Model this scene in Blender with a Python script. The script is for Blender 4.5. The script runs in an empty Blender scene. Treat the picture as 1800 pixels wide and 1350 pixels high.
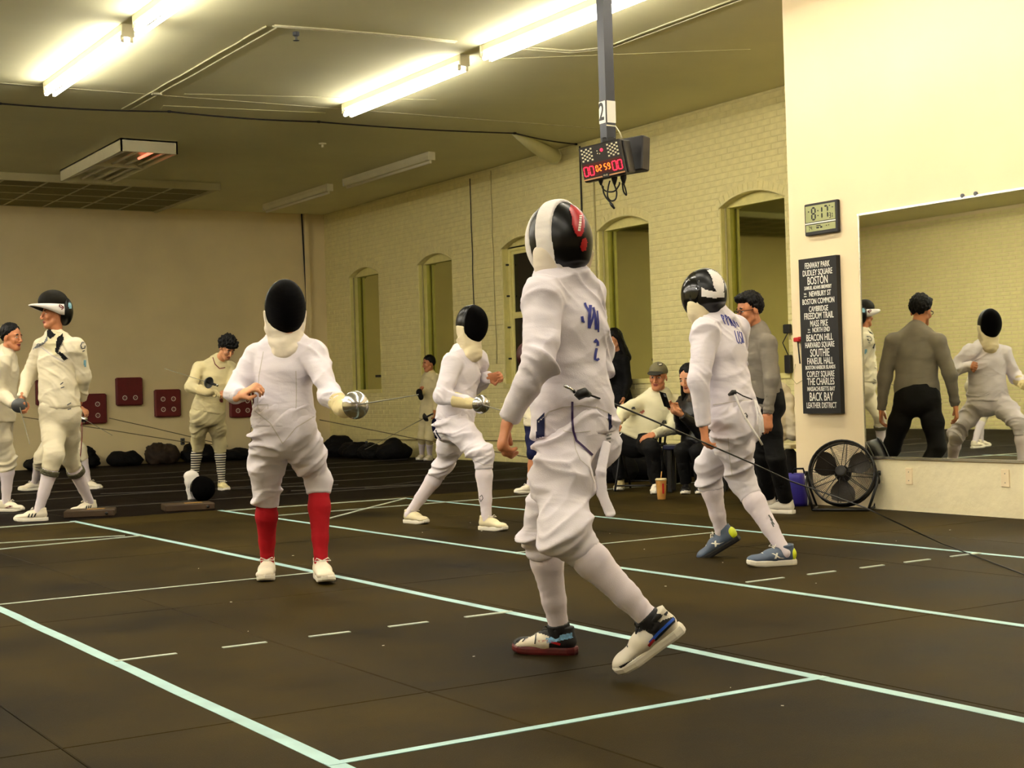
import bpy, bmesh, math, random
import numpy as np
from mathutils import Vector, Matrix
from mathutils.bvhtree import BVHTree

SC = bpy.context.scene
COL = SC.collection
# ------------------------------------------------------------------ camera
FPX = 2567.6
YAW, PIT, ROL, CAMH = -0.562826, 0.0055847, 0.0303878, 1.0
_cy, _sy, _cp, _sp, _cr, _sr = (math.cos(YAW), math.sin(YAW), math.cos(PIT), math.sin(PIT), math.cos(ROL), math.sin(ROL))
_r0 = np.array([_cy, _sy, 0.]); _f0 = np.array([-_sy, _cy, 0.]); _u0 = np.array([0, 0, 1.])
CF = _f0 * _cp + _u0 * _sp
_u2 = _u0 * _cp - _f0 * _sp
CR = _r0 * _cr - _u2 * _sr
CU = _u2 * _cr + _r0 * _sr
CC = np.array([0, 0, CAMH])
cam_d = bpy.data.cameras.new('camera')
cam_d.sensor_width = 36.0
cam_d.lens = 36.0 * FPX / 1800.0
cam_d.clip_start, cam_d.clip_end = 0.05, 100
cam = bpy.data.objects.new('camera', cam_d)
COL.objects.link(cam)
cam.matrix_world = Matrix(((CR[0], CU[0], -CF[0], CC[0]), (CR[1], CU[1], -CF[1], CC[1]), (CR[2], CU[2], -CF[2], CC[2]), (0, 0, 0, 1)))
SC.camera = cam
# ------------------------------------------------------------------ world, exposure
wd = bpy.data.worlds.new('world'); SC.world = wd; wd.use_nodes = True
wd.node_tree.nodes['Background'].inputs[0].default_value = (0, 0, 0, 1)
wd.node_tree.nodes['Background'].inputs[1].default_value = 0.0
SC.view_settings.view_transform = 'Standard'
SC.view_settings.look = 'None'
SC.view_settings.gamma = 1.0
SC.view_settings.use_curve_mapping = False
SC.view_settings.exposure = 0.85
LAMP = 23.0          # emission strength of the lit fluorescent tubes


# pixel (1800x1350) -> metres
def ray(x, y): return CF + CR * ((x - 900) / FPX) - CU * ((y - 675) / FPX)
def at(x, y, d): return CC + ray(x, y) * d
def gnd(x, y, z=0.0):
    r = ray(x, y); return CC + r * ((z - CAMH) / r[2])
def onx(x, y, X):
    r = ray(x, y); return CC + r * (X / r[0])
def ony(x, y, Y):
    r = ray(x, y); return CC + r * (Y / r[1])
def dv(r, f, u): return _r0 * r + _f0 * f + _u0 * u      # direction: image right, away, up
def nrm(v): v = np.asarray(v, float); return v / (np.linalg.norm(v) + 1e-12)
def V(*a): return np.array(a, float)

# ------------------------------------------------------------------ materials
def lin(c):
    return tuple(((v / 255.) / 12.92 if v / 255. <= .04045 else ((v / 255. + .055) / 1.055) ** 2.4) for v in c)
MATS = {}
def mat(name, rgb, rough=.6, metal=0., var=.08, vscale=6., bump=0., bscale=80., spec=.5, emis=None, estr=0., trans=0., coat=0., stretch=None):
    m = bpy.data.materials.new(name); m.use_nodes = True
    nt = m.node_tree; N = nt.nodes; L = nt.links
    b = N['Principled BSDF']
    c = lin(rgb)
    b.inputs['Roughness'].default_value = rough
    b.inputs['Metallic'].default_value = metal
    b.inputs['Specular IOR Level'].default_value = spec
    b.inputs['Base Color'].default_value = (*c, 1)
    if trans: b.inputs['Transmission Weight'].default_value = trans
    if coat: b.inputs['Coat Weight'].default_value = coat
    tc = N.new('ShaderNodeTexCoord')
    src = tc.outputs['Object']
    if stretch:
        mp = N.new('ShaderNodeMapping'); mp.inputs['Scale'].default_value = stretch
        L.new(src, mp.inputs['Vector']); src = mp.outputs['Vector']
    if var > 0:
        n = N.new('ShaderNodeTexNoise'); n.inputs['Scale'].default_value = vscale; n.inputs['Detail'].default_value = 5
        L.new(src, n.inputs['Vector'])
        r = N.new('ShaderNodeValToRGB')
        r.color_ramp.elements[0].position = .3; r.color_ramp.elements[1].position = .7
        r.color_ramp.elements[0].color = (*[v * (1 - var) for v in c], 1)
        r.color_ramp.elements[1].color = (*[min(1, v * (1 + var)) for v in c], 1)
        L.new(n.outputs['Fac'], r.inputs['Fac']); L.new(r.outputs['Color'], b.inputs['Base Color'])
    if bump > 0:
        n2 = N.new('ShaderNodeTexNoise'); n2.inputs['Scale'].default_value = bscale; n2.inputs['Detail'].default_value = 3
        L.new(src, n2.inputs['Vector'])
        bp = N.new('ShaderNodeBump'); bp.inputs['Strength'].default_value = bump; bp.inputs['Distance'].default_value = .01
        L.new(n2.outputs['Fac'], bp.inputs['Height']); L.new(bp.outputs['Normal'], b.inputs['Normal'])
    if emis is not None:
        b.inputs['Emission Color'].default_value = (*lin(emis), 1)
        b.inputs['Emission Strength'].default_value = estr
    MATS[name] = m
    return m

def wave_bump(m, scale, strength, direction='Z', col2=None):
    """fine woven / mesh relief on a material"""
    nt = m.node_tree; N = nt.nodes; L = nt.links; b = N['Principled BSDF']
    tc = N.new('ShaderNodeTexCoord')
    w = N.new('ShaderNodeTexWave'); w.inputs['Scale'].default_value = scale; w.bands_direction = direction
    L.new(tc.outputs['Object'], w.inputs['Vector'])
    bp = N.new('ShaderNodeBump'); bp.inputs['Strength'].default_value = strength; bp.inputs['Distance'].default_value = .005
    L.new(w.outputs['Fac'], bp.inputs['Height']); L.new(bp.outputs['Normal'], b.inputs['Normal'])
    if col2:
        c1 = b.inputs['Base Color'].default_value[:]
        r = N.new('ShaderNodeValToRGB'); r.color_ramp.interpolation = 'CONSTANT'
        r.color_ramp.elements[0].color = c1; r.color_ramp.elements[1].position = .5; r.color_ramp.elements[1].color = (*lin(col2), 1)
        L.new(w.outputs['Fac'], r.inputs['Fac'])
        for l in list(b.inputs['Base Color'].links): L.remove(l)
        L.new(r.outputs['Color'], b.inputs['Base Color'])

# ------------------------------------------------------------------ object helpers
def tag(o, label=None, cat=None, group=None, kind=None):
    if label: o['label'] = label
    if cat: o['category'] = cat
    if group: o['group'] = group
    if kind: o['kind'] = kind
    return o
def empty(name, loc, label, cat, group=None):
    o = bpy.data.objects.new(name, None); o.empty_display_size = .1
    o.location = tuple(float(v) for v in loc); COL.objects.link(o)
    return tag(o, label, cat, group)
WL = {}       # world origin of each object that parents others
def origin(o):
    p = np.zeros(3)
    while o is not None:
        p = p + np.array(o.location); o = o.parent
    return p
def mesh_obj(name, verts, faces, mats, parent=None, smooth=True, midx=None, org=None):
    """verts in world metres; the object's origin is its parent's origin (or org)"""
    verts = np.asarray(verts, float).reshape(-1, 3)
    o0 = origin(parent) if parent is not None else (np.zeros(3) if org is None else np.asarray(org, float))
    me = bpy.data.meshes.new(name)
    if isinstance(faces, np.ndarray) and faces.ndim == 2:
        nf, k = faces.shape
        me.vertices.add(len(verts)); me.vertices.foreach_set('co', (verts - o0).astype(np.float32).ravel())
        me.loops.add(nf * k); me.loops.foreach_set('vertex_index', faces.astype(np.int32).ravel())
        me.polygons.add(nf)
        me.polygons.foreach_set('loop_start', np.arange(0, nf * k, k, dtype=np.int32))
        me.polygons.foreach_set('loop_total', np.full(nf, k, dtype=np.int32))
    else:
        me.from_pydata((verts - o0).tolist(), [], [list(map(int, f)) for f in faces])
    if not isinstance(mats, (list, tuple)): mats = [mats]
    for m in mats: me.materials.append(m)
    if midx is not None: me.polygons.foreach_set('material_index', np.asarray(midx, np.int32))
    me.polygons.foreach_set('use_smooth', np.full(len(me.polygons), bool(smooth)))
    me.update(calc_edges=True); me.validate()
    o = bpy.data.objects.new(name, me); COL.objects.link(o)
    if parent is not None: o.parent = parent
    elif org is not None: o.location = tuple(float(v) for v in org)
    return o
def struct(o): o['kind'] = 'structure'; return o

class MB:
    """collects simple shapes into one mesh"""
    def __init__(s): s.v = []; s.f = []
    def add(s, v, f):
        n = len(s.v); s.v += [tuple(map(float, p)) for p in v]; s.f += [tuple(i + n for i in q) for q in f]; return s
    def box(s, lo, hi):
        x0, y0, z0 = lo; x1, y1, z1 = hi
        return s.add([(x0, y0, z0), (x1, y0, z0), (x1, y1, z0), (x0, y1, z0), (x0, y0, z1), (x1, y0, z1), (x1, y1, z1), (x0, y1, z1)],
                     [(3, 2, 1, 0), (4, 5, 6, 7), (0, 1, 5, 4), (1, 2, 6, 5), (2, 3, 7, 6), (3, 0, 4, 7)])
    def obox(s, c, ax, ay, az, hx, hy, hz, bev=0.0):
        """oriented box, optionally chamfered"""
        c = np.asarray(c, float); ax, ay, az = nrm(ax), nrm(ay), nrm(az)
        if bev <= 0:
            P = [c + ax * sx * hx + ay * sy * hy + az * sz * hz for sz in (-1, 1) for sx, sy in ((-1, -1), (1, -1), (1, 1), (-1, 1))]
            return s.add(P, [(3, 2, 1, 0), (4, 5, 6, 7), (0, 1, 5, 4), (1, 2, 6, 5), (2, 3, 7, 6), (3, 0, 4, 7)])
        b = bev
        def ring(z, ix, iy):
            o = []
            for sx, sy in ((-1, -1), (1, -1), (1, 1), (-1, 1)):
                a1 = c + ax * sx * (hx - ix) + ay * sy * (hy - iy - b) + az * z
                a2 = c + ax * sx * (hx - ix - b) + ay * sy * (hy - iy) + az * z
                o += [a1, a2] if (sx * sy < 0) == False else [a2, a1]
            return o
        R = [ring(-hz, b, b), ring(-hz + b, 0, 0), ring(hz - b, 0, 0), ring(hz, b, b)]
        P = [p for r in R for p in r]
        # order ring points by angle
        F = []
        def order(r):
            q = [((p - c) @ ax, (p - c) @ ay) for p in r]
            return sorted(range(8), key=lambda i: math.atan2(q[i][1] / hy, q[i][0] / hx))
        od = [order(r) for r in R]
        for k in range(3):
            for i in range(8):
                j = (i + 1) % 8
                F.append((k * 8 + od[k][i], k * 8 + od[k][j], (k + 1) * 8 + od[k + 1][j], (k + 1) * 8 + od[k + 1][i]))
        F.append(tuple(od[0][::-1])); F.append(tuple(24 + i for i in od[3]))
        return s.add(P, F)
    def tube(s, pts, r, n=8, caps=True):
        pts = [np.asarray(p, float) for p in pts]
        rs = r if isinstance(r, (list, tuple)) else [r] * len(pts)
        up = V(0, 0, 1.); P = []; F = []
        prev = None
        for i, p in enumerate(pts):
            t = nrm((pts[min(i + 1, len(pts) - 1)] - pts[max(i - 1, 0)]))
            if prev is None:
                a = nrm(np.cross(t, up if abs(t[2]) < .9 else V(1., 0, 0)))
            else:
                a = nrm(prev - t * (prev @ t))
            prev = a; b = np.cross(t, a)
            for k in range(n):
                w = 2 * math.pi * k / n
                P.append(p + (a * math.cos(w) + b * math.sin(w)) * rs[i])
        for i in range(len(pts) - 1):
            for k in range(n):
                j = (k + 1) % n
                F.append((i * n + k, i * n + j, (i + 1) * n + j, (i + 1) * n + k))
        if caps:
            F.append(tuple(range(n))[::-1]); F.append(tuple((len(pts) - 1) * n + k for k in range(n)))
        return s.add(P, F)
    def lathe(s, c, axis, prof, n=24, ref=None, close=False):
        """prof: list of (radius, height along axis)"""
        c = np.asarray(c, float); axis = nrm(axis)
        a = nrm(np.cross(axis, V(0, 0, 1.) if abs(axis[2]) < .9 else V(1., 0, 0))) if ref is None else nrm(ref)
        b = np.cross(axis, a); P = []; F = []
        for r, h in prof:
            for k in range(n):
                w = 2 * math.pi * k / n
                P.append(c + axis * h + (a * math.cos(w) + b * math.sin(w)) * r)
        m = len(prof)
        for i in range(m - 1 + (1 if close else 0)):
            i2 = (i + 1) % m
            for k in range(n):
                j = (k + 1) % n
                F.append((i * n + k, i * n + j, i2 * n + j, i2 * n + k))
        if not close:
            F.append(tuple(range(n))[::-1]); F.append(tuple((m - 1) * n + k for k in range(n)))
        return s.add(P, F)
    def prism(s, poly, d):
        """planar polygon (3D points) extruded by vector d"""
        n = len(poly); d = np.asarray(d, float)
        P = [np.asarray(p, float) for p in poly] + [np.asarray(p, float) + d for p in poly]
        F = [tuple(range(n))[::-1], tuple(range(n, 2 * n))] + [(i, (i + 1) % n, n + (i + 1) % n, n + i) for i in range(n)]
        return s.add(P, F)
    def build(s, name, m, parent=None, smooth=False, org=None):
        o = mesh_obj(name, s.v, s.f, m, parent, smooth, org=org)
        bm = bmesh.new(); bm.from_mesh(o.data); bmesh.ops.recalc_face_normals(bm, faces=bm.faces); bm.to_mesh(o.data); bm.free()
        return o

def text_obj(txt, size, m, parent, org, xdir, ydir, name='lettering', sx=1.0, align='CENTER', ext=.0008, bold=0.0):
    """flat lettering as a mesh: org = world point, xdir = reading direction, ydir = up"""
    cu = bpy.data.curves.new(name, 'FONT'); cu.body = txt; cu.size = size; cu.align_x = align; cu.align_y = 'CENTER'
    cu.extrude = ext; cu.resolution_u = 3; cu.offset = bold
    t = bpy.data.objects.new('tmp_text', cu); COL.objects.link(t)
    dg = bpy.context.evaluated_depsgraph_get()
    me = bpy.data.meshes.new_from_object(t.evaluated_get(dg))
    bpy.data.objects.remove(t); bpy.data.curves.remove(cu)
    xdir, ydir = nrm(xdir), nrm(ydir); z = np.cross(xdir, ydir)
    n = len(me.vertices); co = np.zeros(n * 3, np.float32); me.vertices.foreach_get('co', co); co = co.reshape(-1, 3)
    W = np.asarray(org) + np.outer(co[:, 0] * sx, xdir) + np.outer(co[:, 1], ydir) + np.outer(co[:, 2], z) - (origin(parent) if parent else 0)
    me.vertices.foreach_set('co', W.astype(np.float32).ravel()); me.materials.clear(); me.materials.append(m); me.update()
    me.name = name
    o = bpy.data.objects.new(name, me); COL.objects.link(o)
    if parent: o.parent = parent
    return o
# ================================================================== materials of the room
M_WALL = mat('cream_wall_paint', (236, 218, 170), .75, var=.05, vscale=1.5, bump=.08, bscale=40)
M_MWALL = mat('cream_mirror_wall_paint', (242, 222, 182), .7, var=.04, vscale=1.2, bump=.06, bscale=30)
M_BRICK = mat('painted_brick', (232, 221, 158), .6, var=.06, vscale=9, bump=.35, bscale=35)
M_MORTAR = mat('painted_mortar', (228, 217, 156), .75, var=.08, vscale=10, bump=.3, bscale=50)
M_CEIL = mat('ceiling_plaster', (226, 221, 176), .85, var=.06, vscale=.7, bump=.1, bscale=14)
M_CEILTAPE = mat('ceiling_joint_paint', (214, 208, 172), .7, var=.1, vscale=12, bump=.4, bscale=60)
M_FLOORB = mat('floor_subfloor', (20, 17, 10), .8, var=.1)
M_RUB = mat('rubber_mat', (50, 42, 24), .62, var=.0, spec=.04)
def rubber(m, c1, c2, c3):
    nt = m.node_tree; N = nt.nodes; L = nt.links; b = N['Principled BSDF']
    g = N.new('ShaderNodeNewGeometry')
    n1 = N.new('ShaderNodeTexNoise'); n1.inputs['Scale'].default_value = .75; n1.inputs['Detail'].default_value = 6; n1.inputs['Roughness'].default_value = .62
    n2 = N.new('ShaderNodeTexNoise'); n2.inputs['Scale'].default_value = 260; n2.inputs['Detail'].default_value = 2
    L.new(g.outputs['Position'], n1.inputs['Vector']); L.new(g.outputs['Position'], n2.inputs['Vector'])
    r1 = N.new('ShaderNodeValToRGB'); r1.color_ramp.elements[0].position = .32; r1.color_ramp.elements[1].position = .7
    r1.color_ramp.elements[0].color = (*lin(c1), 1); r1.color_ramp.elements[1].color = (*lin(c2), 1)  # broad paler blotches: smudges, and floor sheen put into the colour
    L.new(n1.outputs['Fac'], r1.inputs['Fac'])
    r2 = N.new('ShaderNodeValToRGB'); r2.color_ramp.elements[0].position = .66; r2.color_ramp.elements[1].position = .8
    r2.color_ramp.elements[0].color = (0, 0, 0, 1); r2.color_ramp.elements[1].color = (.55, .55, .55, 1)
    L.new(n2.outputs['Fac'], r2.inputs['Fac'])
    mx = N.new('ShaderNodeMix'); mx.data_type = 'RGBA'
    L.new(r2.outputs['Color'], mx.inputs[0]); L.new(r1.outputs['Color'], mx.inputs[6]); mx.inputs[7].default_value = (*lin(c3), 1)
    L.new(mx.outputs[2], b.inputs['Base Color'])
    rr = N.new('ShaderNodeMapRange'); rr.inputs[3].default_value = .45; rr.inputs[4].default_value = .7
    L.new(n1.outputs['Fac'], rr.inputs[0]); L.new(rr.outputs[0], b.inputs['Roughness'])
    bp = N.new('ShaderNodeBump'); bp.inputs['Strength'].default_value = .35; bp.inputs['Distance'].default_value = .004
    L.new(n2.outputs['Fac'], bp.inputs['Height']); L.new(bp.outputs['Normal'], b.inputs['Normal'])
rubber(M_RUB, (22, 16, 4), (66, 54, 22), (80, 67, 36))
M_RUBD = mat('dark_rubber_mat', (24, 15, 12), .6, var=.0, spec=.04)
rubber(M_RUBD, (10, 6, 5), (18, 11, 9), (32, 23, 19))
M_TAPE = mat('pale_blue_floor_tape', (168, 205, 205), .5, var=.12, vscale=7)
M_TAPEW = mat('white_floor_tape', (190, 200, 185), .5, var=.15, vscale=8)
M_TAPEF = mat('worn_far_tape', (66, 60, 54), .6, var=.3, vscale=4)
M_MIRROR = mat('mirror_glass', (236, 238, 226), .012, metal=1., var=0)
M_WMIRROR = mat('window_mirror_glass', (204, 208, 150), .03, metal=1., var=0)
M_CHROME = mat('mirror_edge_trim', (215, 210, 195), .25, metal=.9, var=0)
M_DARKGLASS = mat('night_window_glass', (10, 9, 8), .05, var=0)
M_FIX = mat('lamp_fixture_enamel', (232, 226, 196), .45, var=.03)
M_TUBE = mat('lit_fluorescent_tube', (255, 255, 255), .4, var=0, emis=(255, 248, 240), estr=LAMP)
M_TUBEOFF = mat('unlit_fluorescent_tube', (235, 228, 205), .3, var=0)
M_TUBEDIM = mat('glowing_red_tube_end', (250, 150, 120), .4, var=0, emis=(255, 120, 90), estr=1.2)
M_BLACK = mat('black_plastic', (18, 17, 16), .45, var=.05)
M_BLACKG = mat('black_gloss', (10, 9, 9), .15, var=0)
M_CABLE = mat('black_cable', (26, 23, 18), .55, var=0)
M_CABLEL = mat('painted_cable', (176, 164, 112), .6, var=.05)
M_TILE = mat('acoustic_ceiling_tile', (128, 120, 74), .9, var=.12, vscale=20, bump=.3, bscale=120)
M_TBAR = mat('ceiling_grid_bar', (196, 188, 146), .6, var=.04)
M_GREY = mat('grey_steel', (92, 94, 96), .45, metal=.4, var=.05)
M_STEEL = mat('polished_steel', (205, 205, 208), .2, metal=1., var=.04)
M_WHITEP = mat('white_print', (245, 242, 230), .6, var=.02)

WX, FY, CZ = 11.12, 23.75, 4.26       # window wall, far wall, ceiling
MX, MY = 8.5, 9.06                    # mirror wall plane and its far corner
X0, Y0 = -5.9, -5.0                   # opposite long wall, wall behind the photographer

# ------------------------------------------------------------------ floor
floor = struct(MB().box((X0, Y0, -.12), (WX + .3, FY + .2, -.012)).build('floor', M_FLOORB))
tag(floor, 'dark rubber matted gym floor with pale blue fencing lines')
XP, YP = 1.22, 2.57
matmesh = {}
def floor_mat(x0, x1, y0, y1, m):
    key = (round(x1 - x0, 3), round(y1 - y0, 3), m.name)
    g = .0022; b = .003
    if key not in matmesh:
        mb = MB(); w, h = x1 - x0, y1 - y0
        P = [(g, g, -.012), (w - g, g, -.012), (w - g, h - g, -.012), (g, h - g, -.012), (g, g, -b), (w - g, g, -b), (w - g, h - g, -b), (g, h - g, -b),
             (g + b, g + b, 0), (w - g - b, g + b, 0), (w - g - b, h - g - b, 0), (g + b, h - g - b, 0)]
        mb.add(P, [(0, 1, 5, 4), (1, 2, 6, 5), (2, 3, 7, 6), (3, 0, 4, 7), (4, 5, 9, 8), (5, 6, 10, 9), (6, 7, 11, 10), (7, 4, 8, 11), (8, 9, 10, 11)])
        o = mb.build('rubber_mat', m, floor); matmesh[key] = o.data
    else:
        o = bpy.data.objects.new('rubber_mat', matmesh[key]); COL.objects.link(o); o.parent = floor
    o.location = (x0, y0, 0)
xs = [2.36 + XP * i for i in range(-7, 8)]
xs = [X0] + [x for x in xs if X0 + .3 < x < WX - .2] + [WX]
YS = 12.82
ys = [4.33 + YP * i for i in range(-4, 8)]
ysn = [Y0] + [y for y in ys if Y0 + .3 < y < YS - .3] + [YS]
ysf = [YS + 1.83 * i for i in range(0, 6)] + [FY]
for i in range(len(xs) - 1):
    for j in range(len(ysn) - 1): floor_mat(xs[i], xs[i + 1], ysn[j], ysn[j + 1], M_RUB)
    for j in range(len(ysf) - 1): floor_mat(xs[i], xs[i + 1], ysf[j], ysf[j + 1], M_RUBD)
# taped lines on the mats
_tz = [.001]
def tape(a, b, w, m=M_TAPE, z=None, wob=.004, seed=0):
    _tz[0] += .00025; z = _tz[0]
    a = V(a[0], a[1]); b = V(b[0], b[1]); t = nrm(b - a); n = V(-t[1], t[0]); L = np.linalg.norm(b - a)
    k = max(2, int(L / .45)); rnd = random.Random(seed + int(L * 100)); P = []; F = []
    for i in range(k + 1):
        c = a + t * L * i / k + n * rnd.uniform(-wob, wob) * (L > 1.2)
        P += [(*(c + n * w / 2), 0), (*(c - n * w / 2), 0), (*(c + n * w / 2), z), (*(c - n * w / 2), z)]
    for i in range(k):
        q = 4 * i; F += [(q + 2, q + 3, q + 7, q + 6), (q, q + 2, q + 6, q + 4), (q + 1, q + 5, q + 7, q + 3)]
    F += [(0, 1, 3, 2), (4 * k, 4 * k + 2, 4 * k + 3, 4 * k + 1)]
    return MB().add(P, F).build('tape_line', m, floor)
tape((1.695, -2), (1.695, 12.8), .052, seed=1)
tape((3.505, -2), (3.505, 12.75), .05, seed=2)
tape((4.845, -2), (4.845, 12.75), .046, seed=3)
tape((6.675, -2), (6.675, 12.6), .044, seed=4)
tape((1.67, 3.655), (3.53, 3.655), .036, seed=5)
tape((1.69, 7.69), (3.5, 7.71), .024, M_TAPEW, seed=6)
tape((4.85, 7.70), (6.66, 7.72), .022, M_TAPEW, seed=7)
tape((4.85, 3.66), (6.66, 3.66), .03, seed=8)
for pa, pb in (((207, 1165), (312, 1150)), ((390, 1138.5), (467, 1129)), ((539, 1118.5), (611, 1110)), ((678, 1101), (746, 1092.5)), ((808, 1083.5), (893, 1074))):
    tape((gnd(*pa)[0], 5.65), (gnd(*pb)[0], 5.65), .024, M_TAPEW)
for pa, pb in (((1300, 1022.5), (1365, 1014.5)), ((1411, 1009.5), (1461, 1004)), ((1504, 998), (1552, 994)), ((1592, 989.5), (1639, 984.5)), ((1680, 980), (1735, 974))):
    tape((gnd(*pa)[0], 5.64), (gnd(*pb)[0], 5.64), .022, M_TAPEW)
tape((-1, 12.55), (3.5, 12.62), .03, M_TAPEW)
tape((4.84, 12.62), (6.68, 12.58), .028, M_TAPEW)
tape((1.7, 10.55), (3.5, 10.84), .02, M_TAPEW); tape((1.7, 11.35), (3.4, 10.95), .012, M_TAPEW)
tape((5.0, 10.9), (6.66, 12.55), .022, M_TAPEW)
tape((4.9, 11.7), (10.3, 11.9), .012, M_TAPEW)
for y in (14.15, 15.9, 17.2, 18.9, 20.2):
    tape((-2, y), (10.8, y + .05), .024, M_TAPEF, seed=int(y * 7))
tape((6.4, 14.7), (9.0, 14.0), .016, M_TAPEF); tape((7.1, 14.3), (10.6, 16.4), .016, M_TAPEF); tape((4.8, 16.3), (7.2, 15.2), .016, M_TAPEF)
# dust and litter specks
rnd = random.Random(3)
mb = MB()
for k in range(34):
    x, y = rnd.uniform(1, 8), rnd.uniform(3.2, 10)
    a = rnd.uniform(0, 6.28); l = rnd.uniform(.002, .007)
    mb.obox((x, y, .0012), (math.cos(a), math.sin(a), 0), (-math.sin(a), math.cos(a), 0), (0, 0, 1), l, l * .4, .001)
o = mb.build('floor_litter', M_WHITEP, floor); o['kind'] = 'stuff'

# ------------------------------------------------------------------ plain walls and ceiling
o = struct(MB().box((X0 - .2, FY, -.1), (WX + .5, FY + .2, CZ + .1)).build('wall_far', M_WALL)); tag(o, 'plain cream wall at the far end of the hall')
wall_far = o
o = struct(MB().box((X0 - .2, Y0, -.1), (X0, FY + .2, CZ + .1)).build('wall_left', M_WALL)); tag(o, 'long cream wall seen only in the mirror')
o = struct(MB().box((X0 - .2, Y0 - .2, -.1), (MX + .3, Y0, CZ + .1)).build('wall_rear', M_WALL)); tag(o, 'cream wall behind the photographer')
wall_mirror = struct(MB().box((MX, Y0, -.1), (WX + .5, MY, CZ + .1)).build('wall_mirror', M_MWALL)); tag(wall_mirror, 'cream wall carrying the mirror and the sign')
ceiling = struct(MB().box((X0 - .2, Y0 - .2, CZ), (WX + .5, FY + .2, CZ + .15)).build('ceiling', M_CEIL)); tag(ceiling, 'grey green plaster ceiling with strip lights')
# low plinth of rough render under the mirror
o = struct(MB().box((MX - .012, Y0 + .1, 0), (MX + .01, 8.22, .385)).build('baseboard_mirror', mat('rough_plinth_render', (238, 226, 188), .8, var=.06, vscale=5, bump=.5, bscale=18))); tag(o, 'rough rendered plinth under the mirror')
# brick relief on the long wall that the mirror shows
bm_ = MB()
for j in range(int(CZ / .075)):
    z = .075 * j
    for i in range(58):
        y0 = 6 + i * .31 + (.155 if j % 2 else 0)
        bm_.add([(X0, y0 + .01, z + .008), (X0, y0 + .3, z + .008), (X0, y0 + .3, z + .067), (X0, y0 + .01, z + .067),
                 (X0 + .006, y0 + .014, z + .012), (X0 + .006, y0 + .296, z + .012), (X0 + .006, y0 + .296, z + .063), (X0 + .006, y0 + .014, z + .063)],
                [(4, 5, 6, 7), (0, 1, 5, 4), (1, 2, 6, 5), (2, 3, 7, 6), (3, 0, 4, 7)])
o = bm_.build('brick_courses', M_BRICK, bpy.data.objects['wall_left']); o['kind'] = 'stuff'
for y, w in ((14.3, .03), (17.6, .025)):
    tag(MB().tube([(X0 + .03, y, .1), (X0 + .03, y, CZ)], w / 2, 8).build('conduit', M_CABLEL, smooth=True), 'painted conduit %s on the opposite wall seen in the mirror' % ('nearer the visor fencer' if y < 15 else 'further down'), 'conduit')

# ------------------------------------------------------------------ window wall of painted brick
WINS = [(22.24, 1.08), (19.78, 1.06), (17.25, 1.1), (14.89, 1.07), (12.46, 1.08)]     # centre y, width
SILL, SPR, RISE = 1.12, 3.06, .13
core = MB(); xf, xb = WX + .0045, WX + .45
edges = []
def arch_pts(c, w, r, n=12, off=0.0):
    R = (w * w / 4 + r * r) / (2 * r); zc = SPR + r - R; a = math.asin(min(1, w / 2 / R))
    return [(c + (R + off) * math.sin(-a + 2 * a * i / n), zc + (R + off) * math.cos(-a + 2 * a * i / n)) for i in range(n + 1)]
prev = MY - .05
for c, w in sorted(WINS):
    core.box((xf, prev, -.1), (xb, c - w / 2, CZ + .1)); prev = c + w / 2
    core.box((xf, c - w / 2, -.1), (xb, c + w / 2, SILL))
    ap = arch_pts(c, w, RISE)
    core.prism([(xf, y, z) for y, z in ap] + [(xf, c + w / 2, CZ + .1), (xf, c - w / 2, CZ + .1)], (xb - xf, 0, 0))
core.box((xf, prev, -.1), (xb, FY + .1, CZ + .1))
wall_right = struct(core.build('wall_right', M_MORTAR)); tag(wall_right, 'long white painted brick wall with arched window recesses')
BH, BL = .0705, .2095
CL = 4.2
def in_win(y0, y1, z0, z1):
    """free y-intervals of a brick"""
    iv = [(y0, y1)]
    for c, w in WINS:
        zt = SPR + RISE + .125
        if z1 <= SILL + .001 or z0 >= zt: continue
        hw = w / 2 + (.0 if z1 < SPR - .02 else .03)
        if z0 > SPR: hw = w / 2 * math.sqrt(max(0, 1 - ((z0 - SPR) / (RISE + .125)) ** 2)) + .05
        nv = []
        for a, b in iv:
            if b <= c - hw or a >= c + hw: nv.append((a, b)); continue
            if a < c - hw: nv.append((a, c - hw))
            if b > c + hw: nv.append((c + hw, b))
        iv = nv
    return [(a, b) for a, b in iv if b - a > .03]
bricks = []
rnd = random.Random(11)
for j in range(int(CZ / BH) + 1):
    z0 = j * BH; y = MY - (.5 if j % 2 else 0.5) * BL
    y = MY + .0 - (BL / 2 if j % 2 else 0)
    while y < FY:
        for a, b in in_win(max(y, MY), min(y + BL, FY), z0, z0 + BH):
            bricks.append((a, b, z0, min(z0 + BH, CZ), rnd.uniform(-.0022, .0022)))
        y += BL
def brick_mesh(a, b, z0, z1, pr):
    g, e = .0035, .006; x0, x1 = xf + .001, WX - .001 + pr
    A, B_, C_, D_ = a + g, b - g, z0 + g, z1 - g
    return ([(x0, A, C_), (x0, B_, C_), (x0, B_, D_), (x0, A, D_), (x1 + .003, A, C_ ), (x1 + .003, B_, C_), (x1 + .003, B_, D_), (x1 + .003, A, D_),
             (x1, A + e, C_ + e), (x1, B_ - e, C_ + e), (x1, B_ - e, D_ - e), (x1, A + e, D_ - e)],
            [(0, 1, 5, 4), (1, 2, 6, 5), (2, 3, 7, 6), (3, 0, 4, 7), (4, 5, 9, 8), (5, 6, 10, 9), (6, 7, 11, 10), (7, 4, 8, 11), (8, 9, 10, 11)])
def brick_rank(b):
    y = (b[0] + b[1]) / 2
    full = (b[1] - b[0]) > BL * .97
    vis = 11.85 < y and b[2] > .9
    return (0 if (vis and full) else 1, y)
bricks.sort(key=brick_rank)
bshare = None
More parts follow.
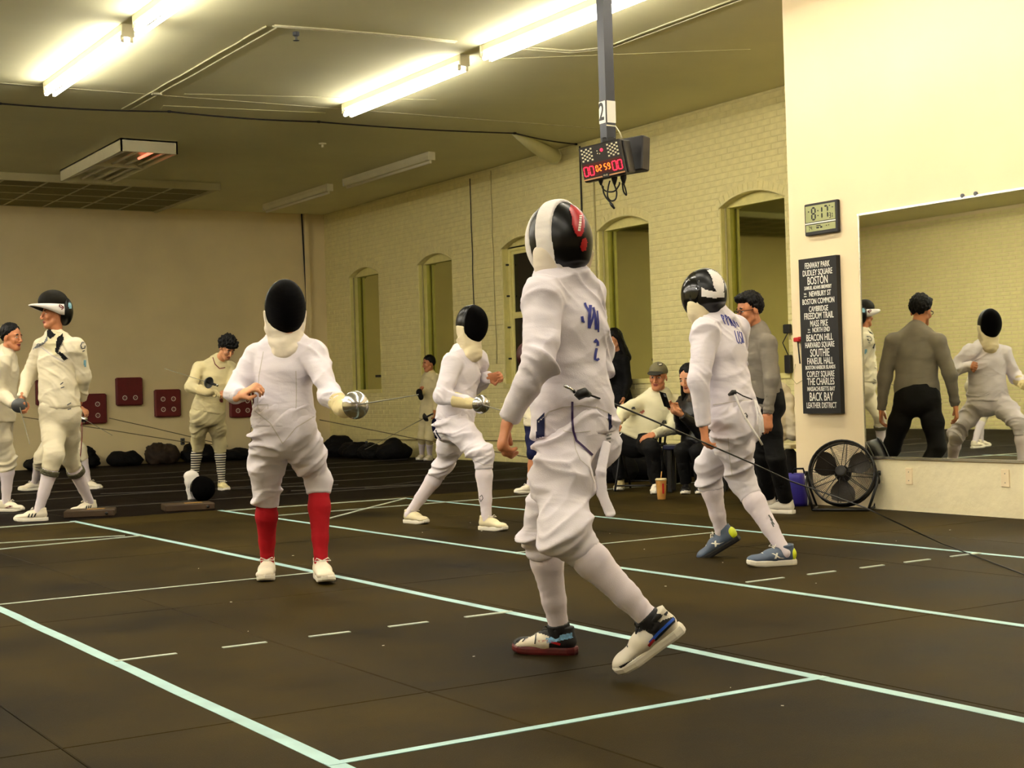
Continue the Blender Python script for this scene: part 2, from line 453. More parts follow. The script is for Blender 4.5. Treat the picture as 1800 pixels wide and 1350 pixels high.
for b in bricks[:300]:
    if bshare is None:
        v, f = brick_mesh(0, BL, 0, BH, 0)
        o = MB().add(v, f).build('brick', M_BRICK, wall_right); bshare = o.data
    else:
        o = bpy.data.objects.new('brick', bshare); COL.objects.link(o); o.parent = wall_right
    o.location = (b[4], b[0], b[2])
rest = MB()
for b in bricks[300:]: rest.add(*brick_mesh(*b))
o = rest.build('brick_courses', M_BRICK, wall_right); o['kind'] = 'stuff'
# bag shelf of projecting base course
# windows
M_REVEAL = mat('painted_reveal', (226, 216, 140), .6, var=.06, vscale=10, bump=.3, bscale=30)
M_DARKT = mat('dark_clip', (40, 36, 26), .6, var=0)
for n, (c, w) in enumerate(WINS, 1):
    win = bpy.data.objects.new('window_%d' % n, None); COL.objects.link(win); win.location = (WX, c, SILL); struct(win)
    tag(win, ['far narrow arched recess with mirror by the hall corner', 'arched recess with mirror behind the standing girl', 'arched recess with dark sash window', 'arched recess with mirror beside the woman in black', 'arched recess with mirror nearest the sign wall'][n - 1])
    # arch of header bricks, slightly proud
    R = (w * w / 4 + RISE * RISE) / (2 * RISE); zc = SPR + RISE - R; a = math.asin(w / 2 / R) * 1.08
    nb = 15
    for i in range(nb):
        a0, a1 = -a + 2 * a * i / nb + .004 / R, -a + 2 * a * (i + 1) / nb - .004 / R
        poly = [(WX - .001, c + r_ * math.sin(t), zc + r_ * math.cos(t)) for r_, t in ((R - .004, a0), (R - .004, a1), (R + .1, a1), (R + .1, a0))]
        MB().prism(poly, (.06, 0, 0)).build('arch_brick', M_BRICK, win)
    # thin lip of the arch
    lip = MB()
    pl = arch_pts(c, w * 1.02, RISE * 1.03, 16, .0)
    lip.tube([(WX - .006, y, z) for y, z in pl], .011, 6); lip.build('arch_lip', M_BRICK, win, True)
    # stepped reveal: brick nib on the far jamb
    sgn = 1
    for ys_ in (c + w / 2 - .006, c - w / 2 - .006):
        MB().box((WX + .01, ys_, SILL), (WX + .3, ys_ + .012, SPR + .02)).build('jamb', M_REVEAL, win)
    MB().box((WX - .02, c - w / 2 - .03, SILL - .06), (WX + .3, c + w / 2 + .03, SILL)).build('sill', M_REVEAL, win)
    # header board filling the arch
    MB().prism([(WX + .1, y, z) for y, z in arch_pts(c, w, RISE, 12)], (.1, 0, 0)).build('arch_board', M_REVEAL, win)
    if n != 3:
        MB().box((WX + .15, c - w / 2, SILL), (WX + .165, c + w / 2, SPR + .04)).build('mirror_pane', M_WMIRROR, win)
        MB().tube([(WX + .07, c + w / 2 - .02, SILL + .0), (WX + .07, c + w / 2 - .02, SPR)], .012, 8).build('pipe', M_CABLEL, win, True)
    else:
        fr = MB()
        y0, y1, zt = c - w / 2 + .01, c + w / 2 - .01, SPR + .02
        for (ya, yb, za, zb) in ((y0, y0 + .06, SILL, zt), (y1 - .06, y1, SILL, zt), (y0 + .06, y1 - .06, SILL, SILL + .07), (y0 + .06, y1 - .06, zt - .06, zt)):
            fr.box((WX + .1, ya, za), (WX + .16, yb, zb))
        fr.build('frame', M_REVEAL, win)
        zm = (SILL + zt) / 2
        for (za, zb, xo) in ((SILL + .07, zm, .125), (zm, zt - .06, .14)):
            s = MB()
            for (ya, yb, zc_, zd) in ((y0 + .06, y0 + .1, za, zb), (y1 - .1, y1 - .06, za, zb), (y0 + .1, y1 - .1, za, za + .045), (y0 + .1, y1 - .1, zb - .045, zb)):
                s.box((WX + xo - .018, ya, zc_), (WX + xo + .02, yb, zd))
            so = s.build('sash', M_REVEAL, win)
            MB().box((WX + xo, y0 + .09, za + .03), (WX + xo + .006, y1 - .09, zb - .03)).build('pane', M_DARKGLASS, so)
        for z in (SILL + .35, SILL + .8, SILL + 1.25, SILL + 1.7):
            MB().box((WX + .06, c + w / 2 - .03, z), (WX + .1, c + w / 2 + .0, z + .025)).build('clip', M_DARKT, win)
# small dark catch on the lower edge of the far mirror
tag(MB().box((WX + .125, 21.98, 1.32), (WX + .15, 22.15, 1.36)).build('mirror_catch', M_DARKT), 'small dark catch on the mirror of the far narrow recess', 'catch')

# ------------------------------------------------------------------ big mirror, sign, clock on the near wall
my0, my1, mz0, mz1 = 3.0, 8.255, .405, 2.31
mir = empty('wall_mirror_panel', (MX, (my0 + my1) / 2, mz0), 'large frameless wall mirror right of the black destination sign', 'mirror')
MB().box((MX - .012, my0, mz0), (MX, my1, mz1)).build('glass', M_MIRROR, mir)
t = MB()
t.box((MX - .022, my0, mz0 - .012), (MX, my1 + .01, mz0 + .008)); t.box((MX - .016, my1, mz0), (MX, my1 + .01, mz1)); t.box((MX - .022, my0, mz1 - .004), (MX, my1 + .01, mz1 + .012))
t.build('edge_trim', M_CHROME, mir)
for y in (7.1, 7.22):
    MB().lathe((MX - .012, y, mz1 + .02), (-1, 0, 0), [(.0, 0), (.016, 0), (.016, .012), (0, .014)], 10).build('clip', M_GREY, mir)

sy0, sy1, sz0, sz1 = 8.485, 8.915, .75, 2.02
sign = empty('destination_sign', (MX, (sy0 + sy1) / 2, sz0), 'tall black roll sign listing Boston place names left of the mirror', 'sign')
MB().box((MX - .045, sy0, sz0), (MX, sy1, sz1)).build('panel', mat('sign_black', (20, 18, 17), .6, var=.04), sign)
LINES = [('FENWAY PARK', .068, .74), ('DUDLEY SQUARE', .068, .76), ('BOSTON', .092, .76), ('SAMUEL ADAMS BREWERY', .042, .74), ('via NEWBURY ST', .062, .84), ('BOSTON COMMON', .064, .76),
         ('CAMBRIDGE', .064, .74), ('FREEDOM TRAIL', .074, .74), ('MASS PIKE', .074, .72), ('via NORTH END', .056, .78), ('BEACON HILL', .078, .74), ('HARVARD SQUARE', .064, .72), ('SOUTHIE', .09, .72),
         ('FANEUIL HALL', .078, .7), ('BOSTON HARBOR ISLANDS', .044, .74), ('COPLEY SQUARE', .068, .72), ('THE CHARLES', .082, .72), ('MASSACHUSETTS BAY', .05, .76), ('BACK BAY', .098, .7), ('LEATHER DISTRICT', .066, .72)]
LY = [1.958, 1.898, 1.832, 1.776, 1.725, 1.664, 1.602, 1.545, 1.482, 1.43, 1.367, 1.308, 1.242, 1.176, 1.125, 1.07, 1.008, .95, .884, .815]
for (tx, sz, sx), z in zip(LINES, LY):
    ycen = (sy0 + sy1) / 2
    if tx.startswith('via '):
        wmain = len(tx[4:]) * sz * .62 * sx * .8
        text_obj(tx[4:], sz, M_WHITEP, sign, (MX - .0462, ycen - .022, z), (0, -1, 0), (0, 0, 1), sx=sx * .78, bold=.0006)
        text_obj('VIA', sz * .36, M_WHITEP, sign, (MX - .0462, ycen + wmain / 2 + .018, z + .006), (0, -1, 0), (0, 0, 1), sx=.9)
        MB().box((MX - .0468, ycen + wmain / 2 + .002, z - .017), (MX - .0455, ycen + wmain / 2 + .034, z - .011)).build('lettering', M_WHITEP, sign)
    else:
        text_obj(tx, sz, M_WHITEP, sign, (MX - .0462, ycen, z), (0, -1, 0), (0, 0, 1), sx=sx * .84, bold=.0006)

cy0, cy1, cz0, cz1 = 8.465, 8.84, 2.205, 2.465
clk = empty('digital_wall_clock', (MX, (cy0 + cy1) / 2, cz0), 'black framed digital wall clock showing 8:17 above the sign', 'clock')
M_LCD = mat('lcd_grey_green', (158, 162, 104), .35, var=.05)
M_LCDI = mat('lcd_segment_black', (22, 24, 16), .5, var=0)
MB().obox((MX - .018, (cy0 + cy1) / 2, (cz0 + cz1) / 2), (1, 0, 0), (0, 1, 0), (0, 0, 1), .018, (cy1 - cy0) / 2, (cz1 - cz0) / 2, .006).build('case', M_BLACK, clk)
MB().box((MX - .0385, cy0 + .022, cz0 + .108), (MX - .035, cy1 - .018, cz1 - .02)).build('screen', M_LCD, clk)
MB().box((MX - .0385, cy0 + .022, cz0 + .03), (MX - .035, cy1 - .018, cz0 + .085)).build('screen', M_LCD, clk)
MB().box((MX - .0395, cy0 + .02, cz0 + .092), (MX - .035, cy1 - .012, cz0 + .102)).build('divider', M_WHITEP, clk)
SEG = {'8': 'abcdefg', '1': 'bc', '7': 'abc', '3': 'abcdg', '4': 'bcfg', '0': 'abcdef', '2': 'abged', '5': 'afgcd', '9': 'abcdfg', '6': 'acdefg'}
def seven(ch, y, z, w, h, t, m, par, x, name='digit', dirv=-1, xd=None, zd=None, c0=None, dep=.0012):
    """seven-segment digit; (y,z) lower-left as read"""
    mb = MB(); g = t * .18
    S = {'a': (t / 2, h - t / 2, w - t / 2, h - t / 2), 'b': (w - t / 2, h / 2, w - t / 2, h - t / 2), 'c': (w - t / 2, t / 2, w - t / 2, h / 2), 'd': (t / 2, t / 2, w - t / 2, t / 2),
         'e': (t / 2, t / 2, t / 2, h / 2), 'f': (t / 2, h / 2, t / 2, h - t / 2), 'g': (t / 2, h / 2, w - t / 2, h / 2)}
    for s_ in SEG[ch]:
        u0, v0, u1, v1 = S[s_]
        d = nrm(V(u1 - u0, v1 - v0)); n = V(-d[1], d[0]); a = V(u0, v0) + d * g; b = V(u1, v1) - d * g
        q = [a, a + d * t / 2 + n * t / 2, b - d * t / 2 + n * t / 2, b, b - d * t / 2 - n * t / 2, a + d * t / 2 - n * t / 2]
        if c0 is None: mb.prism([(x, y + dirv * p[0], z + p[1]) for p in q], (-dep, 0, 0))
        else: mb.prism([c0 + xd * (y + p[0]) + zd * (z + p[1]) for p in q], np.cross(xd, zd) * dep)
    return mb.build(name, m, par)
xx = MX - .0386; zb = cz0 + .118
for ch, off, w, h, t in (('8', .085, .054, .11, .015), ('1', .165, .05, .11, .015), ('7', .226, .054, .11, .015), ('3', .287, .022, .045, .006), ('1', .306, .022, .045, .006)):
    seven(ch, cy1 - .018 - off + .02, zb, w, h, t, M_LCDI, clk, xx)
for z in (zb + .03, zb + .07): MB().box((xx - .001, cy1 - .018 - .148, z), (xx, cy1 - .018 - .138, z + .01)).build('colon_dot', M_LCDI, clk)
seven('7', cy1 - .045, cz0 + .036, .018, .042, .005, M_LCDI, clk, xx); seven('4', cy1 - .07, cz0 + .036, .018, .042, .005, M_LCDI, clk, xx)
for k, (a, z, w, h) in enumerate(((.12, .05, .03, .012), (.165, .05, .022, .014), (.12, .068, .05, .007), (.23, .06, .01, .007), (.255, .061, .01, .007), (.03, .19, .012, .01), (.3, .2, .016, .007), (.27, .215, .012, .008))):
    MB().box((xx - .001, cy1 - .018 - a - w, cz0 + z), (xx, cy1 - .018 - a, cz0 + z + h)).build('lcd_mark', M_LCDI, clk)

# blank wall plates under the mirror
for k, (y0, y1, z0, z1, lb) in enumerate(((7.785, 7.85, .205, .33, 'cream blank wall plate under the mirror nearer the fan'), (6.885, 6.955, .22, .345, 'cream blank wall plate under the mirror further right'))):
    p = empty('wall_plate', (MX - .012, (y0 + y1) / 2, z0), lb, 'wall plate', 'blank wall plates')
    MB().obox((MX - .016, (y0 + y1) / 2, (z0 + z1) / 2), (1, 0, 0), (0, 1, 0), (0, 0, 1), .005, (y1 - y0) / 2, (z1 - z0) / 2, .002).build('plate', M_MWALL, p)
    for z in (z0 + .03, z1 - .03): MB().lathe((MX - .0215, (y0 + y1) / 2, z), (-1, 0, 0), [(0, 0), (.004, 0), (.003, .0015), (0, .0016)], 8).build('screw', M_GREY, p)
# red hook with a hanging lead on the pillar edge
hk = empty('red_hook', (MX, 9.0, 1.2), 'small red clip with hanging lead on the pillar edge', 'hook')
h0 = onx(1402, 597, MX - .02)
M_RED = mat('red_plastic', (190, 22, 20), .4, var=.05)
MB().obox(h0, (1, 0, 0), (0, 1, 0), (0, 0, 1), .02, .035, .018, .006).obox(h0 + V(0, -.03, .01), (1, 0, 0), (0, 1, 0), (0, 0, 1), .014, .02, .012, .004).build('clip_body', M_RED, hk)
MB().tube([h0 + V(0, 0, -.01), h0 + V(0, -.01, -.1), h0 + V(0, -.02, -.2)], .006, 6).build('lead', M_CABLE, hk, True)
MB().tube([onx(1398, 640, MX - .01), onx(1392, 665, MX - .012), onx(1400, 675, MX - .012), onx(1412, 668, MX - .01)], .003, 5).build('wire', M_CABLEL, hk, True)
# ================================================================== ceiling things
def strip_light(x, y0, y1, lit, label, group, w=.1):
    o = empty('strip_light', (x, (y0 + y1) / 2, CZ), label, 'lamp', group)
    zt = CZ - .002; h = .1
    sec = [(-w / 2, 0), (-w / 2, -h * .55), (-w / 4, -h), (w / 4, -h), (w / 2, -h * .55), (w / 2, 0)]
    MB().prism([(x + a, y0, zt + b) for a, b in sec], (0, y1 - y0, 0)).build('housing', M_FIX, o)
    for y in (y0, y1):
        MB().obox((x, y, zt - h / 2 - .005), (1, 0, 0), (0, 1, 0), (0, 0, 1), w / 2 + .004, .012, h / 2 + .006, .004).build('end_cap', M_FIX, o)
    for s in ((-1, 1) if lit else (0,)):
        xt = x + s * .04
        MB().tube([(xt, y0 + .05, zt - h - .03), (xt, y1 - .05, zt - h - .03)], .019, 12).build('tube', M_TUBE if lit else M_TUBEOFF, o, True)
        for y in (y0 + .035, y1 - .035):
            MB().obox((xt, y, zt - h - .02), (1, 0, 0), (0, 1, 0), (0, 0, 1), .014, .012, .03, .003).build('lamp_holder', M_FIX, o)
    return o
G = 'lit fluorescent strip lights'
strip_light(3.97, 12.3, 14.85, True, 'lit strip light at upper left, the further of that row', G)
strip_light(3.97, 9.55, 12.0, True, 'lit strip light cut by the top edge at upper left', G)
strip_light(7.18, 12.06, 14.66, True, 'lit strip light above the masked fencer near the centre, the further', G)
strip_light(7.18, 9.1, 11.68, True, 'lit strip light cut by the top edge behind the hanging pole', G)
for x in (3.97, 7.18):
    for k, y in enumerate((6.2, 3.3, .4)):
        strip_light(x, y, y + 2.5, True, 'lit strip light out of view overhead', G)
for x, y in [(.8, q) for q in (.4, 3.3, 6.2, 9.1, 12.1, 15.0, 17.9)] + [(-2.4, q) for q in (.4, 3.3, 6.2, 9.1, 12.1, 15.0, 17.9)] + [(-.8, q) for q in (6.2, 9.1, 12.1, 15.0, 17.9)]:  # last listed row is an unseen extra, added to brighten the opposite wall
    strip_light(x, y, y + 2.5, True, 'lit strip light out of view overhead', G)
strip_light(9.62, 17.1, 19.73, False, 'unlit strip light near the brick wall, the nearer', 'unlit strip lights')
strip_light(9.6, 20.25, 22.75, False, 'unlit strip light near the far corner', 'unlit strip lights')

# box troffer, unlit but for one glowing end
tr = empty('troffer_light', (5.92, 18.95, CZ), 'unlit white box troffer with open louvre on the ceiling', 'lamp')
tx0, tx1, ty0, ty1, tz = 5.56, 6.28, 17.62, 20.35, CZ - .16
s = MB()
for lo, hi in (((tx0, ty0, tz), (tx0 + .02, ty1, CZ)), ((tx1 - .02, ty0, tz), (tx1, ty1, CZ)), ((tx0, ty0, tz), (tx1, ty0 + .02, CZ)), ((tx0, ty1 - .02, tz), (tx1, ty1, CZ))): s.box(lo, hi)
s.box((tx0, ty0, CZ - .02), (tx1, ty1, CZ - .001))
s.build('housing', M_FIX, tr)
for x in (5.74, 6.1):
    MB().prism([(x - .13, ty0 + .03, CZ - .021), (x, ty0 + .03, CZ - .1), (x + .13, ty0 + .03, CZ - .021)], (0, ty1 - ty0 - .06, 0)).build('reflector', M_FIX, tr)
MB().box((tx0 + .02, 18.9, tz + .01), (tx1 - .02, 18.97, CZ - .02)).build('cross_bar', M_FIX, tr)
for x in (5.66, 5.84, 6.02, 6.18):
    for ya, yb in ((17.7, 18.88), (19.0, 20.28)):
        glow = x == 6.02 and ya < 18
        MB().tube([(x, ya, CZ - .115), (x, yb, CZ - .115)], .016, 10).build('tube', M_TUBEDIM if glow and False else M_TUBEOFF, tr, True)
MB().tube([(6.02, 17.75, CZ - .116), (6.02, 18.35, CZ - .116)], .0175, 10).build('glowing_tube_end', M_TUBEDIM, tr, True)

# suspended tile panel along the far wall
dp = empty('suspended_tile_panel', (6.0, 22.2, CZ), 'low panel of dark acoustic tiles at the far left of the ceiling', 'ceiling panel')
dx0, dx1, dy0, dy1, dz = -3.0, 8.02, 20.85, FY - .02, CZ - .07
MB().box((dx0, dy0 - .06, dz - .035), (dx1 + .04, dy0, CZ)).build('edge_trim', M_TBAR, dp)
MB().box((dx1, dy0, dz - .02), (dx1 + .04, dy1, CZ)).build('edge_trim', M_TBAR, dp)
tw = .61
nx = int((dx1 - dx0) / tw)
share = None
for i in range(nx):
    for j in range(4):
        x1_ = dx1 - i * tw; y0_ = dy0 + j * (dy1 - dy0) / 4; yl = (dy1 - dy0) / 4
        if share is None:
            o = MB().box((-tw + .02, .02, 0), (-.02, yl - .02, .02)).build('ceiling_tile', M_TILE, None); share = o.data
        else:
            o = bpy.data.objects.new('ceiling_tile', share); COL.objects.link(o)
        o.parent = dp; o.location = tuple(V(x1_, y0_, dz + .004 + .003 * ((i * 7 + j * 3) % 3)) - V(*dp.location))
g = MB()
for i in range(nx + 1): g.box((dx1 - i * tw - .014, dy0, dz), (dx1 - i * tw + .014, dy1, dz + .025))
for j in range(1, 5): g.box((dx0, dy0 + j * (dy1 - dy0) / 4 - .014, dz - .0005), (dx1, dy0 + j * (dy1 - dy0) / 4 + .014, dz + .0245))
g.build('grid_bars', M_TBAR, dp)

# surface raceways (two parallel painted pipes)
def raceway(pts, gap, label, r=.008):
    o = empty('ceiling_raceway', (*pts[0][:2], CZ), label, 'raceway')
    P = [V(p[0], p[1]) for p in pts]
    for s in (-1, 1):
        q = []
        for i, p in enumerate(P):
            t = nrm(P[min(i + 1, len(P) - 1)] - P[max(i - 1, 0)]); n = V(-t[1], t[0])
            q.append((*(p + n * s * gap / 2), CZ - r))
        # resample with slight waviness
        qq = []
        rr = random.Random(len(pts) + s)
        for i in range(len(q) - 1):
            a, b = V(*q[i]), V(*q[i + 1]); k = max(2, int(np.linalg.norm(b - a) / .35))
            for m_ in range(k): qq.append(a + (b - a) * m_ / k + V(rr.uniform(-.006, .006), rr.uniform(-.006, .006), 0))
        qq.append(V(*q[-1]))
        MB().tube(qq, r, 6).build('pipe', M_CEILTAPE, o, True)
    return o
raceway([(5.08, 15.85), (5.1, 11.85)], .1, 'double painted pipe running along the ceiling left of centre')
raceway([(5.1, 11.8), (6.0, 11.68), (6.84, 11.63)], .045, 'double painted pipe crossing to the central strip lights')
raceway([(7.3, 11.6), (8.05, 11.5), (8.27, 11.2), (8.25, 9.3), (8.22, 5)], .075, 'double painted pipe behind the hanging pole')
M_PATCH = M_CEILTAPE
tag(MB().obox((5.1, 14.9, CZ - .014), (1, 0, 0), (0, 1, 0), (0, 0, 1), .05, .03, .014, .004).build('junction_clip', M_CEILTAPE), 'cream clip on the left ceiling pipes', 'clip')
tag(MB().lathe((5.38, 11.95, CZ), (0, 0, -1), [(.0, 0), (.03, 0), (.03, .03), (.012, .04), (.012, .07), (.03, .075), (0, .078)], 12).build('sprinkler_head', M_GREY, smooth=False), 'sprinkler head on the ceiling near the pipe bend', 'sprinkler')
tag(MB().lathe((8.0, 17.05, CZ), (0, 0, -1), [(.0, 0), (.05, 0), (.045, .012), (.014, .02), (.014, .05), (.03, .055), (0, .058)], 12).build('sprinkler_head', M_FIX), 'small sprinkler head right of the troffer', 'sprinkler')
# plaster seams: slight raised strips
for k, (a, b, w) in enumerate((((3.2, 15.12), (11.0, 14.78), .05), ((-2, 15.2), (4.32, 15.08), .03), ((5.4, 14.9), (8.0, 14.1), .12), ((5.4, 15.62), (7.2, 15.3), .2), ((7.4, 12.2), (9.6, 10.7), .02))):
    A, B_ = V(*a), V(*b); t = nrm(B_ - A); n = V(-t[1], t[0])
    MB().prism([(*(A + n * w / 2), CZ - .0001), (*(B_ + n * w / 2), CZ - .0001), (*(B_ - n * w / 2), CZ - .0001), (*(A - n * w / 2), CZ - .0001)], (0, 0, -.004)).build('joint_strip', M_CEIL if k else M_CEILTAPE, ceiling)
# long black cable across the ceiling with clips
cp = [V(-1, 16.3), V(3.77, 16.06), V(5.54, 15.78), V(7.32, 15.69), V(9.89, 15.43), V(11.08, 15.8)]
pts = []
for i in range(len(cp) - 1):
    k = 8
    for m_ in range(k):
        p = cp[i] + (cp[i + 1] - cp[i]) * m_ / k; pts.append((p[0], p[1], CZ - .012 - .018 * math.sin(math.pi * m_ / k)))
pts.append((11.08, 15.8, CZ - .012))
cb = empty('ceiling_cable', (5.5, 15.8, CZ), 'long black cable clipped across the ceiling', 'cable')
MB().tube(pts, .009, 6).build('cable_run', M_CABLE, cb, True)
for p in cp[1:]: MB().obox((p[0], p[1], CZ - .01), (1, 0, 0), (0, 1, 0), (0, 0, 1), .018, .012, .014, .003).build('clip', M_CABLE, cb)
# lagged pipe end sticking out by the window wall
dt = empty('lagged_pipe', (10.6, 15.9, CZ - .1), 'plastered pipe stub where the cable meets the brick wall', 'pipe')
MB().tube([(9.9, 15.5, CZ - .0), (10.3, 15.75, CZ - .05), (10.75, 16.05, CZ - .1), (10.98, 16.18, CZ - .12)], [.02, .07, .1, .1], 14).build('lagging', M_CEIL, dt, True)
MB().lathe((10.98, 16.18, CZ - .12), nrm(V(.23, .13, -.02)), [(0, .0), (.1, 0), (.105, .02), (.07, .05), (.06, .0)], 16).build('mouth', M_CEIL, dt, True)

# conduits and cables down the brick wall
def wall_cable(px, y0, y1, label, r=.006, m=M_CABLEL, jig=.008):
    ps = []; n = 9; rr = random.Random(px)
    for i in range(n + 1):
        p = onx(px, y0 + (y1 - y0) * i / n, WX - .012); p[0] = WX - .012
        if i == 0: yy = p[1]
        ps.append(V(WX - .012, yy + rr.uniform(-jig, jig), p[2]))
    return tag(MB().tube(ps, r, 6).build('wall_cable', m, smooth=True), label, 'cable')
wall_cable(826, 314, 560, 'thin cable down the brick wall above the lunging fencer', .007, M_CABLE)
wall_cable(863, 300, 640, 'second thin cable down the brick wall left of the sash window', .006, M_CABLEL, .02)
wall_cable(1019, 257, 420, 'dark conduit on the brick wall under the ceiling cable', .012, M_CABLE, 0)
wall_cable(1042, 262, 640, 'pale conduit on the brick wall right of the dark one', .011, M_CABLEL, 0)
tag(MB().tube([ony(530, 373, FY - .02), ony(537, 500, FY - .02), ony(545, 700, FY - .02)], .013, 8).build('corner_conduit', M_CABLE, smooth=True), 'dark vertical conduit near the corner of the far wall', 'conduit')
tag(MB().box((10.72, FY - .06, 0), (10.80, FY, CZ)).build('corner_trim_board', M_WALL), 'narrow cream board beside the dark corner conduit', 'board')

# ------------------------------------------------------------------ hanging pole with scoring box
PD = 10.0
pb = at(1069, 243, PD)
pole = empty('scoring_pole', (pb[0], pb[1], CZ), 'black pole hanging from the ceiling with a white 2 plate', 'pole')
MB().box((pb[0] - .038, pb[1] - .038, pb[2] - .02), (pb[0] + .038, pb[1] + .038, CZ)).build('post', M_GREY if False else mat('blue_black_pole', (44, 48, 58), .4, var=.08), pole)
xd, yd = dv(1, 0, 0), dv(0, -1, 0)
z2 = at(1070, 198, PD)[2]
# number card wrapped round the post
c = V(pb[0], pb[1], z2)
n1 = V(-1., 0, 0); n2 = V(0, -1., 0)
MB().box((pb[0] - .041, pb[1] - .041, z2 - .075), (pb[0] + .0405, pb[1] + .041, z2 + .075)).build('number_card', M_WHITEP, pole)
text_obj('2', .17, M_BLACK, pole, V(pb[0] - .0418, pb[1] + .012, z2), (0, -1, 0), (0, 0, 1), name='number', sx=.72, bold=.003)
MB().box((pb[0] - .0415, pb[1] - .0417, z2 - .076), (pb[0] - .034, pb[1] - .034, z2 + .076)).build('card_edge', M_BLACK, pole)
# scoring apparatus, tipped down and turned toward the left
so = V(*at(1062, 283, PD - .08))
box = empty('scoring_box', so, 'black fencing scoring box with red digits under the pole', 'scoreboard')
fw = nrm(dv(-.42, -1, -.12))                    # direction it faces
sx_ = nrm(np.cross(V(0, 0, 1.), fw)); sx_ = nrm(sx_ * math.cos(.13) + V(0, 0, 1.) * math.sin(.13)); su = np.cross(fw, sx_)
bw, bh, bd = .15, .12, .05
M_BOX = mat('scoring_box_black', (26, 22, 20), .4, var=.05)
MB().obox(so, sx_, fw, su, bw, bd, bh, .008).build('case', M_BOX, box)
fc = so + fw * (bd + .0005)
M_LR = mat('red_led', (255, 30, 60), .4, var=0, emis=(255, 24, 50), estr=2.2)
M_LO = mat('orange_led', (255, 110, 30), .4, var=0, emis=(255, 90, 20), estr=2.2)
M_DOT = mat('unlit_lamp_dots', (222, 216, 184), .4, var=0)
M_DR = mat('dark_red_window', (70, 6, 10), .3, var=0)
rd = sx_ * 1.0
MB().obox(fc + su * -.045, sx_, fw, su, bw * .93, .0015, .045).build('display_window', M_DR, box)
def dig(ch, u, v, w, h, t, m): return seven(ch, u, v, w, h, t, m, box, 0, 'digit', c0=fc + fw * .002, xd=sx_, zd=su, dep=.0015)
for ch, u, w, h, v, m in (('0', -.138, .034, .066, -.083, M_LR), ('0', -.098, .034, .066, -.083, M_LR), ('0', -.052, .02, .045, -.066, M_LO), ('2', -.027, .02, .045, -.066, M_LO), ('5', .008, .02, .045, -.066, M_LO), ('9', .033, .02, .045, -.066, M_LO), ('0', .066, .034, .066, -.083, M_LR), ('0', .105, .034, .066, -.083, M_LR)):
    dig(ch, u, v, w, h, .006, m)
for u0 in (-.128, .058):
    dm = MB()
    for i in range(5):
        for j in range(7):
            if (i + j) % 2 == 0: dm.obox(fc + sx_ * (u0 + i * .0165) + su * (.022 + j * .0125) + fw * .001, sx_, fw, su, .0062, .001, .0055)
    dm.build('lamp_matrix', M_DOT, box)
MB().lathe(fc + sx_ * .012 + su * .072, fw, [(0, 0), (.011, 0), (.009, .003), (0, .004)], 12).build('red_indicator', M_LR, box)
for u, v in ((-.02, .072), (-.02, .055), (-.005, .05)): MB().lathe(fc + sx_ * u + su * v, fw, [(0, 0), (.004, 0), (.003, .003), (0, .0035)], 8).build('indicator', M_DOT, box)
MB().obox(fc + su * -.104, sx_, fw, su, bw * .98, .0015, .0045).build('trim_strip', mat('tan_strip', (196, 140, 92), .5, var=.05), box)
MB().obox(fc + sx_ * .01 + su * -.1 + fw * .002, sx_, fw, su, .024, .002, .017, .001).build('badge', M_BLACK, box)
text_obj('FA 05', .016, M_DOT, box, fc + sx_ * .01 + su * -.1 + fw * .0045, sx_, su, name='badge_lettering', sx=.8)
# bracket and second, rear-facing box
MB().obox(V(pb[0], pb[1], pb[2] - .05), dv(1, 0, 0), dv(0, 1, 0), (0, 0, 1), .05, .05, .05, .008).build('bracket', M_BLACK, pole)
rb = V(*at(1108, 274, PD + .12))
box2 = empty('scoring_box', rb, 'rear scoring box seen from behind, right of the red digits', 'scoreboard')
fw2 = nrm(dv(.75, .8, -.1)); sx2 = nrm(np.cross(V(0, 0, 1.), fw2)); su2 = np.cross(fw2, sx2)
MB().obox(rb, sx2, fw2, su2, .14, .045, .12, .008).build('case', M_BOX, box2)
MB().obox(rb - fw2 * .046 + su2 * .07 + sx2 * .06, sx2, fw2, su2, .03, .002, .018).build('label_plate', M_DOT, box2)
MB().obox(so - fw * .06 + sx_ * .13, sx_, fw, su, .035, .07, .11, .006).build('side_case', M_BOX, box)
# plugs and looped leads
kk = [(1056, 314), (1080, 314), (1096, 313)]
for i, (px, py) in enumerate(kk):
    p = V(*at(px, py, PD - .03))
    MB().tube([p + V(0, 0, .03), p, p + V(0, 0, -.03), p + V(0, 0, -.045)], [.022, .022, .012, .006], 10).build('plug', M_BLACK, box, True)
def lead(pix, name='lead'):
    P = [V(*at(x, y, PD - .03 + .02 * math.sin(i))) for i, (x, y) in enumerate(pix)]
    Q = []
    for i in range(len(P) - 1):
        p0, p1, p2, p3 = P[max(i - 1, 0)], P[i], P[i + 1], P[min(i + 2, len(P) - 1)]
        for t in np.linspace(0, 1, 6, endpoint=False):
            Q.append(.5 * (2 * p1 + (p2 - p0) * t + (2 * p0 - 5 * p1 + 4 * p2 - p3) * t ** 2 + (3 * p1 - p0 - 3 * p2 + p3) * t ** 3))
    Q.append(P[-1])
    return MB().tube(Q, .0055, 6).build(name, M_CABLE, box, True)
lead([(1058, 325), (1060, 332), (1068, 337), (1080, 336), (1088, 326), (1089, 320)])
lead([(1080, 325), (1084, 338), (1082, 350), (1074, 353), (1068, 345), (1069, 330), (1072, 318)])
lead([(1060, 327), (1061, 338), (1066, 348), (1073, 356)])
lead([(1094, 322), (1096, 336), (1101, 343), (1100, 334), (1096, 322)])
p = V(*at(1076, 361, PD - .03))
MB().tube([p + V(-.012, .006, .02), p, p + V(.014, -.008, -.024)], [.008, .011, .007], 8).build('lead_plug', M_BLACK, box, True)
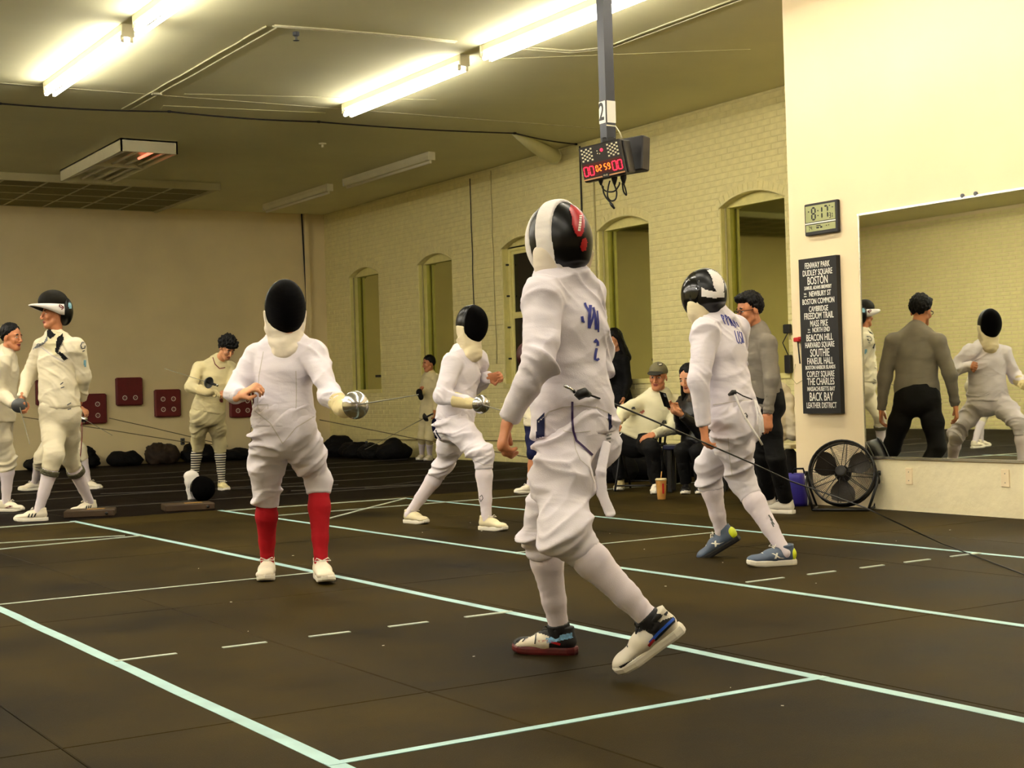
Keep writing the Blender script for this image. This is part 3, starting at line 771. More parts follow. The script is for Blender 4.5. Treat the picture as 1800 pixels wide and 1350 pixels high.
MB().tube([at(1066, 220, PD - .06), at(1082, 222, PD - .06), at(1090, 234, PD - .06), at(1093, 243, PD - .06)], .005, 6).build('white_wire', M_DOT, pole, True)

# ------------------------------------------------------------------ red target pads on the far wall
M_PAD = mat('dark_red_vinyl', (104, 12, 20), .45, var=.12, vscale=9)
M_RING = mat('white_target_ring', (206, 196, 182), .6, var=.15, vscale=30)
yF = FY
pads = [((130, 693, 188, 744), [(1, 0), (0, 1), (1, 1)], 'red target pad half hidden behind the visor fencer'), ((203, 664, 251, 712), [(0, 1), (1, 1)], 'red target pad mounted highest, with two rings'),
        ((271, 685, 318, 732), [(0, 0), (1, 0), (0, 1), (1, 1)], 'red target pad with four rings left of the boy in striped socks'), ((403, 690, 447, 733), [(0, 0), (1, 0), (0, 1), (1, 1)], 'red target pad behind the fencer in red socks'),
        ((62, 668, 100, 712), [(0, 0), (1, 0), (0, 1), (1, 1)], 'red target pad behind the back of the visor fencer')]
for (a, b, c_, d_), rings, lb in pads:
    p0, p1 = ony(a, b, yF - .05), ony(c_, d_, yF - .05)
    cx, cz_ = (p0[0] + p1[0]) / 2, (p0[2] + p1[2]) / 2; hx, hz = abs(p1[0] - p0[0]) / 2, abs(p0[2] - p1[2]) / 2
    tp = empty('target_pad', (cx, yF, cz_), lb, 'target pad', 'wall target pads')
    MB().obox((cx, yF - .045, cz_), (1, 0, 0), (0, 1, 0), (0, 0, 1), hx, .045, hz, .02).build('pad', M_PAD, tp)
    for i, j in rings:
        rc = V(cx + (i - .5) * hx * .8, yF - .091, cz_ + hz * (.3 - .75 * j))
        MB().lathe(rc, (0, -1, 0), [(.026, 0), (.041, 0), (.041, .002), (.026, .002)], 18, close=True).build('target_ring', M_RING, tp)
        MB().lathe(rc, (0, -1, 0), [(0, 0), (.006, 0), (.006, .002), (0, .002)], 8).build('target_dot', M_RING, tp)
# outlet on far wall and reel wires
oc = ony(321, 776, FY - .02)
ol = empty('wall_outlet', oc, 'small dark outlet low on the far wall', 'outlet')
MB().obox(oc, (1, 0, 0), (0, 1, 0), (0, 0, 1), .035, .01, .055, .004).build('plate', M_GREY, ol)
for s in (-1, 1): MB().obox(oc + V(0, -.011, s * .022), (1, 0, 0), (0, 1, 0), (0, 0, 1), .016, .004, .014, .002).build('socket', M_BLACK, ol)
def wire(pts, r, label, m=M_CABLE, cat='wire'):
    return tag(MB().tube(pts, r, 5).build('reel_wire', m, smooth=True), label, cat)
M_WIRE = mat('brown_wire', (96, 82, 44), .5, var=0)
wire([ony(40, 733, 22), ony(200, 757, 22), ony(318, 776, 22), ony(375, 782, 22.4), ony(400, 785, FY - .008)], .006, 'taut wire low across the far wall, the lower of two', M_WIRE)
wire([ony(192, 735, 22.5), ony(260, 750, 22.5), ony(340, 769, 22.5), ony(372, 777, 23), ony(400, 783, FY - .008)], .006, 'taut wire across the far wall, the upper of two', M_WIRE)
wire([at(562, 738, 20), at(640, 753, 19.4), at(735, 772, 18.6), at(925, 803, 17), gnd(1010, 832) + _u0 * .006], .006, 'long thin wire running behind the lunging fencer', M_WIRE)
wire([onx(645, 773, WX - .05), onx(735, 773, WX - .05), onx(925, 775, WX - .05)], .006, 'thin horizontal wire low on the brick wall', M_WIRE)
# ================================================================== smooth-surface modelling (implicit shapes -> mesh)
def _r2(r): return (float(r), float(r)) if np.isscalar(r) else (float(r[0]), float(r[1]))
class P3:
    __slots__ = ('fn', 'lo', 'hi', 'k', 'op')
    def __init__(s, fn, lo, hi, k, op='u'): s.fn, s.lo, s.hi, s.k, s.op = fn, np.asarray(lo, float), np.asarray(hi, float), k, op
_seed = [0]
def seg(a, b, ra, rb, side=None, k=.02, flat=(0, 0), fold=None, ext=0.0):
    """tapered limb from a to b with elliptical section (across side, across the third axis)"""
    a = np.asarray(a, float); b = np.asarray(b, float); L = np.linalg.norm(b - a) + 1e-9; ax = (b - a) / L
    if side is None: side = V(1., 0, 0) if abs(ax[0]) < .7 else V(0, 1., 0)
    sd = np.asarray(side, float); sd = sd - ax * (sd @ ax); sd = nrm(sd); th = np.cross(ax, sd)
    (wa, da), (wb, db) = _r2(ra), _r2(rb)
    R = max(wa, da, wb, db) + (fold[0] * 1.6 if fold else 0)
    _seed[0] += 1; ph = np.random.RandomState(_seed[0]).uniform(0, 6.28, 6)
    def fn(X, Y, Z):
        px, py, pz = X - a[0], Y - a[1], Z - a[2]
        s = px * ax[0] + py * ax[1] + pz * ax[2]
        u = px * sd[0] + py * sd[1] + pz * sd[2]
        v = px * th[0] + py * th[1] + pz * th[2]
        t = np.clip(s / L, 0, 1)
        w = wa + (wb - wa) * t; d = da + (db - da) * t
        e = s - t * L
        fa = flat[0] * (e < 0) + flat[1] * (e > 0)
        m = (w + d) * .5
        es = np.where(fa > 0, 0., e)
        q = (u / w) ** 2 + (v / d) ** 2 + (es / m) ** 2
        l2 = u * u + v * v + es * es
        kq = np.sqrt(q) + 1e-6
        ln = np.sqrt(l2)
        r = np.where(kq > .05, ln * (1 - 1 / kq), -np.minimum(w, d))
        if flat[0] or flat[1]: r = np.where(fa > 0, np.maximum(r, np.abs(e)), r)
        if fold:
            am, fr = fold
            an = np.arctan2(v, u)
            n = np.sin(6.283 * fr * s + 1.9 * np.sin(an + ph[0]) + 1.2 * np.sin(2 * an + ph[1]) + ph[2])
            n2 = np.sin(6.283 * fr * 1.9 * s - 2.2 * np.sin(an + ph[3]) + ph[4])
            r = r - am * (n * (.55 + .45 * np.sin(an + ph[5] + s * 9)) + .45 * n2 * (.5 - .5 * np.sin(an + ph[5])))
        return r
    return P3(fn, np.minimum(a, b) - R, np.maximum(a, b) + R, k)
def ell(c, r, ax=None, k=.02, op='u', cut=None, shell=0.0):
    """ellipsoid; ax = 3 unit vectors; cut = list of (point, normal): keeps the side normals point to"""
    c = np.asarray(c, float); A = np.eye(3) if ax is None else np.array([nrm(v) for v in ax]); r = np.asarray(r, float)
    R = r.max()
    def fn(X, Y, Z):
        px, py, pz = X - c[0], Y - c[1], Z - c[2]
        q0 = px * A[0, 0] + py * A[0, 1] + pz * A[0, 2]; q1 = px * A[1, 0] + py * A[1, 1] + pz * A[1, 2]; q2 = px * A[2, 0] + py * A[2, 1] + pz * A[2, 2]
        kq = np.sqrt((q0 / r[0]) ** 2 + (q1 / r[1]) ** 2 + (q2 / r[2]) ** 2) + 1e-6
        ln = np.sqrt(q0 * q0 + q1 * q1 + q2 * q2)
        d = np.where(kq > .05, ln * (1 - 1 / kq), -r.min())
        if shell: d = np.abs(d + shell / 2) - shell / 2
        for p, n in (cut or []):
            n = nrm(n); d = np.maximum(d, -((X - p[0]) * n[0] + (Y - p[1]) * n[1] + (Z - p[2]) * n[2]))
        return d
    return P3(fn, c - R, c + R, k, op)
def poly_mesh(prims, h):
    lo = np.min([p.lo for p in prims if p.op == 'u'], 0) - 4 * h; hi = np.max([p.hi for p in prims if p.op == 'u'], 0) + 4 * h
    n = np.ceil((hi - lo) / h).astype(int) + 1
    D = np.full(n, .5, np.float32)
    g = [lo[i] + h * np.arange(n[i]) for i in range(3)]
    for p in prims:
        m = p.k + 2.5 * h
        i0 = np.clip(np.floor((p.lo - m - lo) / h).astype(int), 0, n - 1); i1 = np.clip(np.ceil((p.hi + m - lo) / h).astype(int) + 1, 1, n)
        if np.any(i1 <= i0): continue
        sl = tuple(slice(i0[i], i1[i]) for i in range(3))
        d = p.fn(g[0][sl[0]][:, None, None], g[1][sl[1]][None, :, None], g[2][sl[2]][None, None, :]).astype(np.float32)
        A = D[sl]
        if p.op == 'u':
            if p.k > 0:
                hh = np.maximum(p.k - np.abs(A - d), 0) / p.k
                D[sl] = np.minimum(A, d) - hh * hh * p.k * .25
            else: D[sl] = np.minimum(A, d)
        else:
            hh = np.maximum(p.k - np.abs(A + d), 0) / max(p.k, 1e-6)
            D[sl] = np.maximum(A, -d) + hh * hh * p.k * .25
    return nets(D, lo, h)
def nets(D, lo, h):
    S = D < 0
    nx, ny, nz = D.shape
    c = np.zeros((nx - 1, ny - 1, nz - 1), np.uint8)
    for i in (0, 1):
        for j in (0, 1):
            for k in (0, 1): c += S[i:nx - 1 + i, j:ny - 1 + j, k:nz - 1 + k]
    I = np.argwhere((c > 0) & (c < 8))
    if len(I) == 0: return np.zeros((0, 3)), np.zeros((0, 4), int)
    ids = np.full(c.shape, -1, np.int32); ids[I[:, 0], I[:, 1], I[:, 2]] = np.arange(len(I))
    cn = [(i, j, k) for i in (0, 1) for j in (0, 1) for k in (0, 1)]
    Vv = np.array([D[I[:, 0] + a, I[:, 1] + b, I[:, 2] + d] for a, b, d in cn])
    acc = np.zeros((len(I), 3)); cnt = np.zeros(len(I))
    for e1 in range(8):
        for e2 in range(e1 + 1, 8):
            if sum(abs(cn[e1][q] - cn[e2][q]) for q in range(3)) != 1: continue
            v1, v2 = Vv[e1], Vv[e2]; m = (v1 < 0) != (v2 < 0)
            t = np.where(m, v1 / np.where(m, v1 - v2, 1), 0)
            p = np.array(cn[e1])[None] + t[:, None] * (np.array(cn[e2]) - np.array(cn[e1]))[None]
            acc += p * m[:, None]; cnt += m
    W = lo + h * (I + acc / cnt[:, None])
    F = []
    for ax in range(3):
        s0 = [slice(None)] * 3; s1 = [slice(None)] * 3; s0[ax] = slice(0, -1); s1[ax] = slice(1, None)
        E = S[tuple(s0)] != S[tuple(s1)]
        b, d = [(1, 2), (2, 0), (0, 1)][ax]
        Q = np.argwhere(E)
        Q = Q[(Q[:, b] > 0) & (Q[:, d] > 0) & (Q[:, b] < D.shape[b] - 1) & (Q[:, d] < D.shape[d] - 1)]
        if len(Q) == 0: continue
        inside = S[Q[:, 0], Q[:, 1], Q[:, 2]]
        def cid(db, dd):
            q = Q.copy(); q[:, b] += db; q[:, d] += dd
            return ids[q[:, 0], q[:, 1], q[:, 2]]
        f = np.stack([cid(-1, -1), cid(0, -1), cid(0, 0), cid(-1, 0)], 1)
        f = np.where(inside[:, None], f, f[:, ::-1]); F.append(f)
    F = np.concatenate(F); F = F[(F >= 0).all(1)]
    return W, F
def relax(W, F, it=1, lam=.5):
    for _ in range(it):
        acc = np.zeros_like(W); cnt = np.zeros(len(W))
        for i in range(4):
            j = (i + 1) % 4
            np.add.at(acc, F[:, i], W[F[:, j]]); np.add.at(cnt, F[:, i], 1)
        W = W + lam * (acc / np.maximum(cnt, 1)[:, None] - W)
    return W
def vnoise(P):
    I = np.floor(P).astype(np.int64); f = P - I; f = f * f * (3 - 2 * f)
    def hs(a, b, c):
        x = (I[:, 0] + a) * 374761393 + (I[:, 1] + b) * 668265263 + (I[:, 2] + c) * 1274126177
        x = (x ^ (x >> 13)) & 0xffffffff; x = (x * 1103515245 + 12345) & 0xffffffff; x = x ^ (x >> 16)
        return (x & 0xffff) / 65535.
    r = 0
    for a in (0, 1):
        for b in (0, 1):
            for c in (0, 1):
                r = r + hs(a, b, c) * (f[:, 0] if a else 1 - f[:, 0]) * (f[:, 1] if b else 1 - f[:, 1]) * (f[:, 2] if c else 1 - f[:, 2])
    return r
def vnormals(W, F):
    n = np.cross(W[F[:, 2]] - W[F[:, 0]], W[F[:, 3]] - W[F[:, 1]]); N = np.zeros_like(W)
    for i in range(4): np.add.at(N, F[:, i], n)
    return N / (np.linalg.norm(N, axis=1)[:, None] + 1e-12)
def wrinkle(W, F, amp, slant=(.5, .3), fr=9.0, seed=0):
    """gathered-cloth creases: ridged noise, long across and short along the drop"""
    N = vnormals(W, F); o = W.mean(0); p = W - o
    u = p @ _r0; v = p @ _f0; z = p[:, 2]
    wp = vnoise(p * 5 + seed) - .5
    D = 0
    for k, (sl, a, q) in enumerate(((slant[0], 1., 1.), (-slant[1], .65, 1.5), (slant[0] * 1.6, .5, 2.2))):
        c = np.stack([(u * 2.6 + wp * .8) * q, v * 2.6 * q, (z + sl * u + sl * .4 * v) * fr * q + wp * 2.2], 1) + 17.3 * k + seed
        r = 1 - np.abs(2 * vnoise(c) - 1)
        D = D + a * (r ** 1.6 - .42)
    g = np.clip(vnoise(p * 3.1 + 40 + seed) * 1.9 - .25, .12, 1.15)
    return W + N * (amp * D * g)[:, None]
BV = {}
def sdf_obj(name, prims, h, m, parent, label=None, it=1, bvh=False, wr=None):
    W, F = poly_mesh(prims, h)
    if it: W = relax(W, F, it)
    if wr: W = wrinkle(W, F, *wr)
    o = mesh_obj(name, W, F, m, parent, True)
    if label: o['label'] = label
    if bvh: BV[o.name] = BVHTree.FromPolygons([tuple(v) for v in W], [tuple(map(int, f)) for f in F])
    return o

# ------------------------------------------------------------------ flat print following a curved surface
def _cast(trees, x, y, off):
    d = nrm(ray(x, y)); best = None
    for t in trees:
        r = t.ray_cast(Vector(CC), Vector(d))
        if r[0] is not None and (best is None or r[3] < best[1]): best = (np.array(r[0]) - d * off, r[3])
    return None if best is None else best[0]
def ribbon(pix, wpx, trees, m, parent, name='print', off=.003, step=2.0, thick=None):
    """stroke traced along pixel points and laid onto the surface"""
    P = [V(*p) for p in pix]; S = []
    for i in range(len(P) - 1):
        L = np.linalg.norm(P[i + 1] - P[i]); k = max(1, int(L / step))
        for j in range(k): S.append(P[i] + (P[i + 1] - P[i]) * j / k)
    S.append(P[-1]); vs = []; fs = []; prev = None
    for i, p in enumerate(S):
        t = nrm(S[min(i + 1, len(S) - 1)] - S[max(i - 1, 0)]); n = V(-t[1], t[0]) * wpx / 2
        q = [_cast(trees, *(p + n * e), off) for e in (-1, 0, 1)]
        if any(x is None for x in q): prev = None; continue
        b = len(vs); vs += q
        if prev is not None: fs += [(prev, prev + 1, b + 1, b), (prev + 1, prev + 2, b + 2, b + 1)]
        prev = b
    if not fs: return None
    return mesh_obj(name, vs, fs, m, parent, True)
def patch(poly, trees, m, parent, name='patch', off=.003, step=1.5):
    """filled pixel polygon laid onto the surface"""
    A = np.array(poly, float); lo, hi = A.min(0), A.max(0); nx, ny = int((hi[0] - lo[0]) / step) + 2, int((hi[1] - lo[1]) / step) + 2
    def inside(x, y):
        c = False; n = len(A)
        for i in range(n):
            x1, y1 = A[i]; x2, y2 = A[(i + 1) % n]
            if (y1 > y) != (y2 > y) and x < (x2 - x1) * (y - y1) / (y2 - y1) + x1: c = not c
        return c
    idx = {}; vs = []; fs = []
    def vid(i, j):
        if (i, j) not in idx:
            x, y = lo[0] + i * step, lo[1] + j * step
            q = _cast(trees, x, y, off)
            idx[(i, j)] = None if q is None else len(vs)
            if q is not None: vs.append(q)
        return idx[(i, j)]
    for i in range(nx):
        for j in range(ny):
            if inside(lo[0] + (i + .5) * step, lo[1] + (j + .5) * step):
                f = [vid(i, j), vid(i + 1, j), vid(i + 1, j + 1), vid(i, j + 1)]
                if None in f: continue
                z = [(vs[q] - CC) @ CF for q in f]
                if max(z) - min(z) < .06: fs.append(tuple(f))
    if not fs: return None
    return mesh_obj(name, vs, fs, m, parent, True)

# ------------------------------------------------------------------ people
M_SKIN = mat('skin_light', (214, 152, 112), .5, var=.06, vscale=30, spec=.4)
M_SKIN2 = mat('skin_tan', (200, 132, 92), .5, var=.06, vscale=30, spec=.4)
M_LIP = mat('lips', (150, 70, 60), .45, var=0)
M_EYE = mat('eye_white', (225, 215, 205), .3, var=0)
M_IRIS = mat('eye_dark', (20, 14, 10), .2, var=0)
M_HAIR = mat('black_hair', (9, 7, 6), .5, spec=.2, var=.2, vscale=40, bump=.5, bscale=120, stretch=(1, 1, .25))
def cloth(name, rgb, var=.03, rough=.8, b=.12, bs=260, crease=.4, **kw):
    m = mat(name, rgb, rough, var=var, vscale=5, bump=b, bscale=bs, spec=.25, **kw)
    nt = m.node_tree; N = nt.nodes; L = nt.links           # soft creases below the weave
    bp = [n for n in N if n.type == 'BUMP'][0]
    mp = N.new('ShaderNodeMapping'); mp.inputs['Scale'].default_value = (.55, .55, 1.7); mp.inputs['Rotation'].default_value = (.35, .3, 0)
    tc = [n for n in N if n.type == 'TEX_COORD'][0]
    nz = N.new('ShaderNodeTexNoise'); nz.inputs['Scale'].default_value = 6.5; nz.inputs['Detail'].default_value = 2; nz.inputs['Distortion'].default_value = .6
    L.new(tc.outputs['Object'], mp.inputs['Vector']); L.new(mp.outputs['Vector'], nz.inputs['Vector'])
    b2 = N.new('ShaderNodeBump'); b2.inputs['Strength'].default_value = crease; b2.inputs['Distance'].default_value = .03
    L.new(nz.outputs['Fac'], b2.inputs['Height']); L.new(b2.outputs['Normal'], bp.inputs['Normal'])
    return m
M_WH = cloth('white_fencing_cloth', (229, 222, 231))
M_WH2 = cloth('offwhite_fencing_cloth', (226, 216, 190), var=.06)
M_WH3 = cloth('cream_worn_cloth', (216, 204, 160), var=.08)
M_SOCKW = cloth('white_sock_knit', (230, 219, 227), b=.2, bs=400, crease=.1)
M_SOCKR = cloth('red_sock_knit', (168, 14, 26), b=.2, bs=400, var=.08, crease=.1)
M_GLOVE = cloth('cream_glove', (222, 206, 158), var=.08)
M_GREYK = cloth('grey_marl_knit', (128, 120, 108), var=.14, b=.3, bs=320)
M_BLK = cloth('black_cloth', (8, 7, 7), var=.15)
M_NAVY = cloth('navy_cloth', (18, 22, 62), var=.1)
M_MESH = mat('black_mask_mesh', (4, 3, 3), .6, var=0, spec=.03); wave_bump(M_MESH, 90, .5)
M_PADB = mat('black_mask_trim', (5, 5, 5), .3, var=0, spec=.35)
M_BIB = cloth('cream_mask_bib', (226, 212, 176), var=.07)
M_BIBW = cloth('white_mask_bib', (232, 226, 222), var=.03)
M_SHOEW = mat('white_shoe_leather', (232, 222, 200), .5, var=.04)
M_SOLE = mat('white_rubber_sole', (235, 228, 212), .6, var=.03)
M_SOLEB = mat('black_rubber_sole', (20, 18, 18), .6, var=.05)
M_LACE = mat('white_lace', (240, 234, 220), .7, var=0)
M_BLUEP = mat('royal_blue_print', (34, 42, 140), .6, var=.05)
M_PURP = mat('purple_cord', (52, 20, 80), .5, var=0)

def solve_mid(px, py, A, B_, La, Lb, dg, wt=.15):
    """depth for a mid joint seen at (px,py) so that both bones get their length"""
    best = None
    for d in np.arange(dg - .35, dg + .351, .01):
        p = at(px, py, d)
        c = (np.linalg.norm(p - A) - La) ** 2 + (np.linalg.norm(p - B_) - Lb) ** 2 + wt * .1 * (d - dg) ** 2
        if best is None or c < best[0]: best = (c, p)
    return best[1]
def depth(p): return (np.asarray(p) - CC) @ CF

def hand_prims(w, fd, pn, s=1., curl=.5, thumb=1, infl=0., grip=False, k=.006):
    """w wrist; fd finger direction; pn palm normal; thumb = +1/-1 picks the thumb side"""
    fd = nrm(fd); pn = nrm(pn - fd * (pn @ fd)); tx = np.cross(fd, pn) * thumb
    o = []
    L = lambda x, y, z: w + (tx * x + fd * y + pn * z) * s
    o.append(seg(L(0, -.03, 0), L(0, .02, 0), (.03 * s + infl, .021 * s + infl), (.034 * s + infl, .018 * s + infl), tx, .01))
    o.append(seg(L(.002, .02, 0), L(0, .088, .002), (.036 * s + infl, .0165 * s + infl), (.041 * s + infl, .0145 * s + infl), tx, .012))
    for i, (x, l) in enumerate(((.031, .07), (.0105, .079), (-.0105, .073), (-.03, .056))):
        p = L(x, .088 - (.006 if i in (0, 3) else 0), .002); a = .15 + curl * .55 + .03 * i
        for j, fr in enumerate((.46, .32, .26)):
            q = p + (fd * math.cos(a) + pn * math.sin(a) + tx * x * .8 * (1 - curl)) * l * fr * s
            o.append(seg(p, q, (.0095 - .0008 * j) * s + infl, (.0089 - .0008 * j) * s + infl, None, k if j else .01))
            p = q; a += curl * 1.15
    p = L(.03, .018, .004); q = L(.052, .05, .016 + .012 * curl); r = L(.046 - .02 * curl, .078, .03 + .012 * curl)
    o.append(seg(p, q, .0145 * s + infl, .0112 * s + infl, None, .012)); o.append(seg(q, r, .0112 * s + infl, .009 * s + infl, None, .006))
    return o

def head_prims(c, f, u, s=1.):
    """c: ear-level centre; f facing; u up"""
    f = nrm(f); u = nrm(u - f * (u @ f)); r = np.cross(f, u)
    L = lambda x, y, z: c + (r * x + f * y + u * z) * s
    A = (r, f, u)
    o = [ell(L(0, -.012, .042), V(.074, .095, .088) * s, A, .02),
         seg(L(0, .03, .02), L(0, .052, -.085), (.066 * s, .05 * s), (.036 * s, .034 * s), r, .025),
         ell(L(0, .058, -.098), V(.027, .022, .02) * s, A, .02),
         seg(L(-.045, .01, -.055), L(-.02, .06, -.095), .022 * s, .018 * s, None, .02), seg(L(.045, .01, -.055), L(.02, .06, -.095), .022 * s, .018 * s, None, .02),
         seg(L(-.04, .075, .026), L(.04, .075, .026), .013 * s, .013 * s, None, .012),
         seg(L(0, .09, .012), L(0, .108, -.03), .0095 * s, .0125 * s, None, .01),
         seg(L(-.012, .096, -.034), L(.012, .096, -.034), .0085 * s, .0085 * s, None, .006),
         ell(L(0, .086, -.058), V(.024, .011, .0065) * s, A, .006), ell(L(0, .084, -.069), V(.02, .011, .007) * s, A, .006),
         ell(L(-.04, .064, -.025), V(.022, .02, .02) * s, A, .02), ell(L(.04, .064, -.025), V(.022, .02, .02) * s, A, .02)]
    for sx in (-1, 1):
        P = ell(L(sx * .032, .094, .006), V(.02, .016, .0125) * s, A, .008, op='s'); o.append(P)
        o.append(ell(L(sx * .032, .072, .006), V(.0135, .0135, .0125) * s, A, .003))
        o.append(ell(L(sx * .077, -.008, -.005), V(.008, .018, .03) * s, (r, nrm(f - u * .2), u), .006))
    return o
def head_regions(W, F, c, f, u, s):
    f = nrm(f); u = nrm(u - f * (u @ f)); r = np.cross(f, u)
    C = W[F].mean(1) - c; x, y, z = C @ r / s, C @ f / s, C @ u / s
    mi = np.zeros(len(F), int)
    mi[(((x / .025) ** 2 + ((z + .0635) / .011) ** 2) < 1) & (y > .07)] = 1
    ax = np.abs(x)
    mi[(((ax - .032) / .019) ** 2 + ((z - .031 + (ax - .03) * .15) / .0055) ** 2 < 1) & (y > .04)] = 2
    mi[(((ax - .032) / .0145) ** 2 + ((z - .006) / .0065) ** 2 < 1) & (y > .06)] = 3
    mi[(((ax - .032) / .0062) ** 2 + ((z - .006) / .0068) ** 2 < 1) & (y > .06)] = 4
    return mi

def body_mesh(root, J, s, skin, head=None, hands=(), bare=(), hres=.0045, name='body'):
    """one skin mesh: trunk and limbs, head, hands"""
    pr = []
    rt = nrm(J['sR'] - J['sL']); hp = J['hipdir']
    up = nrm(J['nk'] - J['pv'])
    pv, nk = J['pv'], J['nk']
    st = [(0., .14, .1), (.35, .125, .09), (.68, .14, .1), (.9, .12, .075)]
    for (t0, w0, d0), (t1, w1, d1) in zip(st, st[1:]):
        sd = nrm(hp * (1 - t0) + rt * t0)
        pr.append(seg(pv + (nk - pv) * t0, pv + (nk - pv) * t1, (w0 * s, d0 * s), (w1 * s, d1 * s), sd, .03))
    pr.append(seg(pv + (nk - pv) * .85, nk + up * .02, .07 * s, .052 * s, rt, .03))
    for q in 'RL':
        pr.append(seg(nk - up * .02, J['s' + q], .045 * s, .048 * s, None, .03))
        pr.append(seg(J['s' + q], J['e' + q], .05 * s, .041 * s, None, .02)); pr.append(seg(J['e' + q], J['w' + q], .041 * s, .027 * s, None, .02))
        pr.append(seg(J['h' + q], J['k' + q], .083 * s, .054 * s, None, .03))
        kk, aa = J['k' + q], J['a' + q]
        pr.append(seg(kk, kk + (aa - kk) * .35, .052 * s, .053 * s, None, .02)); pr.append(seg(kk + (aa - kk) * .35, aa, .053 * s, .034 * s, None, .02))
    pr.append(seg(nk, J['hd'] - up * .02, .054 * s, .05 * s, None, .02))
    W, F = poly_mesh(pr, .012); W = relax(W, F, 1); mi = np.zeros(len(F), int)
    Ws, Fs, Ms = [W], [F], [mi]; n = len(W)
    if head:
        c, f, u = J['hd'], head[0], head[1]
        hp_ = head_prims(c, f, u, s * head[2]) + [seg(nk - up * .03, c - nrm(u) * .03 * s - nrm(f) * .012 * s, .056 * s, .052 * s, None, .02)]
        W, F = poly_mesh(hp_, hres); W = relax(W, F, 1, .35)
        Ws.append(W); Fs.append(F + n); Ms.append(head_regions(W, F, c, f, u, s * head[2])); n += len(W)
    for hpz in hands:
        W, F = poly_mesh(hpz, .0042 if hres < .0071 else .0062); W = relax(W, F, 1, .4)
        Ws.append(W); Fs.append(F + n); Ms.append(np.zeros(len(F), int)); n += len(W)
    return mesh_obj(name, np.concatenate(Ws), np.concatenate(Fs), [skin, M_LIP, M_HAIR, M_EYE, M_IRIS], root, True, midx=np.concatenate(Ms))

def jacket_prims(J, s, hem=-.1, fold=.005, sl=1.0, wid=1.0, collar=.05, dep=1.0, cuffr=1.0, flare=1.0):
    pr = []; rt = nrm(J['sR'] - J['sL']); hp = J['hipdir']; up = nrm(J['nk'] - J['pv']); pv, nk = J['pv'], J['nk']
    st = [(hem, .19 * flare, .148 * flare), (.12, .176, .136), (.36, .164, .124), (.66, .174, .13), (.88, .148, .1)]
    for i, ((t0, w0, d0), (t1, w1, d1)) in enumerate(zip(st, st[1:])):
        sd = nrm(hp * (1 - max(t0, 0)) + rt * max(t0, 0))
        pr.append(seg(pv + (nk - pv) * t0, pv + (nk - pv) * t1, (w0 * s * wid, d0 * s * dep), (w1 * s * wid, d1 * s * dep), sd, .035, (1 if i == 0 else 0, 0), (fold * 1.1, 5.5)))
    pr.append(seg(pv + (nk - pv) * .84, nk + up * .015, (.1 * s, .085 * s), (.068 * s, .066 * s), rt, .04))
    hd = nrm(J['hd'] - nk)
    if collar: pr.append(seg(nk - hd * .03, nk + hd * collar * s, .068 * s, .064 * s, rt, .015, (0, 1), (.0015, 20)))
    for q in 'RL':
        S, E, Wr = J['s' + q], J['e' + q], J['w' + q]
        pr.append(seg(nk - up * .045 * s, S, (.062 * s, .062 * s), .064 * s, None, .04))
        pr.append(seg(S, E, .07 * s * sl, .057 * s * sl, None, .03, (0, 0), (fold, 9)))
        pr.append(seg(E, Wr, .057 * s * sl, .039 * s * sl * cuffr, None, .03, (0, 1), (fold, 11)))
    return pr
def breeches_prims(J, s, fold=.005, end=.13, leg=1.0, top=.16, cuff=.066, long=False):
    pr = []; hp = J['hipdir']; up = nrm(J['nk'] - J['pv']); pv = J['pv']; fr = nrm(np.cross(up, hp))
    pr.append(seg(pv + up * top * s, pv + up * .02 * s, (.155 * s, .118 * s), (.166 * s, .128 * s), hp, .03, (1, 0)))
    pr.append(seg(pv + up * .02 * s, pv - up * .05 * s, (.166 * s, .128 * s), (.15 * s, .118 * s), hp, .04))
    for q, sg in (('R', 1), ('L', -1)):
        H, K, A = J['h' + q], J['k' + q], J['a' + q]
        pr.append(ell(pv + hp * sg * .07 * s - fr * .05 * s - up * .05 * s, V(.088, .088, .1) * s, None, .05))
        M_ = H + (K - H) * .5
        pr.append(seg(H, M_, .1 * s * leg, .089 * s * leg, None, .04, (0, 0), (fold, 7)))
        pr.append(seg(M_, K, .089 * s * leg, .073 * s * leg, None, .04, (0, 0), (fold, 9)))
        if long:
            pr.append(seg(K, K + (A - K) * .96, .074 * s * leg, .06 * s * leg, None, .03, (0, 1), (fold, 8)))
        else:
            d = nrm(A - K)
            pr.append(seg(K, K + d * end * s, .073 * s * leg, cuff * s, None, .04, (0, 1), (fold * .7, 12)))
    return pr
def sock_prims(K, A, s, start=.05):
    d = A - K
    return [seg(K + d * start, K + d * .32, .058 * s, .063 * s, None, .015, (1, 0), (.0012, 30)), seg(K + d * .32, K + d * .7, .063 * s, .047 * s, None, .02, (0, 0), (.0012, 30)), seg(K + d * .7, A + d * .06, .045 * s, .038 * s, None, .02, (0, 0), (.0016, 26))]

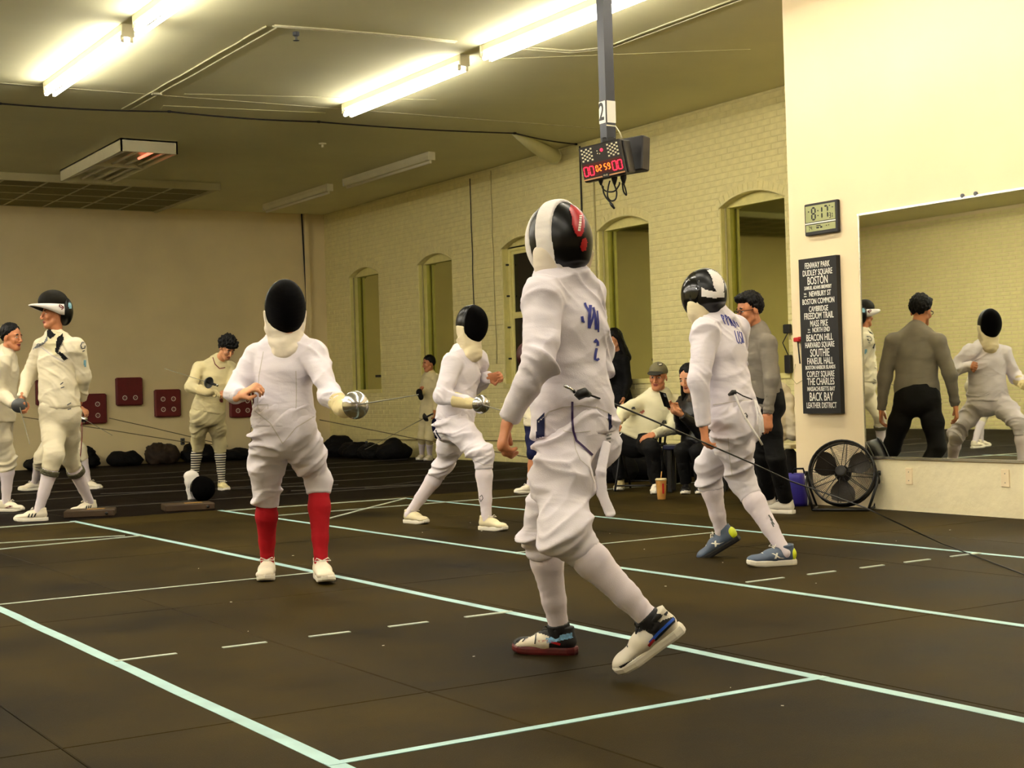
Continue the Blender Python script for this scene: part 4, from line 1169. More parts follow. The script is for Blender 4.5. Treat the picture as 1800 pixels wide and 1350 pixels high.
def shoe(root, ankle, fwd, up, s, upper, sole, lace=None, name='shoe', res=.006, trims=(), lab=None, sbase=None):
    """ankle sits .09*s above the sole and .06*s ahead of the heel"""
    f = nrm(fwd); u = nrm(np.asarray(up) - f * (np.asarray(up) @ f)); r = np.cross(f, u)
    g0 = ankle - u * .09 * (sbase or s)
    L = lambda x, y, z: g0 + (r * x + f * y + u * z) * s
    pr = [seg(L(0, -.03, .05), L(0, .06, .05), (.037 * s, .036 * s), (.043 * s, .037 * s), r, .02), seg(L(0, .06, .048), L(0.004, .15, .036), (.043 * s, .034 * s), (.044 * s, .022 * s), r, .02),
          ell(L(.004, .16, .036), V(.042, .038, .022) * s, (r, f, u), .02), seg(L(0, -.02, .06), L(0, -.014, .105), (.035 * s, .042 * s), (.039 * s, .047 * s), r, .02, (0, 1)),
          seg(L(0, .03, .075), L(0, .085, .066), (.022 * s, .016 * s), (.024 * s, .013 * s), r, .02)]
    cutp = L(0, 0, .022)
    base = P3(lambda X, Y, Z: (X - cutp[0]) * u[0] + (Y - cutp[1]) * u[1] + (Z - cutp[2]) * u[2], ankle - .3, ankle + .3, 0.0, 's')
    o = sdf_obj(name, pr + [base], res, upper, root, lab, 1, bvh=True)
    prof = [(-.075, .0), (-.068, .026), (-.04, .036), (.02, .037), (.07, .041), (.12, .047), (.165, .045), (.19, .03), (.2, 0)]
    ring = [(x, y) for y, x in prof] + [(-x, y) for y, x in prof[-2:0:-1]]
    n = len(ring); v = []; fs = []
    for zi, (z, sc) in enumerate(((.0, .96), (.008, 1.02), (.022, 1.02), (.029, .97))):
        for x, y in ring:
            spring = .012 * max(0, (y - .12) / .08) ** 2
            v.append(L(x * sc, y * (1 + (sc - 1) * .5), z + spring))
    for k_ in range(3):
        for i in range(n): fs.append((k_ * n + i, k_ * n + (i + 1) % n, (k_ + 1) * n + (i + 1) % n, (k_ + 1) * n + i))
    fs.append(tuple(range(n))[::-1]); fs.append(tuple(3 * n + i for i in range(n)))
    so = MB().add(v, fs).build('sole', sole, o, False)
    if lace:
        lm = MB()
        for i in range(4):
            y = .05 + i * .02; z = .094 - i * .0085
            lm.tube([L(-.022, y, z - .012), L(-.008, y + .004, z), L(.008, y + .004, z), L(.022, y, z - .012)], .0028 * s, 5)
        lm.tube([L(0, .045, .098), L(-.03, .05, .112), L(-.042, .06, .098), L(0, .046, .099)], .0026 * s, 5)
        lm.tube([L(0, .045, .098), L(.03, .05, .112), L(.042, .06, .098), L(0, .046, .099)], .0026 * s, 5)
        lm.build('lace', lace, o, True)
    for (side, ya, za, yb, zb, w, mm) in trims:          # slanted stripes on the shoe's flank
        q = []
        for (y, z) in ((ya - w, za), (ya + w, za), (yb + w, zb), (yb - w, zb)): q.append(L(side * .05, y, z))
        tree = BV[o.name]; vs = []
        for p in [q[0] + (q[3] - q[0]) * i / 4 for i in range(5)] + [q[1] + (q[2] - q[1]) * i / 4 for i in range(5)]:
            h = tree.find_nearest(Vector(p)); vs.append(np.array(h[0]) + np.array(h[1]) * .002)
        mesh_obj('stripe', vs, [(i, i + 1, i + 6, i + 5) for i in range(4)], mm, o, True)
    return o

def mask_parts(root, c, f, u, s, mesh=M_MESH, trim=M_PADB, bib=M_BIB, back=M_PADB, res=.006, bibdrop=.13, dome=True, bvh=True):
    f = nrm(f); u = nrm(u - f * (u @ f)); r = np.cross(f, u); A = (r, f, u)
    L = lambda x, y, z: c + (r * x + f * y + u * z) * s
    pf = nrm(f * .99 + u * .05)
    m = empty_part = sdf_obj('mask_mesh', [ell(L(0, .03, .015), V(.108, .128, .152) * s, A, .01, cut=[(L(0, .035, 0), pf)])], res, mesh, root, None, 1, bvh)
    sdf_obj('mask_trim', [ell(L(0, .028, .015), V(.112, .128, .156) * s, A, .01, cut=[(L(0, .008, 0), pf), (L(0, .042, 0), -pf)])], res, trim, root, None, 1, bvh)
    if dome:
        sdf_obj('mask_back', [ell(L(0, .0, .02), V(.104, .118, .145) * s, A, .01, cut=[(L(0, .012, 0), -pf), (L(0, 0, .0), u - f * .1)])], res, back, root, None, 1, bvh)
    fz = (.003, 14)
    sdf_obj('mask_bib', [ell(L(0, .02, -.01), V(.117, .125, .15) * s, A, .01, cut=[(L(0, .035, -.04), -f), (L(0, 0, .0), -u), (L(0, -.085, 0), f)]),
                         seg(L(0, -.005, -.09), L(0, .045, -.1 - bibdrop * .8), (.108 * s, .092 * s), (.086 * s, .07 * s), r, .03, (1, 0), fz)], res, bib, root, None, 1, bvh)
    return m

def hair_cap(root, c, f, u, s, m=M_HAIR, front=.055, low=-.03, thick=.014, rough=.006, extra=(), res=.006):
    f = nrm(f); u = nrm(u - f * (u @ f)); r = np.cross(f, u); A = (r, f, u)
    L = lambda x, y, z: c + (r * x + f * y + u * z) * s
    t = thick
    e0 = ell(L(0, -.016, .046), V(.076 + t * .7, .094 + t * .5, .088 + t) * s, A, .012); p1, n1 = L(0, front, .06), nrm(u * .75 - f * .66); p2, n2 = L(0, -.02, low), nrm(u * .96 - f * .28)
    def hf(X, Y, Z_):
        d = e0.fn(X, Y, Z_)
        x = ((X - c[0]) * r[0] + (Y - c[1]) * r[1] + (Z_ - c[2]) * r[2]) / s
        jag = .009 * np.sin(x * 95 + 1) + .007 * np.sin(x * 210 + 2) - .25 * np.abs(x)
        q1 = (X - p1[0]) * n1[0] + (Y - p1[1]) * n1[1] + (Z_ - p1[2]) * n1[2]; q2 = (X - p2[0]) * n2[0] + (Y - p2[1]) * n2[1] + (Z_ - p2[2]) * n2[2]
        return np.maximum(np.maximum(d + .35 * np.maximum(.03 * s - q1, 0) * .5, -(q1 - (jag + .012) * s)), -q2)
    pr = [P3(hf, e0.lo, e0.hi, .012)]
    pr += [e(L, A, s) if callable(e) else e for e in extra]
    W, F = poly_mesh(pr, res); W = relax(W, F, 1, .4)
    if rough:
        d = W - c
        n = 2.2 * (vnoise(d * V(70, 70, 38) + 5) - .5) + 1.6 * (vnoise(d * V(140, 140, 60) + 9) - .5)
        W = W + (d / (np.linalg.norm(d, axis=1)[:, None] + 1e-6)) * n[:, None] * rough * s
    return mesh_obj('hair', W, F, m, root, True)

M_BLADES = mat('blade_steel', (150, 148, 130), .35, metal=.7, var=.05)
def epee(guard, tip, label, grip_dir=None, m_guard=M_STEEL, bend=0.0, rg=.0675, cat='fencing sword', rb=.0042):
    """guard = world point of the bell's front centre; tip = blade tip"""
    guard = np.asarray(guard, float); tip = np.asarray(tip, float); d = nrm(tip - guard)
    o = empty('fencing_epee', guard, label, cat)
    prof = [(.012, .0)] + [(rg * math.sin(a), -.045 * (1 - math.cos(a)) / (1 - math.cos(1.45)) * 1.0) for a in np.linspace(.25, 1.45, 8)]
    prof2 = [(r - .002, h - .002) for r, h in prof[::-1]]
    MB().lathe(guard, d, prof + [(prof[-1][0] + .002, prof[-1][1] - .004)] + prof2, 28).build('bell_guard', m_guard, o, True)
    n = 10; L = np.linalg.norm(tip - guard); sag = V(0, 0, -1.)
    P = [guard + d * L * i / n + sag * bend * math.sin(math.pi * i / n) for i in range(n + 1)]
    MB().tube(P, [rb - (rb * .5) * i / n for i in range(n + 1)], 6).build('blade', M_BLADES, o, True)
    MB().tube([P[-1] - d * .012, P[-1]], [.0035, .0035], 8).build('point', M_STEEL, o, True)
    g = -d if grip_dir is None else nrm(grip_dir)
    q = guard + d * -.02
    MB().tube([q, q + g * .05, q + g * .1, q + g * .14], [.012, .015, .014, .011], 10).build('grip', M_BLACK, o, True)
    MB().tube([q + g * .14, q + g * .16], .013, 10).build('pommel', M_STEEL, o, True)
    return o

def foot_on_floor(hx, hy, tx, ty, s, lift=0.0):
    """ankle and direction from heel and toe pixels on the floor"""
    h, t = gnd(hx, hy), gnd(tx, ty); f = nrm(t - h); f[2] = 0; f = nrm(f)
    a = h + f * .06 * s; a[2] = .09 * s + lift
    return a, f
Z = V(0, 0, 1.)
def finish_joints(J, s):
    hp = J['hipdir'] = nrm(J['hipdir'])
    for q, sg in (('R', 1), ('L', -1)):
        if 'h' + q not in J: J['h' + q] = J['pv'] + hp * sg * .085 * s - nrm(J['nk'] - J['pv']) * .03 * s
        if isinstance(J['k' + q], tuple):
            x, y, g = J['k' + q]; J['k' + q] = solve_mid(x, y, J['h' + q], J['a' + q], .42 * s, .41 * s, (depth(J['h' + q]) + depth(J['a' + q])) / 2 + g)
        if isinstance(J['e' + q], tuple):
            x, y, g = J['e' + q]; J['e' + q] = solve_mid(x, y, J['s' + q], J['w' + q], .29 * s, .255 * s, (depth(J['s' + q]) + depth(J['w' + q])) / 2 + g)
    return J
def report(nm, J, s):
    d = lambda a, b: np.linalg.norm(J[a] - J[b]) / s
    print('PERSON %-10s torso %.2f shoulders %.2f | uarm %.2f %.2f farm %.2f %.2f | thigh %.2f %.2f calf %.2f %.2f | head-top %.2f' % (nm, d('pv', 'nk'), d('sR', 'sL'), d('sR', 'eR'), d('sL', 'eL'), d('eR', 'wR'), d('eL', 'wL'), d('hR', 'kR'), d('hL', 'kL'), d('kR', 'aR'), d('kL', 'aL'), J['hd'][2]))
M_BIBQ = cloth('pale_quilted_bib', (230, 219, 200), var=.06)
M_SEAM = cloth('cloth_seam', (198, 190, 186))
# ================================================================== the people
def root_at(J, label):
    return empty('person', (J['pv'][0], J['pv'][1], 0), label, 'person')
def dress_fencer(root, J, s, res, jm=M_WH, bm=M_WH, sm=M_SOCKW, fold=.005, **kw):
    jk = {k[2:]: v for k, v in kw.items() if k.startswith('j_')}; bk = {k[2:]: v for k, v in kw.items() if k.startswith('b_')}
    wr = kw.get('wr', .018); sl = kw.get('slant', (.55, .3)); sd = kw.get('seed', 0)
    ja = sdf_obj('jacket', jacket_prims(J, s, fold=fold * .25, **jk), res, jm, root, None, 1, True, (wr, sl, 8.5, sd))
    br = sdf_obj('breeches', breeches_prims(J, s, fold=fold * .25, **bk), res, bm, root, None, 1, True, (wr, (-sl[0] * .6, sl[1]), 10., sd + 3))
    so = []
    for q in 'RL':
        so.append(sdf_obj('sock', sock_prims(J['k' + q], J['a' + q], s), res, sm, root, None, 1, True))
    return ja, br, so
def T(*os): return [BV[o.name] for o in os]

# ------------------------------------------------------------------ F1: foreground fencer seen from behind
s = .96
J = dict(pv=at(1009, 748, 5.3), nk=at(988, 482, 5.33), hd=at(983, 428, 5.31), sL=at(955, 522, 5.17), sR=at(1022, 520, 5.46),
         eL=(946, 640, .0), wL=at(894, 736, 5.06), eR=at(1052, 640, 5.52), wR=at(1015, 668, 5.74), hipdir=dv(.55, .83, 0))
J['aR'], fR = foot_on_floor(1010, 1150, 896, 1146, s)
hl = at(1198, 1112, 4.98); tl = gnd(1078, 1196); fL = nrm(tl - hl); uL = nrm(dv(-.6, -.1, .8)); uL = nrm(uL - fL * (uL @ fL))
J['aL'] = hl + fL * .06 * s + uL * .09 * s
J['kR'] = (951, 928, -.02); J['kL'] = (992, 936, -.1)
finish_joints(J, s); report('F1', J, s)
R1 = root_at(J, 'foreground fencer seen from behind in white with a black, white and red mask')
hL = hand_prims(J['wL'], dv(-.3, -.1, -.95), dv(.8, .2, -.2), s * 1.05, .75, -1)
hR = hand_prims(J['wR'], dv(-.4, .85, -.3), dv(-.5, -.2, -.5), s, 1.0, 1)
body_mesh(R1, J, s, M_SKIN2, (dv(-.72, .69, -.05), Z, 1.), (hL, hR), hres=.0065)
ja, br, so = dress_fencer(R1, J, s, .0065, fold=.006, b_end=.11, j_collar=.09, j_hem=-.06, j_sl=.93, wr=.027)
# gathered folds are in the cloth; hem seam line and back lettering
for pix, w in (([(1028, 532), (1030, 538), (1036, 548)], 4), ([(1038, 536), (1036, 560), (1036, 577)], 5.5), ([(1036, 577), (1043, 556), (1045, 545)], 4), ([(1043, 540), (1047, 560), (1048, 579)], 4.5), ([(1050, 546), (1052, 566), (1052, 584)], 3),
               ([(1023, 556), (1025, 566)], 5), ([(1025, 566), (1028, 566)], 3)):
    ribbon(pix, w, T(ja), M_BLUEP, ja, 'back_lettering')
ribbon([(1045, 602), (1048, 597), (1051, 602), (1051, 608)], 4.5, T(ja), M_BLUEP, ja, 'back_number')
ribbon([(1049, 612), (1047, 622), (1046, 631), (1050, 633), (1053, 630)], 4.5, T(ja), M_BLUEP, ja, 'back_number')
ribbon([(946, 742), (965, 724), (990, 716), (1020, 713), (1050, 717), (1074, 728)], 2.2, T(ja, br), M_SEAM, br, 'hem_seam')
patch([(944, 738), (957, 724), (957, 767), (942, 772)], T(br, ja), M_NAVY, br, 'navy_patch')
patch([(1069, 726), (1075, 730), (1076, 752), (1071, 756)], T(br, ja), M_NAVY, br, 'navy_patch')
for y in (742, 752, 761): ribbon([(945, y + 2), (953, y)], 1.4, T(br), M_WHITEP, br, 'patch_print', off=.005)
ribbon([(1006, 706), (1006, 740), (1008, 758), (1013, 774), (1028, 787), (1042, 800)], 4, T(br, ja), M_PURP, br, 'purple_body_cord', off=.006)
ribbon([(990, 757), (1006, 761), (1038, 758)], 1.4, T(br), M_SEAM, br, 'pocket_seam')
for a, b in (((1068, 760), (1076, 756)), ((1067, 766), (1075, 763)), ((1066, 772), (1074, 770)), ((1065, 778), (1073, 777))): ribbon([a, b], 2.5, T(br), M_GREY, br, 'tag_print')
ribbon([(1004, 745), (1012, 790), (1020, 808), (1036, 822), (1045, 850)], 1.2, T(br), M_SEAM, br, 'seam')
ribbon([(993, 995), (997, 992), (994, 998)], 2, T(*so), M_BLUEP, so[0], 'sock_logo')
# mask: white mesh front, black band, wide white side band, black hood with red back strap
c = J['hd'] + dv(0, 0, .01); f = nrm(dv(-.74, .67, -.12)); u = nrm(Z - f * (Z @ f)); r = np.cross(f, u); A = (r, f, u)
E0 = V(.112, .142, .155) * s
def slab(q0, q1, k=1.0): return ell(c, E0 * k, A, .005, cut=[(c + f * q0, f), (c + f * q1, -f)])
mk = bpy.data.objects.new('mask', None); COL.objects.link(mk); mk.parent = R1
sdf_obj('mask_mesh', [ell(c, E0, A, .005, cut=[(c + f * .062, f)])], .005, M_BIBW, mk, 'white painted mesh front')
sdf_obj('mask_band', [slab(.02, .064, .985)], .005, M_PADB, mk, 'black band', 1, True)
wb = sdf_obj('mask_band', [slab(-.05, .022, 1.02)], .005, M_BIBW, mk, 'wide white band', 1, True)
dm = sdf_obj('mask_hood', [ell(c - f * .0, E0 * .97, A, .005, cut=[(c - f * .045, -f), (c - u * .09, u)]), ell(c - f * .02 - u * .03, V(.095, .085, .12) * s, A, .03, cut=[(c - u * .12, u)])], .005, M_PADB, mk, 'black hood', 1, True)
bb = sdf_obj('mask_bib', [ell(c - u * .055 + f * .01, V(.116, .085, .105) * s, A, .01, cut=[(c - u * .02, -u), (c + f * .055, -f)]), seg(c - u * .1 + f * .03, c - u * .2 + f * .06, (.1 * s, .06 * s), (.06 * s, .04 * s), r, .03, (0, 1), (.003, 15))], .005, M_BIBQ, mk, 'pale quilted bib', 1, True)
M_REDV = mat('red_strap', (176, 16, 24), .35, var=.1, vscale=20)
tr_ = T(dm, wb)
rp = patch([(1003, 360), (1014, 364), (1024, 372), (1028, 388), (1027, 405), (1022, 416), (1016, 416), (1010, 408), (1006, 395), (1005, 380), (1001, 368)], tr_, M_REDV, mk, 'red_back_strap', .006)
patch([(1024, 420), (1030, 418), (1033, 426), (1030, 440), (1023, 442), (1020, 434)], tr_, M_REDV, mk, 'red_back_strap', .006)
ribbon([(1018, 406), (1020, 392), (1021, 378)], 4.5, tr_, M_WHITEP, mk, 'strap_lettering', .008)
for y in (380, 384, 388, 393, 397, 402): ribbon([(1017, y), (1025, y + 1)], 1.0, tr_, M_REDV, mk, 'strap_lettering_gap', .009)
ribbon([(936, 410), (941, 409)], 2.5, T(wb), M_BLACK, mk, 'band_print', .004)
# far edge of the bib seen past the neck
sdf_obj('mask_bib_edge', [seg(at(1036, 445, 5.36), at(1031, 478, 5.4), (.02, .012), (.012, .008), None, .01), seg(at(1031, 478, 5.4), at(1026, 492, 5.42), .01, .007, None, .01)], .005, M_BIB, mk)
# shoes: black, white, red and blue
M_KS = mat('black_shoe_knit', (18, 16, 18), .6, var=.1)
sh = shoe(R1, J['aR'], fR, Z, s * 1.0, M_KS, mat('red_black_sole', (96, 22, 24), .5, var=.9, vscale=9), M_BLACK, res=.005)
t = T(sh)
patch([(915, 1125), (945, 1112), (965, 1118), (965, 1140), (925, 1142), (905, 1134)], t, M_SHOEW, sh, 'white_panel')
patch([(958, 1122), (1006, 1112), (1007, 1121), (962, 1132)], t, mat('blue_white_print', (110, 160, 200), .4, var=.5, vscale=60), sh, 'blue_print_panel')
ribbon([(946, 1128), (960, 1126), (985, 1133)], 4, t, M_REDV, sh, 'red_stripe')
for a, b in (((905, 1128), (938, 1096)), ((918, 1128), (944, 1098)), ((940, 1132), (944, 1100)), ((925, 1122), (948, 1104))): ribbon([a, b], 2, t, M_BLACK, sh, 'lace', .006)
sh = shoe(R1, J['aL'], fL, uL, s * 1.08, mat('shoe_pale_knit', (220, 212, 196), .5, var=.08), M_SOLE, M_BLACK, res=.005, sbase=s)
t = T(sh)
patch([(1108, 1096), (1140, 1075), (1172, 1082), (1178, 1070), (1168, 1078), (1150, 1100), (1120, 1112)], t, M_KS, sh, 'black_collar')
patch([(1145, 1112), (1165, 1090), (1190, 1082), (1186, 1095), (1152, 1128)], t, M_KS, sh, 'dark_panel')
ribbon([(1142, 1130), (1158, 1112), (1188, 1084)], 5, t, mat('shoe_blue', (40, 90, 200), .4, var=.1), sh, 'blue_stripe', .005)
ribbon([(1140, 1136), (1150, 1124)], 5, t, M_REDV, sh, 'red_stripe', .006)
patch([(1088, 1172), (1130, 1150), (1140, 1160), (1100, 1186)], t, M_KS, sh, 'dark_panel')
for q in 'LR':      # dark ankle collars
    d = nrm(J['k' + q] - J['a' + q])
    sdf_obj('shoe_collar', [seg(J['a' + q] - d * .01, J['a' + q] + d * .035 * s, .047 * s, .045 * s, None, .01, (0, 1))], .005, M_KS, bpy.data.objects[sh.name] if q == 'L' else R1)
# loose strap hanging from the breeches and body-cord plug at the back
sdf_obj('hanging_strap', [seg(at(1066, 780, 5.2), at(1056, 830, 5.12), (.018, .006), (.02, .006), dv(1, .3, 0), .01), seg(at(1056, 830, 5.12), at(1058, 868, 5.1), (.02, .006), (.021, .006), dv(1, .3, 0), .01), seg(at(1058, 868, 5.1), at(1073, 903, 5.08), (.021, .006), (.022, .007), dv(1, .5, .2), .01)], .004, M_WH, R1)
pl = MB(); pl.tube([at(1000, 682, 5.1), at(1010, 688, 5.1)], .006, 6); pl.tube([at(1012, 690, 5.1), at(1018, 694, 5.1), at(1028, 690, 5.1), at(1036, 694, 5.12)], [.012, .02, .018, .01], 10)
pl.build('body_cord_plug', M_BLACK, R1, True)
MB().tube([at(992, 678, 5.08), at(1002, 683, 5.09), at(1010, 690, 5.1)], .006, 6).build('plug_clip', M_STEEL, R1, True)
epee(J['wR'] + dv(-.1, .12, -.03), at(990, 800, 6.75), 'epee held in front of the foreground fencer', rg=.06)
# reel cord running off to the right
cord = [at(1036, 694, 5.12), at(1075, 708, 5.3), at(1150, 740, 5.9), at(1240, 779, 6.4), at(1330, 818, 6.9), at(1390, 846, 7.15), at(1460, 870, 7.0), at(1520, 892, 6.8), at(1600, 930, 6.6)]
cord += [V(*gnd(1660, 960)) + Z * .008, V(*gnd(1730, 985)) + Z * .006, V(*gnd(1800, 1012)) + Z * .006, V(*gnd(1900, 1050)) + Z * .006]
tag(MB().tube(cord, .0036, 6).build('trailing_cable', M_CABLE, smooth=True), 'black reel cord trailing right from the foreground fencer', 'cord')

# ------------------------------------------------------------------ F2: fencer in red socks
s = .96
J = dict(pv=at(498, 748, 7.9), nk=at(500, 602, 7.9), hd=at(504, 552, 7.86), sR=at(453, 630, 7.96), sL=at(552, 624, 7.84), eR=(413, 690, .0), wR=at(424, 694, 7.62), eL=(578, 688, .0), wL=at(604, 719, 7.5), hipdir=dv(-.98, .18, 0))
J['aR'], fR = foot_on_floor(472, 1013, 461, 1032, s); J['aL'], fL = foot_on_floor(562, 1019, 594, 1041, s, .012)
J['kR'] = (468, 868, -.2); J['kL'] = (560, 846, -.2)
finish_joints(J, s); report('F2', J, s)
R2 = root_at(J, 'masked fencer in white with bright red socks and a silver bell guard')
hR = hand_prims(J['wR'], dv(.8, -.3, .45), dv(.2, .45, -.85), s, .8, -1)
gl = hand_prims(J['wL'], dv(.75, -.55, .15), dv(-.2, .1, -.9), s, 1.05, 1, infl=.004)
body_mesh(R2, J, s, M_SKIN, (dv(.1, -1, -.05), Z, 1.), (hR,), hres=.007)
ja, br, so = dress_fencer(R2, J, s, .0072, sm=M_SOCKR, fold=.006, b_end=.07, j_hem=.0, b_leg=.98, j_wid=.95, wr=.024)
sdf_obj('glove', gl + [seg(J['wL'] - nrm(J['wL'] - J['eL']) * .1, J['wL'] + nrm(J['wL'] - J['eL']) * .01, .052, .043, None, .02, (1, 0), (.002, 20))], .005, M_GLOVE, R2)
mask_parts(R2, J['hd'] + dv(-.012, 0, .02), dv(.34, -.95, -.1), Z, s * 1.03, bib=M_BIBQ, res=.0055)
tj = T(ja, br)
ribbon([(447, 722), (475, 744), (497, 780)], 1.6, tj, M_SEAM, ja, 'jacket_flap_edge'); ribbon([(497, 780), (520, 752), (556, 730)], 1.6, tj, M_SEAM, ja, 'jacket_flap_edge')
ribbon([(520, 652), (521, 690), (520, 722)], 1.2, T(ja), M_SEAM, ja, 'jacket_seam'); ribbon([(463, 618), (455, 660), (452, 720)], 1.2, T(ja), M_SEAM, ja, 'jacket_seam')
ribbon([(453, 712), (471, 711), (471, 724), (456, 724), (453, 712)], 1.0, T(ja), M_SEAM, ja, 'pocket_seam')
for q, a, f_, lf in (('R', J['aR'], fR, 0), ('L', J['aL'], fL, 0)):
    shoe(R2, a, f_, Z, s * 1.1, M_SHOEW, M_SOLE, M_LACE, res=.0055, sbase=s)
epee(at(631, 711, 7.26), at(735, 694, 6.55), 'epee of the red socked fencer with large silver bell guard', rg=.07)
tag(MB().tube([at(441, 690, 8.1), at(446, 730, 8.05), at(440, 760, 8.0), at(446, 790, 7.98)], .004, 5).build('body_wire', M_WIRE, smooth=True), 'thin body wire behind the hip of the red socked fencer', 'wire')

# ------------------------------------------------------------------ F3: lunging fencer in the middle
s = .98
J = dict(pv=at(800, 735, 11.0), nk=at(815, 622, 11.0), hd=at(826, 578, 10.96), sR=at(796, 638, 10.84), sL=at(838, 634, 11.12), eR=(776, 696, -.1), wR=at(826, 709, 10.66), eL=(836, 676, .1), wL=at(858, 664, 11.1), hipdir=dv(-.2, -.98, 0))
J['aR'], fR = foot_on_floor(846, 931, 896, 934, s); J['aL'], fL = foot_on_floor(714, 919, 774, 923, s)
J['kR'] = (849, 800, 0); J['kL'] = (780, 818, 0)
finish_joints(J, s); report('F3', J, s)
R3 = root_at(J, 'lunging fencer in white with black mask, left of the foreground fencer')
hL = hand_prims(J['wL'], dv(.95, -.1, .1), dv(0, -.9, -.3), s, 1.1, 1)
body_mesh(R3, J, s, M_SKIN2, (dv(.75, -.66, -.1), Z, 1.), (hL,), hres=.008)
ja, br, so = dress_fencer(R3, J, s, .008, fold=.006, b_end=.1, j_hem=-.04, j_wid=1.02, wr=.023)
sdf_obj('glove', hand_prims(J['wR'], dv(.9, -.4, 0), dv(.1, .3, -.9), s, 1.05, 1, infl=.004) + [seg(J['wR'] - nrm(J['wR'] - J['eR']) * .13, J['wR'], .058, .044, None, .02, (1, 0))], .006, M_GLOVE, R3)
mask_parts(R3, J['hd'] + dv(0, 0, .02), dv(.78, -.62, -.12), Z, s * .98, res=.006)
for a, f_ in ((J['aR'], fR), (J['aL'], fL)): shoe(R3, a, f_, Z, s, M_SHOEW if False else mat('cream_shoe', (220, 208, 172), .55, var=.05), M_SOLE, M_LACE, res=.007)
ribbon([(759, 706), (760, 738), (768, 762), (776, 775)], 2.2, T(br, ja), M_NAVY, br, 'side_piping'); ribbon([(826, 806), (850, 817), (866, 818)], 1.2, T(br), M_SEAM, br, 'cuff_seam')
ribbon([(843, 874), (847, 870), (849, 876), (845, 882), (843, 876)], 1.3, T(*so), M_GREY, so[0], 'sock_logo')
epee(at(850, 712, 10.5), at(925, 735, 9.75), 'epee of the lunging fencer in the middle')

# ------------------------------------------------------------------ F4: right-hand fencer, lettered back
s = .97
J = dict(pv=at(1287, 730, 8.2), nk=at(1256, 556, 8.25), hd=at(1240, 522, 8.2), sL=at(1240, 585, 8.08), sR=at(1290, 578, 8.4), eL=(1228, 668, 0), wL=at(1237, 748, 8.0), eR=at(1290, 668, 8.5), wR=at(1262, 650, 8.68), hipdir=dv(.5, .86, 0))
J['aL'], fL = foot_on_floor(1394, 992, 1303, 997, s)
hl = at(1298, 950, 8.5); tl = gnd(1249, 979); fR = nrm(tl - hl); uR = nrm(dv(-.45, 0, .9)); uR = nrm(uR - fR * (uR @ fR)); J['aR'] = hl + fR * .06 * s + uR * .09 * s
J['kR'] = (1244, 828, 0); J['kL'] = (1304, 845, -.05)
finish_joints(J, s); report('F4', J, s)
R4 = root_at(J, 'fencer with blue back lettering and yellow heeled shoes near the clock wall')
hL = hand_prims(J['wL'], dv(.05, 0, -1), dv(.9, .3, 0), s, .55, -1); hR = hand_prims(J['wR'], dv(-.5, .8, 0), dv(0, 0, -1), s, 1.0, 1)
body_mesh(R4, J, s, M_SKIN2, (dv(-.8, .6, -.08), Z, 1.), (hL, hR), hres=.007)
ja, br, so = dress_fencer(R4, J, s, .0075, fold=.006, b_end=.11, j_hem=-.03, j_collar=.03, wr=.024)
f = nrm(dv(-.82, .57, -.1)); u = nrm(Z - f * (Z @ f)); r = np.cross(f, u); A = (r, f, u); c = J['hd'] + dv(-.005, 0, .01)
E0 = V(.108, .132, .152) * s
mk = bpy.data.objects.new('mask', None); COL.objects.link(mk); mk.parent = R4
sh_ = sdf_obj('mask_shell', [ell(c + f * .01, E0, A, .005, cut=[(c - f * .02 - u * .0, nrm(f + u * .55))])], .006, M_BLACKG, mk, 'glossy black shell', 1, True)
dm = sdf_obj('mask_hood', [ell(c - f * .012 + u * .012, E0 * .95, A, .005, cut=[(c + f * .03, -f), (c - u * .055, u)]), seg(c - u * .03 - f * .02, J['nk'] + u * .02, .085 * s, .07 * s, None, .03)], .006, M_PADB, mk, 'black hood', 1, True)
bb = sdf_obj('mask_bib', [ell(c - u * .07 + f * .035, V(.112, .08, .1) * s, A, .01, cut=[(c - u * .02, -u), (c + f * .07 - u * .06, nrm(-f - u * .2)), (c - f * .035, f)]), seg(c - u * .12 + f * .035, c - u * .215 + f * .05, (.1 * s, .05 * s), (.05 * s, .03 * s), r, .03, (0, 1), (.003, 15))], .006, M_BIB, mk, 'cream bib', 1, True)
tr_ = T(sh_, dm)
patch([(1243, 476), (1249, 473), (1256, 472), (1264, 475), (1269, 484), (1273, 500), (1273, 512), (1268, 515), (1260, 513), (1255, 505), (1252, 490), (1248, 482)], tr_, M_BIBW, mk, 'white_back_pad', .007)
patch([(1233, 505), (1240, 509), (1258, 513), (1273, 514), (1273, 523), (1255, 524), (1233, 521)], tr_, M_BIBW, mk, 'white_strap', .007)
for p in ((1212, 493), (1229, 494), (1206, 494), (1224, 507)): patch([(p[0] - 1.5, p[1]), (p[0], p[1] - 1.5), (p[0] + 1.5, p[1]), (p[0], p[1] + 1.5)], tr_, M_STEEL, mk, 'rivet', .004, .8)
